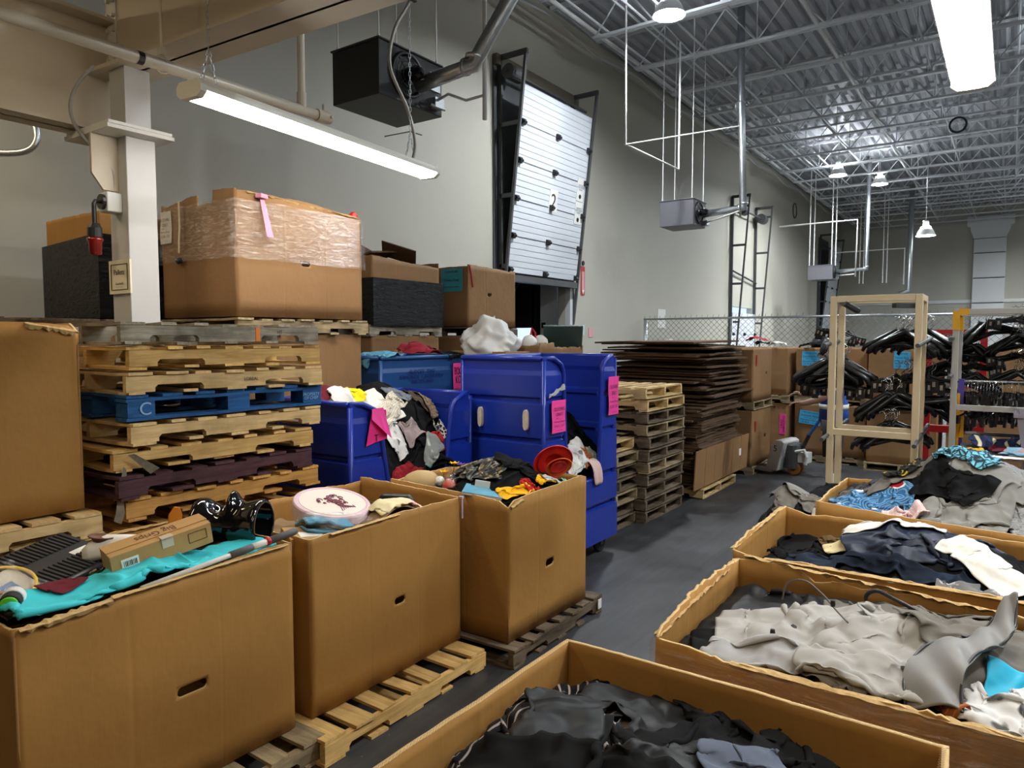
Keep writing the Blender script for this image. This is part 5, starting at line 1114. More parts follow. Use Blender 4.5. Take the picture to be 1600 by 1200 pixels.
rad = [.15, .14, .15, .08, .06, .095, .085, .065, .048, .038, .03, .065, .048, .038, .03, .095, .065, .045, .045, .04, .095, .065, .045, .045, .04]
skinned('body', pts, edges, rad, skin, pr_)
for sx, base in ((-1, (-.41, -.18, 1.16)), (1, (-.45, .17, 1.25))):
    for k, (dy, ln) in enumerate(((-.028, .07), (-.009, .08), (.01, .075), (.028, .06))):
        b_ = Vector(base); skinned('finger', [tuple(b_+Vector((.01, dy, .01))), tuple(b_+Vector((-.04, dy, .0))), tuple(b_+Vector((-.04-ln*.5, dy, -.015))), tuple(b_+Vector((-.04-ln*.75, dy, -.045)))], [(0, 1), (1, 2), (2, 3)], [.011, .0095, .009, .008], skin, pr_, 1)
    b_ = Vector(base); skinned('thumb', [tuple(b_+Vector((.02, .02*sx*-1, .02))), tuple(b_+Vector((-.01, .045*-sx, .025))), tuple(b_+Vector((-.045, .05*-sx, .015)))], [(0, 1), (1, 2)], [.012, .0105, .009], skin, pr_, 1)
bm = bmesh.new(); lathe(bm, [(0, .135), (.05, .128), (.085, .09), (.1, .03), (.1, -.03), (.075, -.075), (.0, -.08)], 16, Matrix.Translation((-.085, 0, 1.795))); obj('hair', bm, M('hair_dark', (.02, .015, .012), .7), pr_, smooth=True)
bm = bmesh.new(); lathe(bm, [(0, .0), (.014, .01), (.016, .03), (.008, .055), (0, .06)], 8, Matrix.Translation((-.205, 0, 1.735)) @ Matrix.Rotation(R(8), 4, 'Y')); obj('nose', bm, skin, pr_, smooth=True)
for y in (-.095, .095):
    bm = bmesh.new(); lathe(bm, [(0, -.008), (.022, -.008), (.026, 0), (.022, .008), (0, .008)], 10, Matrix.Translation((-.085, y, 1.755)) @ Matrix.Rotation(R(90), 4, 'X')); obj('ear', bm, skin, pr_, smooth=True)
for y in (-.035, .035):
    bm = bmesh.new(); lathe(bm, [(0, .011), (.008, .008), (.011, 0), (.008, -.008), (0, -.011)], 10, Matrix.Translation((-.188, y, 1.775))); obj('eye', bm, ink, pr_, smooth=True)
bm = bmesh.new(); box(bm, (-.19, 0, 1.70), (.012, .05, .012)); obj('mouth', bm, M('lip', (.3, .10, .09), .5), pr_, bevel=.004)
def shell(name, sec, mat, parent, n=20):
    bm = bmesh.new(); loft(bm, [[Vector((c+a*math.cos(2*PI*k/n), b*math.sin(2*PI*k/n), z)) for k in range(n)] for z, c, a, b in sec], cap=False); o = obj(name, bm, mat, parent, smooth=True); s_ = o.modifiers.new('t', 'SOLIDIFY'); s_.thickness = .008; return o
vest = shell('vest', [(.93, 0, .175, .215), (1.1, -.005, .165, .205), (1.25, -.02, .165, .21), (1.40, -.03, .17, .225), (1.50, -.045, .14, .20), (1.56, -.06, .09, .11)], M('vest_blue', (.02, .08, .36), .6), pr_)
for z, c, a, b in ((1.12, -.006, .172, .212), (1.36, -.028, .176, .23)): shell('white_stripe', [(z-.03, c, a, b), (z+.03, c, a, b)], paper, vest)
shell('shoulder_stripe', [(1.44, -.036, .162, .22), (1.50, -.045, .148, .208)], paper, vest)
for y in (-.10, .10):
    o = shell('shorts_leg', [(.50, -.01, .105, .095), (.75, 0, .12, .105), (.96, 0, .14, .115)], M('shorts_dark', (.03, .03, .035), .8), pr_); o.location = (0, y*1.1, 0)
    o = shell('sock', [(.07, .01, .055, .055), (.15, .02, .052, .052), (.30, .01, .06, .06)], paper, pr_); o.location = (0, y*1.1, 0)
    bm = bmesh.new(); loft(bm, [[Vector((x+.0, q*w, z)) for x, q, z in ((-.2, -.5, 0), (-.2, .5, 0), (.09, .5, 0), (.09, -.5, 0))] if False else [Vector((-.04+.155*math.cos(2*PI*k/16)*s_, w*math.sin(2*PI*k/16), z)) for k in range(16)] for z, s_, w in ((0, 1, .052), (.03, 1, .055), (.06, .8, .05), (.085, .45, .045))]); obj('shoe', bm, black, pr_, (-.02, y*1.12, 0), smooth=True)
# ------------------------------------------------------------------ cloth: garments dropped one by one on a growing heap
CREASE = bpy.data.textures.new('creases', 'MUSGRAVE'); CREASE.musgrave_type = 'RIDGED_MULTIFRACTAL'; CREASE.noise_scale = .16; CREASE.octaves = 2.0; CREASE.lacunarity = 2.0; CREASE.dimension_max = 1.0; CREASE.noise_intensity = .5
class Heap:
    def __init__(s, x0, x1, y0, y1, fn, res=.02, rim=None, out=None):
        s.b = (x0, x1, y0, y1); s.res = res; s.m = .5
        s.nx = int((x1-x0+2*s.m)/res)+1; s.ny = int((y1-y0+2*s.m)/res)+1
        X, Y = np.meshgrid(x0-s.m+res*np.arange(s.nx), y0-s.m+res*np.arange(s.ny)); ins = (X > x0) & (X < x1) & (Y > y0) & (Y < y1)
        s.z = np.where(ins, fn(X, Y), out if out is not None else .01)
        if rim is not None:
            rm = ~ins & (X > x0-.03) & (X < x1+.03) & (Y > y0-.03) & (Y < y1+.03); s.z = np.where(rm, rim, s.z)
    def q(s, x, y):
        i = np.clip(((x-s.b[0]+s.m)/s.res), 0, s.nx-1.01); j = np.clip(((y-s.b[2]+s.m)/s.res), 0, s.ny-1.01)
        a = i.astype(int); b = j.astype(int); f = i-a; g = j-b
        return (s.z[b, a]*(1-f)+s.z[b, a+1]*f)*(1-g)+(s.z[b+1, a]*(1-f)+s.z[b+1, a+1]*f)*g
    def add(s, P, t):
        for du in (0, .5):
            for dv in (0, .5):
                A = P[:-1, :-1]*(1-du)*(1-dv)+P[:-1, 1:]*du*(1-dv)+P[1:, :-1]*(1-du)*dv+P[1:, 1:]*du*dv; A = A.reshape(-1, 3)
                i = np.clip(((A[:, 0]-s.b[0]+s.m)/s.res+.5).astype(int), 0, s.nx-1); j = np.clip(((A[:, 1]-s.b[2]+s.m)/s.res+.5).astype(int), 0, s.ny-1)
                k = A[:, 2] > s.z[j, i]-.05; np.maximum.at(s.z, (j[k], i[k]), A[k, 2]+t)
def mask_of(shape, u, v):
    if shape == 'shirt': return (abs(u-.5) < .23) | ((v > .62) & (v < .97) & (abs(u-.5) < .5)) & (abs(u-.5) < .23+(v-.60)*1.3)
    if shape == 'pants': return (abs(u-.5) < .30+.12*(1-v)) & ((v > .72) | (abs(u-.5) > .045))
    if shape == 'round': return (u-.5)**2+(v-.5)**2 < .25
    return np.ones_like(u, bool)
def garment(name, label, cat, mat, heap, c, rot, size, shape='rect', n=30, comp=.74, seed=0, iters=80, thick=.003, crease=.020, rough=.10, confine=True, group=None, drop=.06, puff=.012):
    rng = np.random.default_rng(seed+11); s = size[0]/(n-1); m = max(6, int(size[1]/s)+1)
    U, V = np.meshgrid(np.linspace(0, 1, n), np.linspace(0, 1, m)); ok = mask_of(shape, U, V)
    x = (U-.5)*size[0]; y = (V-.5)*(m-1)*s
    def sm(a, f):
        o = np.zeros_like(U)
        for k in range(5):
            p = rng.uniform(-1, 1, 2)*f*(1+.5*k); o += np.sin(p[0]*x*2*PI+p[1]*y*2*PI+rng.uniform(0, 7))/(1+.4*k)
        return a*o/2.2
    cx_, cy_ = comp*rng.uniform(.84, .98), min(.99, comp*rng.uniform(1.08, 1.25)); x0 = x*cx_+sm(.03, 2.2); y0 = y*cy_+sm(.03, 2.2)
    cr, sr = math.cos(rot), math.sin(rot); X = c[0]+x0*cr-y0*sr; Y = c[1]+x0*sr+y0*cr
    bx0, bx1, by0, by1 = heap.b
    def clampxy(P):
        if confine:
            np.clip(P[..., 0], bx0+.012, bx1-.012, out=P[..., 0]); np.clip(P[..., 1], by0+.012, by1-.012, out=P[..., 1])
    P = np.stack([X, Y, np.zeros_like(X)], -1); clampxy(P); base = heap.q(P[..., 0], P[..., 1])
    P[..., 2] = base+drop+np.abs(sm(rough, 3.))+sm(.02, 6.)
    lay = .006+np.abs(sm(puff*.8, 2.2)); vel = np.zeros_like(P); dt = 1/55.
    def con(A, B, L0, k, stretch=False):
        d = B-A; l = np.sqrt((d*d).sum(-1, keepdims=True))+1e-9; e = (l-L0)/l*.5*k
        if stretch: e = np.minimum(e, 0)
        d *= e; A += d; B -= d
    for it in range(iters):
        vel[..., 2] -= 9.8*dt; vel *= .95; Q = P+vel*dt
        for r_ in range(3):
            for a in (0, 1):
                h = Q[:, a:]; w = (h.shape[1]//2)*2; con(h[:, 0:w:2], h[:, 1:w:2], s, .9)
                h = Q[a:, :]; w = (h.shape[0]//2)*2; con(h[0:w:2], h[1:w:2], s, .9)
            con(Q[:-1, :-1], Q[1:, 1:], s*1.414, .25); con(Q[1:, :-1], Q[:-1, 1:], s*1.414, .25)
        con(Q[:, :-2], Q[:, 2:], 1.55*s, .25, True); con(Q[:-2], Q[2:], 1.55*s, .25, True)
        clampxy(Q); g = heap.q(Q[..., 0], Q[..., 1])+lay; hit = Q[..., 2] < g
        Q[..., 2] = np.where(hit, np.minimum(g, P[..., 2]+.03), Q[..., 2]); f = np.where(hit, .35, 1.)[..., None]; Q[..., :2] = P[..., :2]+(Q[..., :2]-P[..., :2])*f
        vel = np.clip((Q-P)/dt, -3, 3); P = Q
    heap.add(P, thick)
    ctr = P[ok].mean(0); ctr[2] = P[ok][:, 2].min(); idx = -np.ones(U.shape, int); fo = ok[:-1, :-1] & ok[1:, :-1] & ok[:-1, 1:] & ok[1:, 1:]
    use = np.zeros_like(ok)
    for a in (slice(None, -1), slice(1, None)):
        for b in (slice(None, -1), slice(1, None)): use[a, b] |= fo
    idx[use] = np.arange(use.sum()); vs = (P[use]-ctr)
    F = np.stack([idx[:-1, :-1][fo], idx[:-1, 1:][fo], idx[1:, 1:][fo], idx[1:, :-1][fo]], -1)
    me = bpy.data.meshes.new(name); me.from_pydata(vs.tolist(), [], F.tolist()); me.materials.append(mat)
    uv = me.uv_layers.new(name='UVMap'); lu = np.stack([U[use]*size[0], V[use]*size[1]], -1)[F.ravel()]; uv.data.foreach_set('uv', lu.ravel().astype(np.float32))
    me.shade_smooth(); o = put(name, me, None, tuple(ctr))
    b = o.modifiers.new('sub', 'SUBSURF'); b.levels = 1; b.render_levels = 1
    b = o.modifiers.new('crease', 'DISPLACE'); b.texture = CREASE; b.strength = crease; b.mid_level = .5; b.texture_coords = 'GLOBAL'
    b = o.modifiers.new('thick', 'SOLIDIFY'); b.thickness = thick; b.offset = 1
    return tag(o, label, cat, group)
cB = M_cloth('cloth_black', (.0045, .0045, .005), sheen=0, spec=.12); cB2 = M_cloth('cloth_charcoal', (.009, .010, .0115), rough=.5, spec=.25, sheen=.0); cPin = M_cloth('cloth_pinstripe', (.005, .005, .006), 'stripes', (.35, .30, .28), 9.)
cG = M_cloth('cloth_grey', (.24, .235, .22)); cG2 = M_cloth('cloth_silver', (.36, .35, .33), spec=.3); cG3 = M_cloth('cloth_taupe', (.16, .148, .13)); cGm = M_cloth('cloth_marl', (.24, .24, .24), 'blotch', (.36, .36, .36), 60., col3=(.14, .14, .14))
cDen = M_cloth('cloth_denim', (.006, .012, .026), 'blotch', (.013, .026, .052), 3., col3=(.009, .017, .036), spec=.2, sheen=0); cNav = M_cloth('cloth_navy', (.006, .011, .030), rough=.5, spec=.3, sheen=0); cWh = M_cloth('cloth_white', (.72, .71, .66), var=.04); cCr = M_cloth('cloth_cream', (.72, .62, .36)); cOl = M_cloth('cloth_olive', (.10, .06, .018)); cBr = M_cloth('cloth_brown', (.07, .05, .035))
cTq = M_cloth('cloth_turquoise', (.05, .58, .68), rough=.6, var=.08); cRed = M_cloth('cloth_red', (.45, .015, .015)); cMar = M_cloth('cloth_maroon', (.12, .01, .02)); cYel = M_cloth('cloth_yellow', (.80, .42, .01)); cBlu = M_cloth('cloth_skyblue', (.10, .30, .45)); cMint = M_cloth('cloth_mint', (.20, .55, .38)); cPk = M_cloth('cloth_pale_pink', (.72, .52, .52), 'stripes', (.80, .72, .72), 12.); cTan = M_cloth('cloth_tan', (.26, .19, .13), 'check', (.16, .11, .08), 8.)
cSh = M_cloth('cloth_waves', (.03, .13, .30), 'waves', (.16, .34, .52), 9.5, col3=(.40, .01, .02)); cLe = M_cloth('cloth_leopard', (.17, .52, .66), 'leopard', (.02, .04, .06), 24.); cLe2 = M_cloth('cloth_leopard_tan', (.55, .42, .22), 'leopard', (.03, .02, .015), 16.); cBee = M_cloth('cloth_black_yellow', (.010, .010, .01), 'blotch', (.65, .48, .03), 9., col3=(.5, .4, .1)); cZeb = M_cloth('cloth_zebra', (.03, .03, .03), 'stripes', (.75, .75, .75), 12.); cTie = M_cloth('cloth_tiedye', (.78, .68, .42), 'blotch', (.85, .40, .45), 5., col3=(.80, .58, .15)); cTin = M_cloth('cloth_tinsel', (.010, .009, .010), 'blotch', (.30, .22, .08), 22., col3=(.008, .03, .03), rough=.4, spec=.6); cKn = M_cloth('cloth_knit', (.62, .58, .50), 'knit', scale=16.); cOr = M_cloth('cloth_rust', (.30, .08, .02), 'stripes', (.45, .15, .04), 14.); cMat = M_cloth('cloth_white_print', (.70, .70, .70), 'blotch', (.12, .13, .14), 9., col3=(.72, .72, .72)); cCy = M_cloth('cloth_cyan', (.01, .40, .62), rough=.5)
GA = garment
def hump(cx, cy, h, sx, sy, base): return lambda X, Y: base+h*np.exp(-((X-cx)/sx)**2-((Y-cy)/sy)**2)
def filler(label, heap, mat, seed, f=1.25):
    x0, x1, y0, y1 = heap.b; return GA('blanket', label, 'blanket', mat, heap, ((x0+x1)/2, (y0+y1)/2), 0, ((x1-x0)*f, (y1-y0)*f), n=34, comp=.86, seed=seed, iters=60, rough=.05)
# nearest open carton: black clothes
hD = Heap(-1.165, -.105, .57, 1.985, hump(-.75, 1.45, .16, .5, .55, .84))
filler('black blanket at the bottom of the heap in the nearest open carton', hD, cB, 1)
GA('jeans', 'blue jeans peeking out at the aisle corner of the nearest open carton', 'jeans', cDen, hD, (-1.05, 1.45), .3, (.35, .6), 'rect', 20, .75, 2)
GA('trousers', 'beige waistband lying under the pinstriped trousers in the nearest open carton', 'trousers', M_cloth('cloth_beige', (.45, .36, .26)), hD, (-1.0, 1.72), .7, (.4, .5), 'rect', 22, .75, 3)
GA('trousers', 'black pinstriped trousers in the far aisle corner of the nearest open carton', 'trousers', cPin, hD, (-.98, 1.75), .5, (.5, .75), 'pants', 30, .72, 4, rough=.14)
GA('trousers', 'second black pinstriped garment lying lower in the nearest open carton', 'trousers', cPin, hD, (-1.0, 1.52), .1, (.5, .5), 'rect', 28, .72, 5)
GA('trousers', 'large charcoal satin trousers draped over the middle of the nearest open carton', 'trousers', cB2, hD, (-.76, 1.52), .5, (.95, 1.05), 'pants', 40, .72, 6, rough=.2, puff=.02)
GA('shirt', 'black shirt along the far wall of the nearest open carton', 'shirt', cB, hD, (-.62, 1.75), -.3, (.7, .6), 'shirt', 34, .7, 7, rough=.12)
GA('trousers', 'charcoal trousers with a sheen beside the bunched black ones in the nearest open carton', 'trousers', cB2, hD, (-.50, 1.55), -.5, (.7, .85), 'pants', 36, .72, 8, rough=.16, puff=.02)
GA('skirt', 'bunched black skirt at the far corner away from the aisle in the nearest open carton', 'skirt', cB, hD, (-.34, 1.82), .2, (.55, .5), 'rect', 32, .6, 9, rough=.2, puff=.03)
GA('shirt', 'pale blue lined garment glimpsed between the black clothes', 'shirt', M_cloth('cloth_slate', (.10, .12, .17)), hD, (-.42, 1.62), .9, (.3, .35), 'rect', 20, .8, 10)
GA('shirt', 'black jacket nearest the viewer in the nearest open carton', 'jacket', cB, hD, (-.7, 1.1), .2, (.9, .9), 'shirt', 34, .72, 12, rough=.15)
# film wrapped carton: grey jackets
hE = Heap(-.945, .325, 2.235, 3.085, hump(-.2, 2.7, .08, .5, .35, .95))
filler('dark grey blanket under the grey jackets', hE, cB2, 21)
GA('shirt', 'black garment in the aisle corner under the grey jackets', 'shirt', cB, hE, (-.72, 2.45), .4, (.4, .3), 'rect', 20, .8, 22)
GA('jacket', 'taupe grey jacket along the far wall under the pale fleece', 'jacket', cG3, hE, (-.25, 2.88), .2, (.9, .5), 'shirt', 34, .74, 23, rough=.12)
GA('jacket', 'pale grey fleece jacket with a drawcord, nearest the aisle', 'jacket', cG2, hE, (-.58, 2.55), .3, (.70, .62), 'rect', 34, .78, 24, rough=.12, puff=.02)
GA('jacket', 'grey fleece jacket turned inside out in the middle of the film wrapped carton', 'jacket', cG2, hE, (-.32, 2.55), -.5, (.75, .75), 'shirt', 38, .78, 25, rough=.14, puff=.02)
GA('sleeve_jacket', 'light grey jacket sleeve lying along the near rim of the film wrapped carton', 'jacket', M_cloth('cloth_pale_grey', (.38, .38, .39)), hE, (-.60, 2.33), .1, (.5, .2), 'rect', 26, .85, 26)
GA('jacket', 'smooth taupe jacket lying away from the aisle in the film wrapped carton', 'jacket', cG3, hE, (.06, 2.72), .5, (.7, .7), 'rect', 34, .8, 27, rough=.14, puff=.02)
GA('jacket', 'grey fleece sleeve along the near rim of the film wrapped carton, middle part', 'jacket', cG2, hE, (-.34, 2.34), -.1, (.42, .26), 'rect', 26, .82, 31, rough=.08)
GA('shirt', 'cyan shirt showing under the taupe jacket', 'shirt', cCy, hE, (.10, 2.5), -.1, (.3, .2), 'rect', 18, .8, 28)
GA('shirt', 'white and grey printed shirt beside the rust striped one', 'shirt', cMat, hE, (.06, 2.36), .2, (.45, .3), 'rect', 28, .62, 29, rough=.16)
GA('shirt', 'rust striped shirt edge by the near rim of the film wrapped carton', 'shirt', cOr, hE, (-.10, 2.30), -.5, (.2, .12), 'rect', 16, .85, 30)
# placket of the jacket: a doubled strip running to a stiff raised tip
plk = thing('stiff_jacket', 'grey jacket front strip with snaps, its stiff tip standing up by the far rim', 'jacket', (-.16, 2.42, 1.0))
PLp = [tuple(q) for q in crv([(-.14, 2.25, 1.03), (-.15, 2.34, 1.09), (-.12, 2.46, 1.13), (-.06, 2.58, 1.125), (-.02, 2.68, 1.12), (.01, 2.76, 1.145), (.03, 2.83, 1.215)], 4)]
bm = bmesh.new(); ws = list(np.interp(np.linspace(0, 6, len(PLp)), range(7), [.115, .12, .115, .10, .08, .06, .025])); R_ = []
for k, (q, w) in enumerate(zip(PLp, ws)):
    q = Vector(q); d = (Vector(PLp[min(k+1, len(PLp)-1)])-Vector(PLp[max(k-1, 0)])).normalized(); u = Vector((d.y, -d.x, 0)).normalized()
    R_.append([q+u*w*f+Vector((0, 0, .012*math.sin(f*5+k)-.03*f*f-(.03*max(0, -f)))) for f in (-.62, -.6, -.3, 0, .3, .5, .56, .6)])
loft(bm, R_, closed=False, cap=False); o = obj('strip', bm, M_cloth('cloth_shell', (.22, .215, .21), rough=.5, spec=.4), plk, world=True, smooth=True); b = o.modifiers.new('sub', 'SUBSURF'); b.levels = b.render_levels = 2; b = o.modifiers.new('t', 'SOLIDIFY'); b.thickness = .006
for f in (-.61, .58):
    bm = bmesh.new(); tube(bm, [Vector(q)+Vector(((Vector(PLp[min(k+1, len(PLp)-1)])-Vector(PLp[max(k-1, 0)])).y, -(Vector(PLp[min(k+1, len(PLp)-1)])-Vector(PLp[max(k-1, 0)])).x, 0)).normalized()*w*f+Vector((0, 0, .004-.03*f*f-.03*max(0, -f))) for k, (q, w) in enumerate(zip(PLp, ws))], .0045, 5); obj('edge_binding', bm, black, plk, world=True, smooth=True)
bm = bmesh.new(); lathe(bm, [(0, .006), (.006, .005), (.007, 0), (0, 0)], 10, Matrix.Translation((-.085, 2.46, 1.165))); obj('snap', bm, black, plk, world=True)
bm = bmesh.new(); tube(bm, crv([(-.40, 2.93, 1.02), (-.42, 2.95, 1.07), (-.38, 2.93, 1.105), (-.32, 2.89, 1.10), (-.24, 2.86, 1.08), (-.20, 2.84, 1.06)]), .008, 6); tag(obj('strap', bm, black, smooth=True), 'black hanging loop curling up behind the grey jackets', 'strap')
bm = bmesh.new(); tube(bm, crv([(-.68, 2.76, 1.06), (-.66, 2.75, 1.13), (-.59, 2.71, 1.165), (-.52, 2.67, 1.14), (-.47, 2.63, 1.11), (-.42, 2.58, 1.09)]), .0032, 5); dc = tag(obj('drawcord', bm, M('cord_grey', (.12, .12, .12), .6), smooth=True), 'grey drawcord looping over the pale fleece jacket', 'cord')
for q in ((-.48, 2.64, 1.125), (-.62, 2.40, 1.07)):
    bm = bmesh.new(); lathe(bm, [(0, .012), (.007, .011), (.009, 0), (.007, -.011), (0, -.012)], 10, Matrix.Translation(q)); obj('cord_stopper', bm, black, dc)
# jeans and navy trousers
hF = Heap(-1.035, .285, 3.335, 4.245, hump(-.32, 3.95, .20, .38, .32, .90))
filler('dark blanket under the jeans', hF, cB, 41)
GA('sweater', 'black sweater in the aisle end of the jeans carton', 'sweater', cB, hF, (-.82, 3.72), .3, (.55, .5), 'shirt', 32, .72, 42, rough=.14)
GA('trousers', 'olive brown trousers at the far side of the jeans carton', 'trousers', cOl, hF, (-.66, 4.02), .5, (.5, .4), 'rect', 28, .7, 43, rough=.14, drop=.1)
GA('shirt', 'cream shirt edge between the black sweater and the jeans', 'shirt', cCr, hF, (-.60, 3.82), .4, (.3, .14), 'rect', 18, .85, 44)
GA('trousers', 'bunched navy trousers at the top of the jeans carton', 'trousers', cNav, hF, (-.30, 3.92), .25, (.95, .62), 'rect', 40, .70, 45, rough=.2, puff=.035, drop=.1)
GA('jeans', 'dark blue jeans along the near rim of the jeans carton', 'jeans', cDen, hF, (-.45, 3.58), 1.45, (.42, 1.0), 'pants', 30, .84, 46, rough=.12, puff=.02)
GA('trousers', 'black trousers in the end of the jeans carton away from the aisle', 'trousers', cB, hF, (.10, 3.75), .3, (.5, .6), 'rect', 26, .75, 47, rough=.14)
GA('towel', 'white cloth spread over the far edge of the navy trousers', 'cloth', cWh, hF, (-.46, 4.02), .15, (.55, .22), 'rect', 28, .86, 48, rough=.06, drop=.03)
GA('towel', 'white cloth lying across the end of the navy trousers', 'cloth', cWh, hF, (-.06, 3.78), -.5, (.46, .26), 'rect', 28, .86, 49, rough=.08, drop=.03)
GA('scarf', 'black and white striped scarf at the near rim of the jeans carton', 'scarf', cZeb, hF, (-.05, 3.45), .2, (.25, .16), 'rect', 20, .75, 50)
GA('shirt', 'grey patterned shirt bunched beside the jeans waistband', 'shirt', M_cloth('cloth_grey_print', (.16, .16, .16), 'blotch', (.4, .4, .4), 14.), hF, (-.12, 3.52), .4, (.24, .22), 'rect', 20, .7, 51)
# heap of hoodies
hG = Heap(-1.15, .45, 4.50, 5.75, hump(-.22, 5.28, .44, .52, .46, .90))
filler('black blanket at the bottom of the heap of hoodies', hG, cB, 61)
GA('trousers', 'black trousers hanging over the aisle end of the buried carton', 'trousers', cB, hG, (-1.08, 4.95), .2, (.45, .6), 'rect', 26, .72, 62, confine=False, rough=.1)
GA('sweater', 'dark grey sweater bunched by the foot of the tan rack', 'sweater', M_cloth('cloth_dark_grey', (.05, .05, .055)), hG, (-.85, 5.35), .3, (.5, .5), 'rect', 28, .66, 63, rough=.16, confine=False)
GA('trousers', 'olive grey trousers bunched at the aisle end of the heap of hoodies', 'trousers', cG3, hG, (-.92, 4.95), .5, (.55, .5), 'rect', 30, .66, 64, rough=.18, puff=.03, confine=False)
GA('shirt', 'white shirt at the aisle end of the heap of hoodies', 'shirt', cWh, hG, (-.87, 4.68), .3, (.3, .25), 'rect', 20, .75, 65)
GA('shirt', 'dark brown shirt hanging at the near rim of the heap of hoodies', 'shirt', cBr, hG, (-.68, 4.62), .2, (.4, .3), 'rect', 24, .74, 66)
GA('hoodie', 'grey marl hoodie covering the far end of the heap', 'hoodie', cGm, hG, (.06, 5.05), .4, (.9, .9), 'shirt', 40, .76, 67, rough=.16, puff=.03)
GA('hoodie', 'grey hoodie with a bunched hood in the middle of the heap', 'hoodie', cG, hG, (-.10, 4.85), -.1, (.9, .8), 'shirt', 40, .72, 68, rough=.18, puff=.035)
GA('hoodie', 'worn grey sweatshirt lying low at the near rim of the heap', 'hoodie', cG, hG, (-.22, 4.72), .3, (.55, .4), 'rect', 30, .7, 69, rough=.15, puff=.03)
GA('pyjamas', 'blue pyjamas printed with white waves and red shapes', 'pyjamas', cSh, hG, (-.66, 4.90), .5, (.62, .55), 'rect', 34, .80, 70, rough=.16, puff=.03)
GA('trousers', 'taupe trousers edged in white above the blue pyjamas', 'trousers', cG3, hG, (-.55, 5.10), .2, (.5, .2), 'rect', 28, .78, 71, rough=.1)
GA('trousers', 'black trousers folded across the top of the heap of hoodies', 'trousers', cB, hG, (-.26, 4.93), -.5, (.5, .36), 'rect', 30, .76, 72, rough=.1)
GA('blouse', 'pale pink striped blouse at the near rim of the heap of hoodies', 'blouse', cPk, hG, (-.48, 4.66), .2, (.34, .26), 'rect', 26, .68, 73, rough=.12, puff=.03)
GA('scarf', 'turquoise leopard print cloth on the very top of the heap', 'scarf', cLe, hG, (-.20, 5.16), -.2, (.55, .30), 'rect', 32, .66, 74, rough=.16, puff=.03)
GA('scarf', 'black cloth with yellow print at the back of the heap', 'scarf', cBee, hG, (-.52, 5.16), .2, (.42, .26), 'rect', 28, .62, 75, rough=.16, puff=.03)
# nearest aisle carton
hA = Heap(-3.725, -2.855, .995, 2.155, lambda X, Y: .90+.14*np.clip((X+3.26)/.1, 0, 1)+.02*np.sin(Y*9))
filler('dark cloth lining the oddments of the nearest aisle carton', hA, cB2, 81, 1.08)
GA('sheet', 'turquoise sheet bunched along the near rim of the nearest aisle carton', 'sheet', cTq, hA, (-2.93, 1.55), R(89), (1.40, .50), 'rect', 46, .80, 82, rough=.12, puff=.02, drop=.03)
GA('scarf', 'tan leopard print scarf before the white shoe', 'scarf', cLe2, hA, (-3.20, 1.43), .4, (.26, .2), 'rect', 24, .6, 83, rough=.12)
GA('shirt', 'dark red trimmed shirt between the toy bag and the turquoise sheet', 'shirt', cMar, hA, (-3.10, 1.26), .3, (.16, .14), 'rect', 16, .7, 84)
# middle and farthest aisle cartons
hB_ = Heap(-3.715, -2.845, 2.285, 3.435, lambda X, Y: .90+.15*np.exp(-((X+2.93)/.14)**2-((Y-2.95)/.22)**2)+.05*np.clip((X+3.1)/.15, 0, 1))
filler('brown wrapping cloth in the middle aisle carton', hB_, M_cloth('cloth_kraft', (.26, .17, .09)), 91)
GA('shirt', 'dark maroon shirt beside the round pink tin', 'shirt', cMar, hB_, (-3.02, 2.92), .5, (.26, .3), 'rect', 24, .7, 92, rough=.14)
GA('shirt', 'yellow and pink tie dye shirt at the near rim of the middle aisle carton', 'shirt', cTie, hB_, (-2.94, 2.98), R(85), (.42, .22), 'rect', 30, .80, 93, rough=.14, puff=.03, drop=.08)
GA('shirt', 'teal shirt edge under the round pink tin', 'shirt', cMint, hB_, (-3.2, 2.45), .3, (.3, .2), 'rect', 18, .75, 94)
hC = Heap(-3.535, -2.545, 3.575, 4.535, hump(-2.95, 4.0, .24, .36, .36, .94))
filler('black cloth spread through the farthest aisle carton', hC, cB, 101)
GA('dress', 'black costume dress with gold tinsel, heaped in the farthest aisle carton', 'dress', cTin, hC, (-3.0, 3.92), .3, (.7, .6), 'rect', 36, .62, 102, rough=.22, puff=.04)
GA('coat', 'plain black coat heaped behind the tinsel dress', 'coat', cB, hC, (-2.78, 4.2), .5, (.7, .6), 'rect', 32, .7, 103, rough=.18, puff=.03)
GA('shirt', 'yellow shirt with red at the near rim of the farthest aisle carton', 'shirt', cYel, hC, (-2.65, 3.83), R(80), (.40, .20), 'rect', 28, .76, 104, rough=.14, puff=.03)
GA('shirt', 'red shirt folded between the two yellow ones', 'shirt', cRed, hC, (-2.60, 3.93), R(80), (.14, .16), 'rect', 18, .78, 105, rough=.1)
GA('shirt', 'yellow shirt beside the crinkled silver bag', 'shirt', cYel, hC, (-2.60, 4.10), R(80), (.26, .16), 'rect', 20, .76, 106, rough=.12)
GA('cloth', 'crinkled silver print bag under the orange cap', 'bag', M_cloth('cloth_silver_print', (.60, .58, .55), 'blotch', (.4, .3, .35), 16., rough=.3, spec=.6), hC, (-2.59, 4.22), R(80), (.34, .16), 'rect', 24, .72, 107, rough=.1)
GA('cloth', 'mint green cloth in the far corner of the farthest aisle carton', 'cloth', cMint, hC, (-2.58, 4.44), R(60), (.26, .22), 'rect', 24, .62, 108, rough=.16, puff=.03)
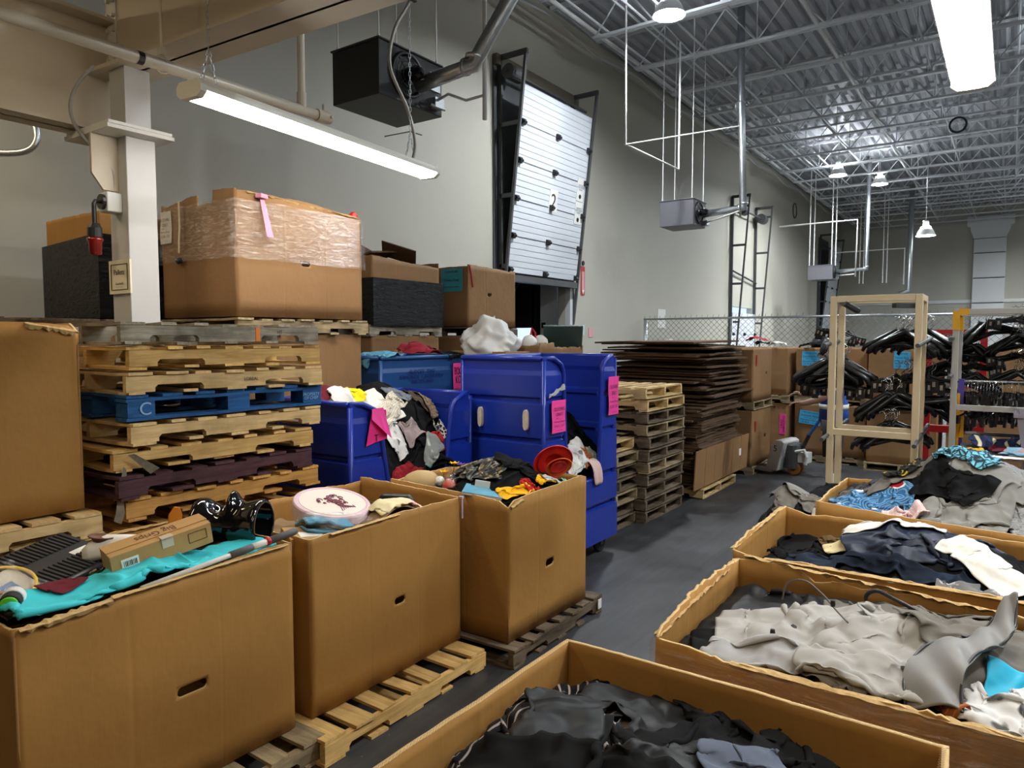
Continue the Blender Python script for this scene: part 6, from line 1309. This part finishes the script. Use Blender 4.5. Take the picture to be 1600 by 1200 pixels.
# spilling out of the trucks
slope1 = lambda X, Y: np.clip(1.62+(-4.5-X)*-.85*-1, .85, 1.62)+.0*Y
h1 = Heap(-4.575, -3.72, 3.46, 4.74, lambda X, Y: np.clip(1.58-np.clip((X+4.35)/.55, 0, 1)**1.3*.62, .8, 1.6)+.05*np.sin(Y*9)+.04*np.sin(X*17+Y*5))
filler('black blanket under the clothes of the short blue truck', h1, cB, 111)
for k, (nm, lab, m_, c, rot, sz, sh) in enumerate(sorted((
    ('shirt', 'maroon shirt at the near end of the short blue truck', cMar, (-4.3, 3.66), .2, (.4, .4), 'rect'), ('shirt', 'black sweater at the back of the short blue truck', cB, (-4.35, 4.1), .2, (.6, .5), 'shirt'), ('hoodie', 'grey striped top at the near end of the short blue truck', M_cloth('cloth_grey_stripe', (.10, .10, .11), 'stripes', (.3, .3, .3), 9.), (-4.15, 3.72), .2, (.4, .35), 'rect'),
    ('shirt', 'bright yellow shirt on top of the short blue truck', M_cloth('cloth_bright_yellow', (.85, .65, .01)), (-4.36, 3.95), .1, (.34, .2), 'rect'), ('shirt', 'plain black shirt in the opening of the short blue truck', cB, (-3.98, 4.35), .3, (.6, .7), 'shirt'), ('shirt', 'slate grey shirt behind the ribbed white sleeve', M_cloth('cloth_slate2', (.14, .16, .19)), (-4.3, 4.42), .5, (.35, .3), 'rect'),
    ('jacket', 'black jacket low in the opening of the short blue truck', cB, (-3.86, 4.12), .1, (.5, .6), 'rect'), ('shirt', 'brown jacket bunched at the back of the short blue truck', cBr, (-4.25, 4.58), .5, (.35, .3), 'rect'), ('shirt', 'tan checked shirt by the far end of the short blue truck', cTan, (-4.2, 4.66), .2, (.36, .3), 'rect'),
    ('shirt', 'white shirt spilling from the top of the short blue truck', cWh, (-4.18, 3.92), R(10), (.50, .72), 'rect'), ('shirt', 'ribbed cream sleeve lying over the white shirt', cKn, (-4.15, 4.12), R(15), (.24, .55), 'rect'), ('shirt', 'red shirt hanging in the opening of the short blue truck', M_cloth('cloth_bright_red', (.55, .03, .025)), (-3.92, 4.48), .2, (.34, .32), 'rect'),
    ('shirt', 'dotted black and white scarf by the far end of the short blue truck', M_cloth('cloth_dots', (.02, .02, .02), 'leopard', (.8, .8, .8), 30.), (-4.05, 4.66), .1, (.2, .2), 'rect'), ('trousers', 'black trousers lowest in the opening of the short blue truck', cB, (-3.82, 4.45), .2, (.5, .4), 'rect'), ('shirt', 'grey and teal print shirt low in the opening of the short blue truck', M_cloth('cloth_grey_teal', (.2, .22, .22), 'blotch', (.5, .5, .48), 6., col3=(.08, .25, .25)), (-3.80, 4.30), R(30), (.2, .36), 'rect'), ('shirt', 'small white printed top in the middle of the short blue truck opening', cMat, (-3.98, 4.08), .3, (.26, .2), 'rect'), ('shirt', 'mauve grey top in the middle of the short blue truck opening', M_cloth('cloth_mauve', (.30, .24, .24)), (-4.0, 4.22), .3, (.24, .26), 'rect'), ('shirt', 'dark red shirt at the foot of the folded pink notice side', M_cloth('cloth_dark_red', (.22, .008, .015)), (-3.82, 3.98), .2, (.25, .4), 'rect')), key=lambda q: [w in q[1] for w in ('white shirt', 'cream', 'red shirt hanging', 'teal print', 'checked', 'yellow')].index(True)+1 if any(w in q[1] for w in ('white shirt', 'cream', 'red shirt hanging', 'teal print', 'checked', 'yellow')) else 0)):
    GA(nm, lab, 'clothes' if nm == 'shirt' else nm, m_, h1, c, rot, sz, sh, 26, .70, 120+k, 60, rough=.14, puff=.03)
h2 = Heap(-3.90, -3.08, 4.92, 6.08, lambda X, Y: np.clip(1.35-np.clip((X+3.6)/.5, 0, 1)*.5, .8, 1.4)+.04*np.sin(Y*11+X*7))
filler('black blanket under the clothes of the tall blue truck', h2, cB, 141)
for k, (nm, lab, m_, c, rot, sz) in enumerate((
    ('clothes', 'black garment with a yellow badge in the opening of the tall blue truck', cB, (-3.42, 5.85), .3, (.4, .4)), ('clothes', 'white shirt folded in the opening of the tall blue truck', cWh, (-3.24, 5.72), .2, (.3, .42)), ('clothes', 'red edged white shirt under the folded white one', cOr, (-3.18, 5.66), .2, (.16, .3)), ('clothes', 'pale mint shirt at the far side of the tall blue truck opening', M_cloth('cloth_pale_mint', (.48, .55, .42)), (-3.2, 5.86), .3, (.25, .25)), ('clothes', 'black and white print cloth low in the tall blue truck opening', cMat, (-3.16, 5.5), .3, (.3, .3)), ('clothes', 'crumpled white cloth behind the orange cap', cWh, (-3.14, 5.42), .6, (.25, .25)))):
    GA('garment', lab, nm, m_, h2, c, rot, sz, 'rect', 24, .68, 150+k, 60, rough=.14, puff=.03)
bm = bmesh.new(); loft(bm, [[Vector((x+.01*math.sin(k*2.), 5.64+.035*k+.01*math.sin(z*20), z)) for k in range(5)] for x, z in ((-3.24, .93), (-3.14, .96), (-3.07, .92), (-3.045, .82), (-3.05, .72))], closed=False, cap=False)
o = tag(obj('pink_cloth', bm, M_cloth('cloth_blush', (.70, .50, .46)), smooth=True), 'pale pink cloth hanging over the side of the tall blue truck', 'clothes'); b = o.modifiers.new('s', 'SUBSURF'); b.levels = b.render_levels = 2; b = o.modifiers.new('t', 'SOLIDIFY'); b.thickness = .008
h5 = Heap(-5.62, -4.80, 4.72, 5.92, lambda X, Y: 1.86+.13*np.exp(-((X+5.1)/.25)**2-((Y-5.45)/.22)**2)+.06*np.exp(-((X+4.95)/.2)**2-((Y-4.88)/.15)**2)+.05*np.exp(-((Y-5.85)/.1)**2), rim=1.88)
GA('hoodie', 'light blue hoodie hanging over the rim of the darker blue truck', 'hoodie', cBlu, h5, (-4.98, 4.86), .5, (.55, .5), 'rect', 30, .72, 161, rough=.16, puff=.04, confine=False)
GA('sweater', 'red sweater on top of the darker blue truck', 'sweater', M_cloth('cloth_berry', (.24, .012, .025)), h5, (-5.0, 5.45), .3, (.6, .5), 'rect', 30, .66, 162, rough=.2, puff=.05)
GA('sweater', 'black sweater on top of the darker blue truck', 'sweater', cB, h5, (-4.95, 5.80), .2, (.5, .4), 'rect', 26, .74, 163, rough=.12, confine=False)
wbag = thing('white_bag', 'big crumpled white woven bag behind the tall blue truck', 'bag', (-4.68, 6.2, 1.93))
bm = bmesh.new(); bmesh.ops.create_icosphere(bm, subdivisions=5, radius=.40)
for v in bm.verts:
    d = v.co.normalized(); up = max(0, d.z); f = 1+.25*noise.noise(d*1.7+Vector((3, 1, 0)))-.35*abs(noise.noise(d*2.2+Vector((9, 2, 1))))-.05*abs(noise.noise(d*5)); v.co = Vector((d.x*.36*f, d.y*.30*f, d.z*.27*f+.05+.06*up**4))
obj('sack', bm, M_cloth('cloth_woven_white', (.70, .70, .68), 'check', (.60, .60, .58), 30., rough=.5, var=.03), wbag, smooth=True)
bm = bmesh.new(); loft(bm, [[Vector((.0+.02*math.sin(a*3)+r_*math.cos(a), .0+r_*math.sin(a)*.8, z+.02*math.sin(a*5))) for a in [2*PI*k/20 for k in range(20)]] for r_, z in ((.10, .24), (.05, .30), (.07, .36))], cap=False); obj('gathered_neck', bm, MATS['cloth_woven_white'], wbag, smooth=True)
# fence row tops
for k, (lab, m_, c, z0, sz) in enumerate((('red garment heaped on the upper fence row carton', M_cloth('cloth_crimson', (.35, .02, .04)), (-3.62, 12.55), 1.95, .5), ('dark grey garment on the upper fence row carton', cB2, (-3.5, 12.5), 1.86, .4), ('white garment at the edge of the upper fence row carton', cWh, (-3.25, 12.5), 1.86, .45), ('black garment beside the helmet', cB, (-2.75, 12.65), 1.84, .5), ('pink garment on the carton behind the tan rack', M_cloth('cloth_hot_pink', (.6, .06, .14)), (-2.05, 12.7), 1.86, .4), ('black garments on the carton behind the tan rack', cB, (-2.1, 12.9), 1.86, .8), ('white plastic bag on the carton with two blue notices', cWh, (-1.4, 12.8), 1.86, .8))):
    hh = Heap(c[0]-.5, c[0]+.5, c[1]-.4, c[1]+.4, lambda X, Y, z0=z0: z0+.12*np.exp(-((X-c[0])/.2)**2)+0*Y); GA('garment', lab, 'clothes', m_, hh, c, .3*k, (sz, sz*.8), 'rect', 20, .66, 180+k, 50, rough=.2, puff=.05)
for k, (lab, m_, c, sz) in enumerate((('white shirt on top of the lower fence row carton', cWh, (-3.75, 12.45), .45), ('maroon shirt on top of the lower fence row carton', cMar, (-3.3, 12.45), .5))):
    hh = Heap(c[0]-.4, c[0]+.4, c[1]-.12, c[1]+.2, lambda X, Y: .90+0*Y); GA('garment', lab, 'clothes', m_, hh, c, .2, (sz, .3), 'rect', 20, .75, 190+k, 50, rough=.08)
tb = thing('trash_bag', 'black bag slumped on the floor at the aisle end of the hoodie carton', 'bag', (-1.22, 5.05, 0))
bm = bmesh.new(); bmesh.ops.create_icosphere(bm, subdivisions=5, radius=1)
for v in bm.verts:
    d = v.co.normalized(); f = 1+.15*noise.noise(d*2)-.2*abs(noise.noise(d*3.5)); v.co = Vector((d.x*.25*f, d.y*.34*f, max(0, .46+d.z*.52*f)))
obj('sack', bm, M('bag_black', (.006, .006, .007), .35, bump=.3, bscale=14), tb, smooth=True)
for k, (lab, m_, z_, x_) in enumerate((('grey sweatpants bunched on the black floor bag', cG3, 1.0, -1.16), ('olive grey sweater on top of the black floor bag', cG, 1.04, -1.10))):
    hh = Heap(-1.6, -.96, 4.6, 5.5, lambda X, Y: .02+np.where(((X+1.22)/.27)**2+((Y-5.05)/.36)**2 < 1, .46+.53*np.sqrt(np.clip(1-((X+1.22)/.27)**2-((Y-5.05)/.36)**2, 0, 1))*(1 if k == 0 else 1.06), 0)); GA('garment', lab, 'clothes', m_, hh, (x_, 5.0+.1*k), .4, (.5, .5), 'rect', 26, .62, 230+k, 60, rough=.2, puff=.04)
# table behind the heap of hoodies
ht = Heap(-.28, .95, 5.97, 6.64, lambda X, Y: 1.233+.05*np.exp(-((Y-6.45)/.15)**2)+0*X)
for k, (lab, m_, c, sz) in enumerate((('navy garment with cream stripes on the chrome edged table', M_cloth('cloth_navy_cream', (.012, .018, .07), 'stripes', (.6, .55, .35), 2.5), (-.05, 6.45), (.5, .4)), ('yellow shirt at the near end of the chrome edged table', cYel, (-.2, 6.1), (.2, .3)), ('maroon shirt on the chrome edged table', cMar, (-.02, 6.2), (.25, .2)), ('light blue shirt on the chrome edged table', M_cloth('cloth_pale_blue', (.25, .45, .60), 'blotch', (.5, .3, .3), 9.), (.08, 6.1), (.4, .3)))):
    GA('garment', lab, 'clothes', m_, ht, c, .2*k, sz, 'rect', 24, .7, 200+k, 60, rough=.14, puff=.03)
# ------------------------------------------------------------------ oddments lying in the aisle cartons
# black ribbed tray
tr_ = thing('ribbed_tray', 'black ribbed plastic tray in the nearest aisle carton', 'tray', (-3.50, 1.36, 1.04), rot=(R(4), R(14), R(25)))
bm = bmesh.new(); box(bm, (0, 0, 0), (.36, .52, .03)); obj('plate', bm, M('tray_black', (.030, .030, .032), .45), tr_, bevel=.012)
bm = bmesh.new()
for s in (-1, 1):
    for k in range(18): box(bm, (s*.10, -.22+.026*k, .019), (.12, .012, .010))
tag(obj('ribs', bm, MATS['tray_black'], tr_), kind='stuff')
bm = bmesh.new(); box(bm, (.02, .16, .017), (.035, .10, .003)); obj('white_sticker', bm, paper, tr_)
# white shoe
sh = thing('shoe', 'white and brown shoe with a black sole beside the tray', 'shoe', (-3.40, 1.63, 1.03), rot=(R(8), R(-6), R(60)))
sec = [(-.15, .030, .05, .0), (-.12, .042, .075, 0), (-.04, .043, .10, 0), (.02, .045, .085, .0), (.09, .048, .062, .004), (.135, .040, .045, .006), (.155, .018, .03, .008)]
bm = bmesh.new(); loft(bm, [[Vector((x, w*math.cos(a), .02+dz+max(0, h*math.sin(a)) if math.sin(a) > 0 else .02+dz)) for a in [2*PI*k/20 for k in range(20)]] for x, w, h, dz in sec]); obj('upper', bm, M('shoe_white', (.78, .75, .68), .5), sh, smooth=True)
bm = bmesh.new(); loft(bm, [[Vector((x*1.02, w*1.08*math.cos(a), dz+(.022 if math.sin(a) > 0 else 0))) for a in [2*PI*k/20 for k in range(20)]] for x, w, h, dz in sec]); obj('sole', bm, black, sh)
bm = bmesh.new(); loft(bm, [[Vector((-.06+.055*math.cos(a)*s, .032*math.sin(a)*s, z-.25*(-.06+.055*math.cos(a)*s+.06))) for a in [2*PI*k/18 for k in range(18)]] for s, z in ((1.05, .112), (1.0, .118), (.9, .114), (.7, .085))]); obj('lining', bm, M('shoe_brown', (.16, .06, .035), .6), sh, smooth=True)
# "Big Grips" carton, tilted
bg = thing('small_carton', 'long kraft carton marked Big Grips lying on the turquoise sheet', 'carton', (-3.10, 1.66, 1.075), rot=(R(6), R(-10), R(80)))
bm = bmesh.new(); box(bm, (0, 0, .055), (.43, .13, .10)); obj('body', bm, M_card('cardboard_small', (.50, .29, .11)), bg, bevel=.003)
bm = bmesh.new(); box(bm, (0, .022, .108), (.432, .09, .004)); obj('lid_flap', bm, MATS['cardboard_small'], bg)
text('Big Grips', .05, M('print_brown', (.10, .04, .015), .6), bg, (.0, .012, .111), (0, 0, R(180)), width=.17)
bm = bmesh.new(); box(bm, (-.14, -.066, .055), (.07, .003, .04)); st = obj('barcode_label', bm, paper, bg)
bm = bmesh.new()
for k in range(9): box(bm, (-.165+.0062*k, -.068, .053), (.0015+.001*(k % 3), .002, .024))
tag(obj('bars', bm, ink, st), kind='stuff')
bm = bmesh.new()
for c, s in (((.15, -.066, .085), (.08, .002, .002)), ((.15, -.066, .04), (.08, .002, .002)), ((.11, -.066, .0625), (.002, .002, .045)), ((.19, -.066, .0625), (.002, .002, .045))): box(bm, c, s)
tag(obj('printed_frame', bm, MATS['print_brown'], bg), kind='stuff')
bm = bmesh.new(); box(bm, (.02, -.055, .1075), (.05, .04, .003)); box(bm, (.02, -.0665, .085), (.05, .003, .05)); obj('clear_tape', bm, M('tape', (.6, .5, .38), .15), bg)
# glossy black hollow form
fm = thing('black_form', 'glossy black hollow hip form lying on its side in the nearest aisle carton', 'mannequin', (-3.20, 2.08, 1.12), rot=(0, R(4), R(-60)))
N = 40; R_ = []
prof_ = [(-.165, .125), (-.14, .128), (-.10, .112), (-.05, .097), (0, .095), (.05, .102), (.10, .115), (.14, .124), (.165, .127), (.175, .118)]
for y, r_ in zip(np.linspace(-.165, .175, 34), np.interp(np.linspace(-.165, .175, 34), [q[0] for q in prof_], [q[1] for q in prof_])):
    ring = []
    for k in range(N):
        a = 2*PI*k/N; top = max(0, math.sin(a))**6
        rr = r_*(1+.0*top)+top*(.075*math.exp(-((y-.02)/.03)**2)-.045*math.exp(-((y+.065)/.045)**2)); ring.append(Vector((rr*math.cos(a)*1.02, y, rr*math.sin(a))))
    R_.append(ring)
inner = [[p*1 for p in ring] for ring in R_[::-1]]
inner = [[Vector((p.x*.9, p.y, p.z*.9)) for p in ring] for ring in R_[:0:-1]]
bm = bmesh.new(); loft(bm, R_+inner, cap=True); obj('shell', bm, black_g, fm, smooth=True)
# broom pole on the rim
pl_ = thing('pole', 'white pole with a grey and red grip resting on the carton rim', 'pole', (-2.845, 1.72, 1.055))
P0, P1 = Vector((0, -.28, -.012)), Vector((-.02, .46, .045)); D_ = P1-P0
for nm, a, b, r_, m_ in (('shaft', 0, .62, .011, M('pole_white', (.62, .62, .60), .35)), ('grip', .55, .72, .017, M('grip_grey', (.09, .09, .095), .5)), ('sleeve', .70, .82, .016, cream_w), ('red_ring', .81, .84, .020, red), ('handle', .83, 1.05, .0185, MATS['grip_grey'])):
    bm = bmesh.new(); tube(bm, [P0+D_*a, P0+D_*(a+(b-a)*.9), P0+D_*b], [r_, r_, r_*.85], 12); obj(nm, bm, m_, pl_, smooth=True)
pd = thing('paddle', 'orange plastic paddle standing behind the kraft carton', 'paddle', (-3.60, 2.0, 1.0), rot=(0, R(6), R(80)))
bm = bmesh.new(); prism(bm, [(-.03, 0), (.03, 0), (.035, .12), (.02, .16), (-.01, .165), (-.035, .12)], 1, -.006, .006); obj('blade', bm, M('orange_plastic', (.65, .20, .015), .4), pd, bevel=.003); bm = bmesh.new(); tube(bm, [(0, 0, -.1), (0, 0, .02)], .012, 8); obj('stem', bm, MATS['orange_plastic'], pd)
ty = thing('toy_bag', 'clear bag with a printed card and yellow ring, nearest the aisle corner', 'bag', (-3.30, 1.14, 1.02), rot=(R(12), R(22), R(20)))
bm = bmesh.new(); box(bm, (0, 0, 0), (.24, .20, .012)); obj('card', bm, M('toy_card', (.62, .58, .50), .35, var=.2), ty); bm = bmesh.new(); box(bm, (.02, -.02, .008), (.13, .12, .004)); pc = obj('picture', bm, M('toy_blue', (.16, .24, .42), .4, var=.3), ty)
bm = bmesh.new(); tube(bm, [(-.02, -.05, .013), (.0, -.02, .013), (.02, -.04, .013), (.05, .0, .013)], .005, 5); obj('drawn_figure', bm, M('toy_orange', (.8, .25, .03), .5), pc)
bm = bmesh.new(); tube(bm, [(.12*math.cos(a)-.04, .11*math.sin(a), .02+.01*math.cos(a)) for a in [PI*k/12 for k in range(13)]], .007, 6); obj('yellow_ring', bm, M('toy_yellow', (.75, .5, .03), .4), ty, smooth=True)
bm = bmesh.new(); loft(bm, [[Vector((.13*x, .11*y, .035+.008*math.sin(7*x+3*y)+.01*math.cos(9*y))) for x in (-1, -.6, -.2, .2, .6, 1)] for y in (-1, -.6, -.2, .2, .6, 1)], closed=False, cap=False); obj('clear_film', bm, M_film('bag_film', (.9, .9, .9), .3, .08, 8), ty, smooth=True)
rl_ = thing('wheel_roll', 'white, black and green roll at the near corner of the nearest aisle carton', 'roll', (-3.06, 1.06, 1.06), rot=(R(90), 0, R(60))); rl_.scale = (.75, .75, .75)
for nm, a, b, r_, m_ in (('white_part', -.08, -.02, .055, cream_w), ('black_tread', -.02, .05, .05, rubber), ('green_rim', .05, .065, .042, M('toy_green', (.12, .60, .03), .4))):
    bm = bmesh.new(); tube(bm, [(0, 0, a), (0, 0, b)], r_, 20); obj(nm, bm, m_, rl_, bevel=.006)
# middle carton: round tin, wrapped garment, clear bag, black chair back
tn = thing('round_tin', 'round pale pink tin with a maroon floral print on the lid', 'tin', (-3.18, 2.70, 1.02), rot=(R(5), R(12), R(20))); tn.scale = (.88, .88, 1)
tinm = M('tin_pink', (.72, .56, .54), .35, var=.06)
bm = bmesh.new(); lathe(bm, [(0, 0), (.235, 0), (.24, .006), (.24, .075), (0, .075)], 48); obj('body', bm, tinm, tn, smooth=False)
bm = bmesh.new(); lathe(bm, [(.247, .05), (.25, .053), (.25, .095), (.243, .103), (.225, .104), (.22, .101), (0, .101), (0, .05)], 48); obj('lid', bm, M('tin_lid', (.72, .54, .60), .3, var=.05), tn)
bm = bmesh.new(); lathe(bm, [(0, .1035), (.212, .1035), (.212, .1012), (0, .1012)], 40); ld = obj('lid_picture', bm, M('tin_cream', (.80, .72, .66), .35, var=.05), tn)
bm = bmesh.new(); rr_ = random.Random(5)
for k in range(34):
    a, q = rr_.uniform(0, 2*PI), rr_.uniform(0, .085); c_ = Vector((q*1.2*math.cos(a)-.02, q*math.sin(a)+.01, .106)); s_ = rr_.uniform(.010, .022)
    tube(bm, [c_+Vector((s_*math.cos(t_), s_*.7*math.sin(t_), 0)) for t_ in [2*PI*j/9*.85 for j in range(10)]], .0028, 4)
for k in range(7): tube(bm, [(.06, -.02, .106), (.10+.01*k, -.02+.012*(k-3), .106), (.13, -.03+.02*(k-3), .106)], .0022, 4)
tag(obj('floral_print', bm, M('print_maroon', (.22, .05, .09), .5), ld), kind='stuff')
wb = thing('wrapped_garment', 'light blue garment folded in a clear bag leaning on the round tin', 'bag', (-3.0, 2.50, 1.03), rot=(R(-8), R(10), R(75)))
for k in range(3):
    bm = bmesh.new(); loft(bm, [[Vector((x, -.09+.18*q/8+.01*math.sin(x*30), .02*k+.018*math.sin(PI*q/8)+.006*math.sin(x*22+k))) for q in range(9)] for x in [-.13+.026*j for j in range(11)]], closed=False, cap=False); o = obj('cloth_layer', bm, cBlu if k != 1 else cB, wb, smooth=True); b = o.modifiers.new('s', 'SUBSURF'); b.levels = b.render_levels = 2; b = o.modifiers.new('d', 'DISPLACE'); b.texture = CREASE; b.strength = .045; b.texture_coords = 'GLOBAL'; b = o.modifiers.new('t', 'SOLIDIFY'); b.thickness = .014
bm = bmesh.new(); loft(bm, [[Vector(((.15+.012*math.sin(5*a+j))*(1 if j not in (0, 4) else .85)*math.cos(a), (.11+.01*math.sin(7*a+j*2))*math.sin(a), -.01+.024*j+.006*math.sin(9*a))) for a in [2*PI*k/28 for k in range(28)]] for j in range(5)]); obj('clear_bag', bm, M_film('bag_film2', (.9, .9, .9), .4, .08, 14), wb, smooth=True)
cbg = thing('clear_bag', 'small crumpled clear bag at the near rim beside the tie dye shirt', 'bag', (-2.93, 2.68, 1.04))
bm = bmesh.new(); bmesh.ops.create_icosphere(bm, subdivisions=4, radius=.07)
for v in bm.verts: v.co += v.co.normalized()*(.03*noise.noise(v.co*22)+.012*noise.noise(v.co*60)); v.co.z *= .6
obj('film', bm, M_film('bag_film3', (.85, .86, .88), .5, .1, 30), cbg)
ch = thing('case_lid', 'rounded black plastic case lid with a brown strap in the middle aisle carton', 'case', (-3.12, 3.18, 1.0), rot=(R(10), 0, R(25)))
bm = bmesh.new(); prism(bm, [(-.13, -.02), (.13, -.02), (.115, .06), (.085, .085), (-.085, .085), (-.115, .06)], 1, -.02, .02); obj('shell', bm, M('case_black', (.018, .018, .02), .45), ch, bevel=.012); bm = bmesh.new(); tube(bm, [(-.1, -.03, .02), (.05, -.06, .035), (.2, -.04, .0)], .016, 6); obj('strap', bm, M('strap_brown', (.06, .025, .012), .5), ch)
bx = thing('small_carton', 'small kraft carton with a white label at the near corner of the middle aisle carton', 'carton', (-2.99, 2.36, 1.0), rot=(R(10), R(6), R(70)))
bm = bmesh.new(); box(bm, (0, 0, 0), (.20, .16, .09)); obj('body', bm, MATS['cardboard_small'], bx, bevel=.003); bm = bmesh.new(); box(bm, (.02, -.03, .047), (.12, .06, .002)); obj('white_label', bm, paper, bx)
tag(obj('hanging_tag', (lambda b: (box(b, (-2.815, 3.455, .98), (.006, .012, .13)), box(b, (-2.82, 3.452, 1.05), (.03, .02, .012)), b)[-1])(bmesh.new()), M('tag_lilac', (.45, .40, .55), .4)), 'thin lilac tag hanging at the corner between the middle and farthest aisle cartons', 'tag')
# farthest carton: sun hat, orange cap, plush, flowers, book
hat = thing('sun_hat', 'wide red brimmed hat standing in the farthest aisle carton', 'hat', (-2.70, 4.36, 1.16), rot=(R(-62), R(0), R(52))); hat.scale = (.78, .78, .78)
bm = bmesh.new(); lathe(bm, [(.19, -.012), (.195, -.006), (.15, .0), (.10, .006), (.085, .012), (.078, .05), (.05, .075), (0, .08), (0, .072), (.045, .068), (.072, .045), (.08, .006), (.10, -.002), (.15, -.008)], 36); obj('brim_and_crown', bm, M('hat_red', (.62, .015, .012), .5), hat, smooth=True)
cap = thing('orange_cap', 'orange visor cap leaning on the red hat', 'hat', (-2.60, 4.28, 1.14), rot=(R(-50), 0, R(52))); cap.scale = (.9, .9, .9)
bm = bmesh.new(); lathe(bm, [(.105, 0), (.11, .004), (.085, .02), (.07, .03), (.066, .026), (.08, .014)], 28); obj('visor', bm, M('hat_orange', (.80, .12, .01), .45), cap, smooth=True); bm = bmesh.new(); lathe(bm, [(0, .055), (.04, .05), (.068, .025), (.07, 0), (.06, 0), (.055, .02), (0, .045)], 20); obj('crown', bm, M('hat_red', (.62, .015, .012), .5), cap, smooth=True)
ps = thing('plush_hat', 'beige plush hat with a white bobble at the back of the farthest aisle carton', 'hat', (-3.40, 3.72, 1.03), R(40))
bm = bmesh.new(); bmesh.ops.create_uvsphere(bm, u_segments=24, v_segments=14, radius=.12)
for v in bm.verts: v.co = Vector((v.co.x*1.15, v.co.y*.8, max(-.02, v.co.z)*.75+.006*noise.noise(v.co*20)))
obj('body', bm, M_cloth('plush_beige', (.50, .36, .18)), ps, smooth=True); bm = bmesh.new(); bmesh.ops.create_icosphere(bm, subdivisions=3, radius=.035)
for v in bm.verts: v.co += v.co.normalized()*.005*noise.noise(v.co*80)
obj('bobble', bm, M_cloth('plush_white', (.8, .8, .78)), ps, (.13, -.05, .02))
fl_ = thing('fabric_flowers', 'yellow and purple cloth flowers beside the beige plush hat', 'flower', (-3.26, 3.80, 1.05))
for k, (c, m_) in enumerate((((0, 0, .05), cYel), ((.02, .09, .10), cYel), ((.05, .12, .09), M_cloth('cloth_purple', (.16, .08, .35))))):
    bm = bmesh.new()
    for j in range(6):
        a = 2*PI*j/6; d_ = Vector((math.cos(a), math.sin(a), .5)); loft(bm, [[d_*.008, d_*.02+Vector((-d_.y, d_.x, 0))*.014, d_*.04, d_*.02-Vector((-d_.y, d_.x, 0))*.014], [q+Vector((0, 0, .003)) for q in (d_*.008, d_*.02+Vector((-d_.y, d_.x, 0))*.014, d_*.04, d_*.02-Vector((-d_.y, d_.x, 0))*.014)]])
    f_ = obj('blossom', bm, m_, fl_, c)
    bm = bmesh.new(); tube(bm, [Vector(c), Vector((c[0]-.01, c[1], c[2]-.08))], .003, 5); obj('stem', bm, M('stem_green', (.08, .10, .02), .6), fl_)
bk = thing('book', 'blue and white booklet at the near corner of the farthest aisle carton', 'book', (-2.80, 3.66, 1.05), rot=(R(6), R(8), R(30)))
bm = bmesh.new(); box(bm, (0, 0, 0), (.26, .18, .014)); obj('pages', bm, paper, bk); bm = bmesh.new(); box(bm, (0, 0, .009), (.262, .182, .003)); obj('cover', bm, M('book_blue', (.12, .35, .50), .3, var=.4, scale=14), bk); bm = bmesh.new(); box(bm, (-.02, .06, .03), (.10, .004, .05)); obj('kraft_slip', bm, paper, bk)
rp = thing('red_packet', 'clear packet holding a red and orange ornament', 'packet', (-3.12, 3.70, 1.04))
bm = bmesh.new(); bmesh.ops.create_uvsphere(bm, u_segments=18, v_segments=10, radius=.055); obj('ornament', bm, M('ornament_red', (.55, .04, .03), .3, var=.4, scale=30), rp, smooth=True); bm = bmesh.new(); lathe(bm, [(.07, -.05), (.072, 0), (.06, .05), (.02, .09), (.008, .11), (.02, .14)], 16); obj('clear_wrap', bm, MATS['bag_film2'], rp, smooth=True)
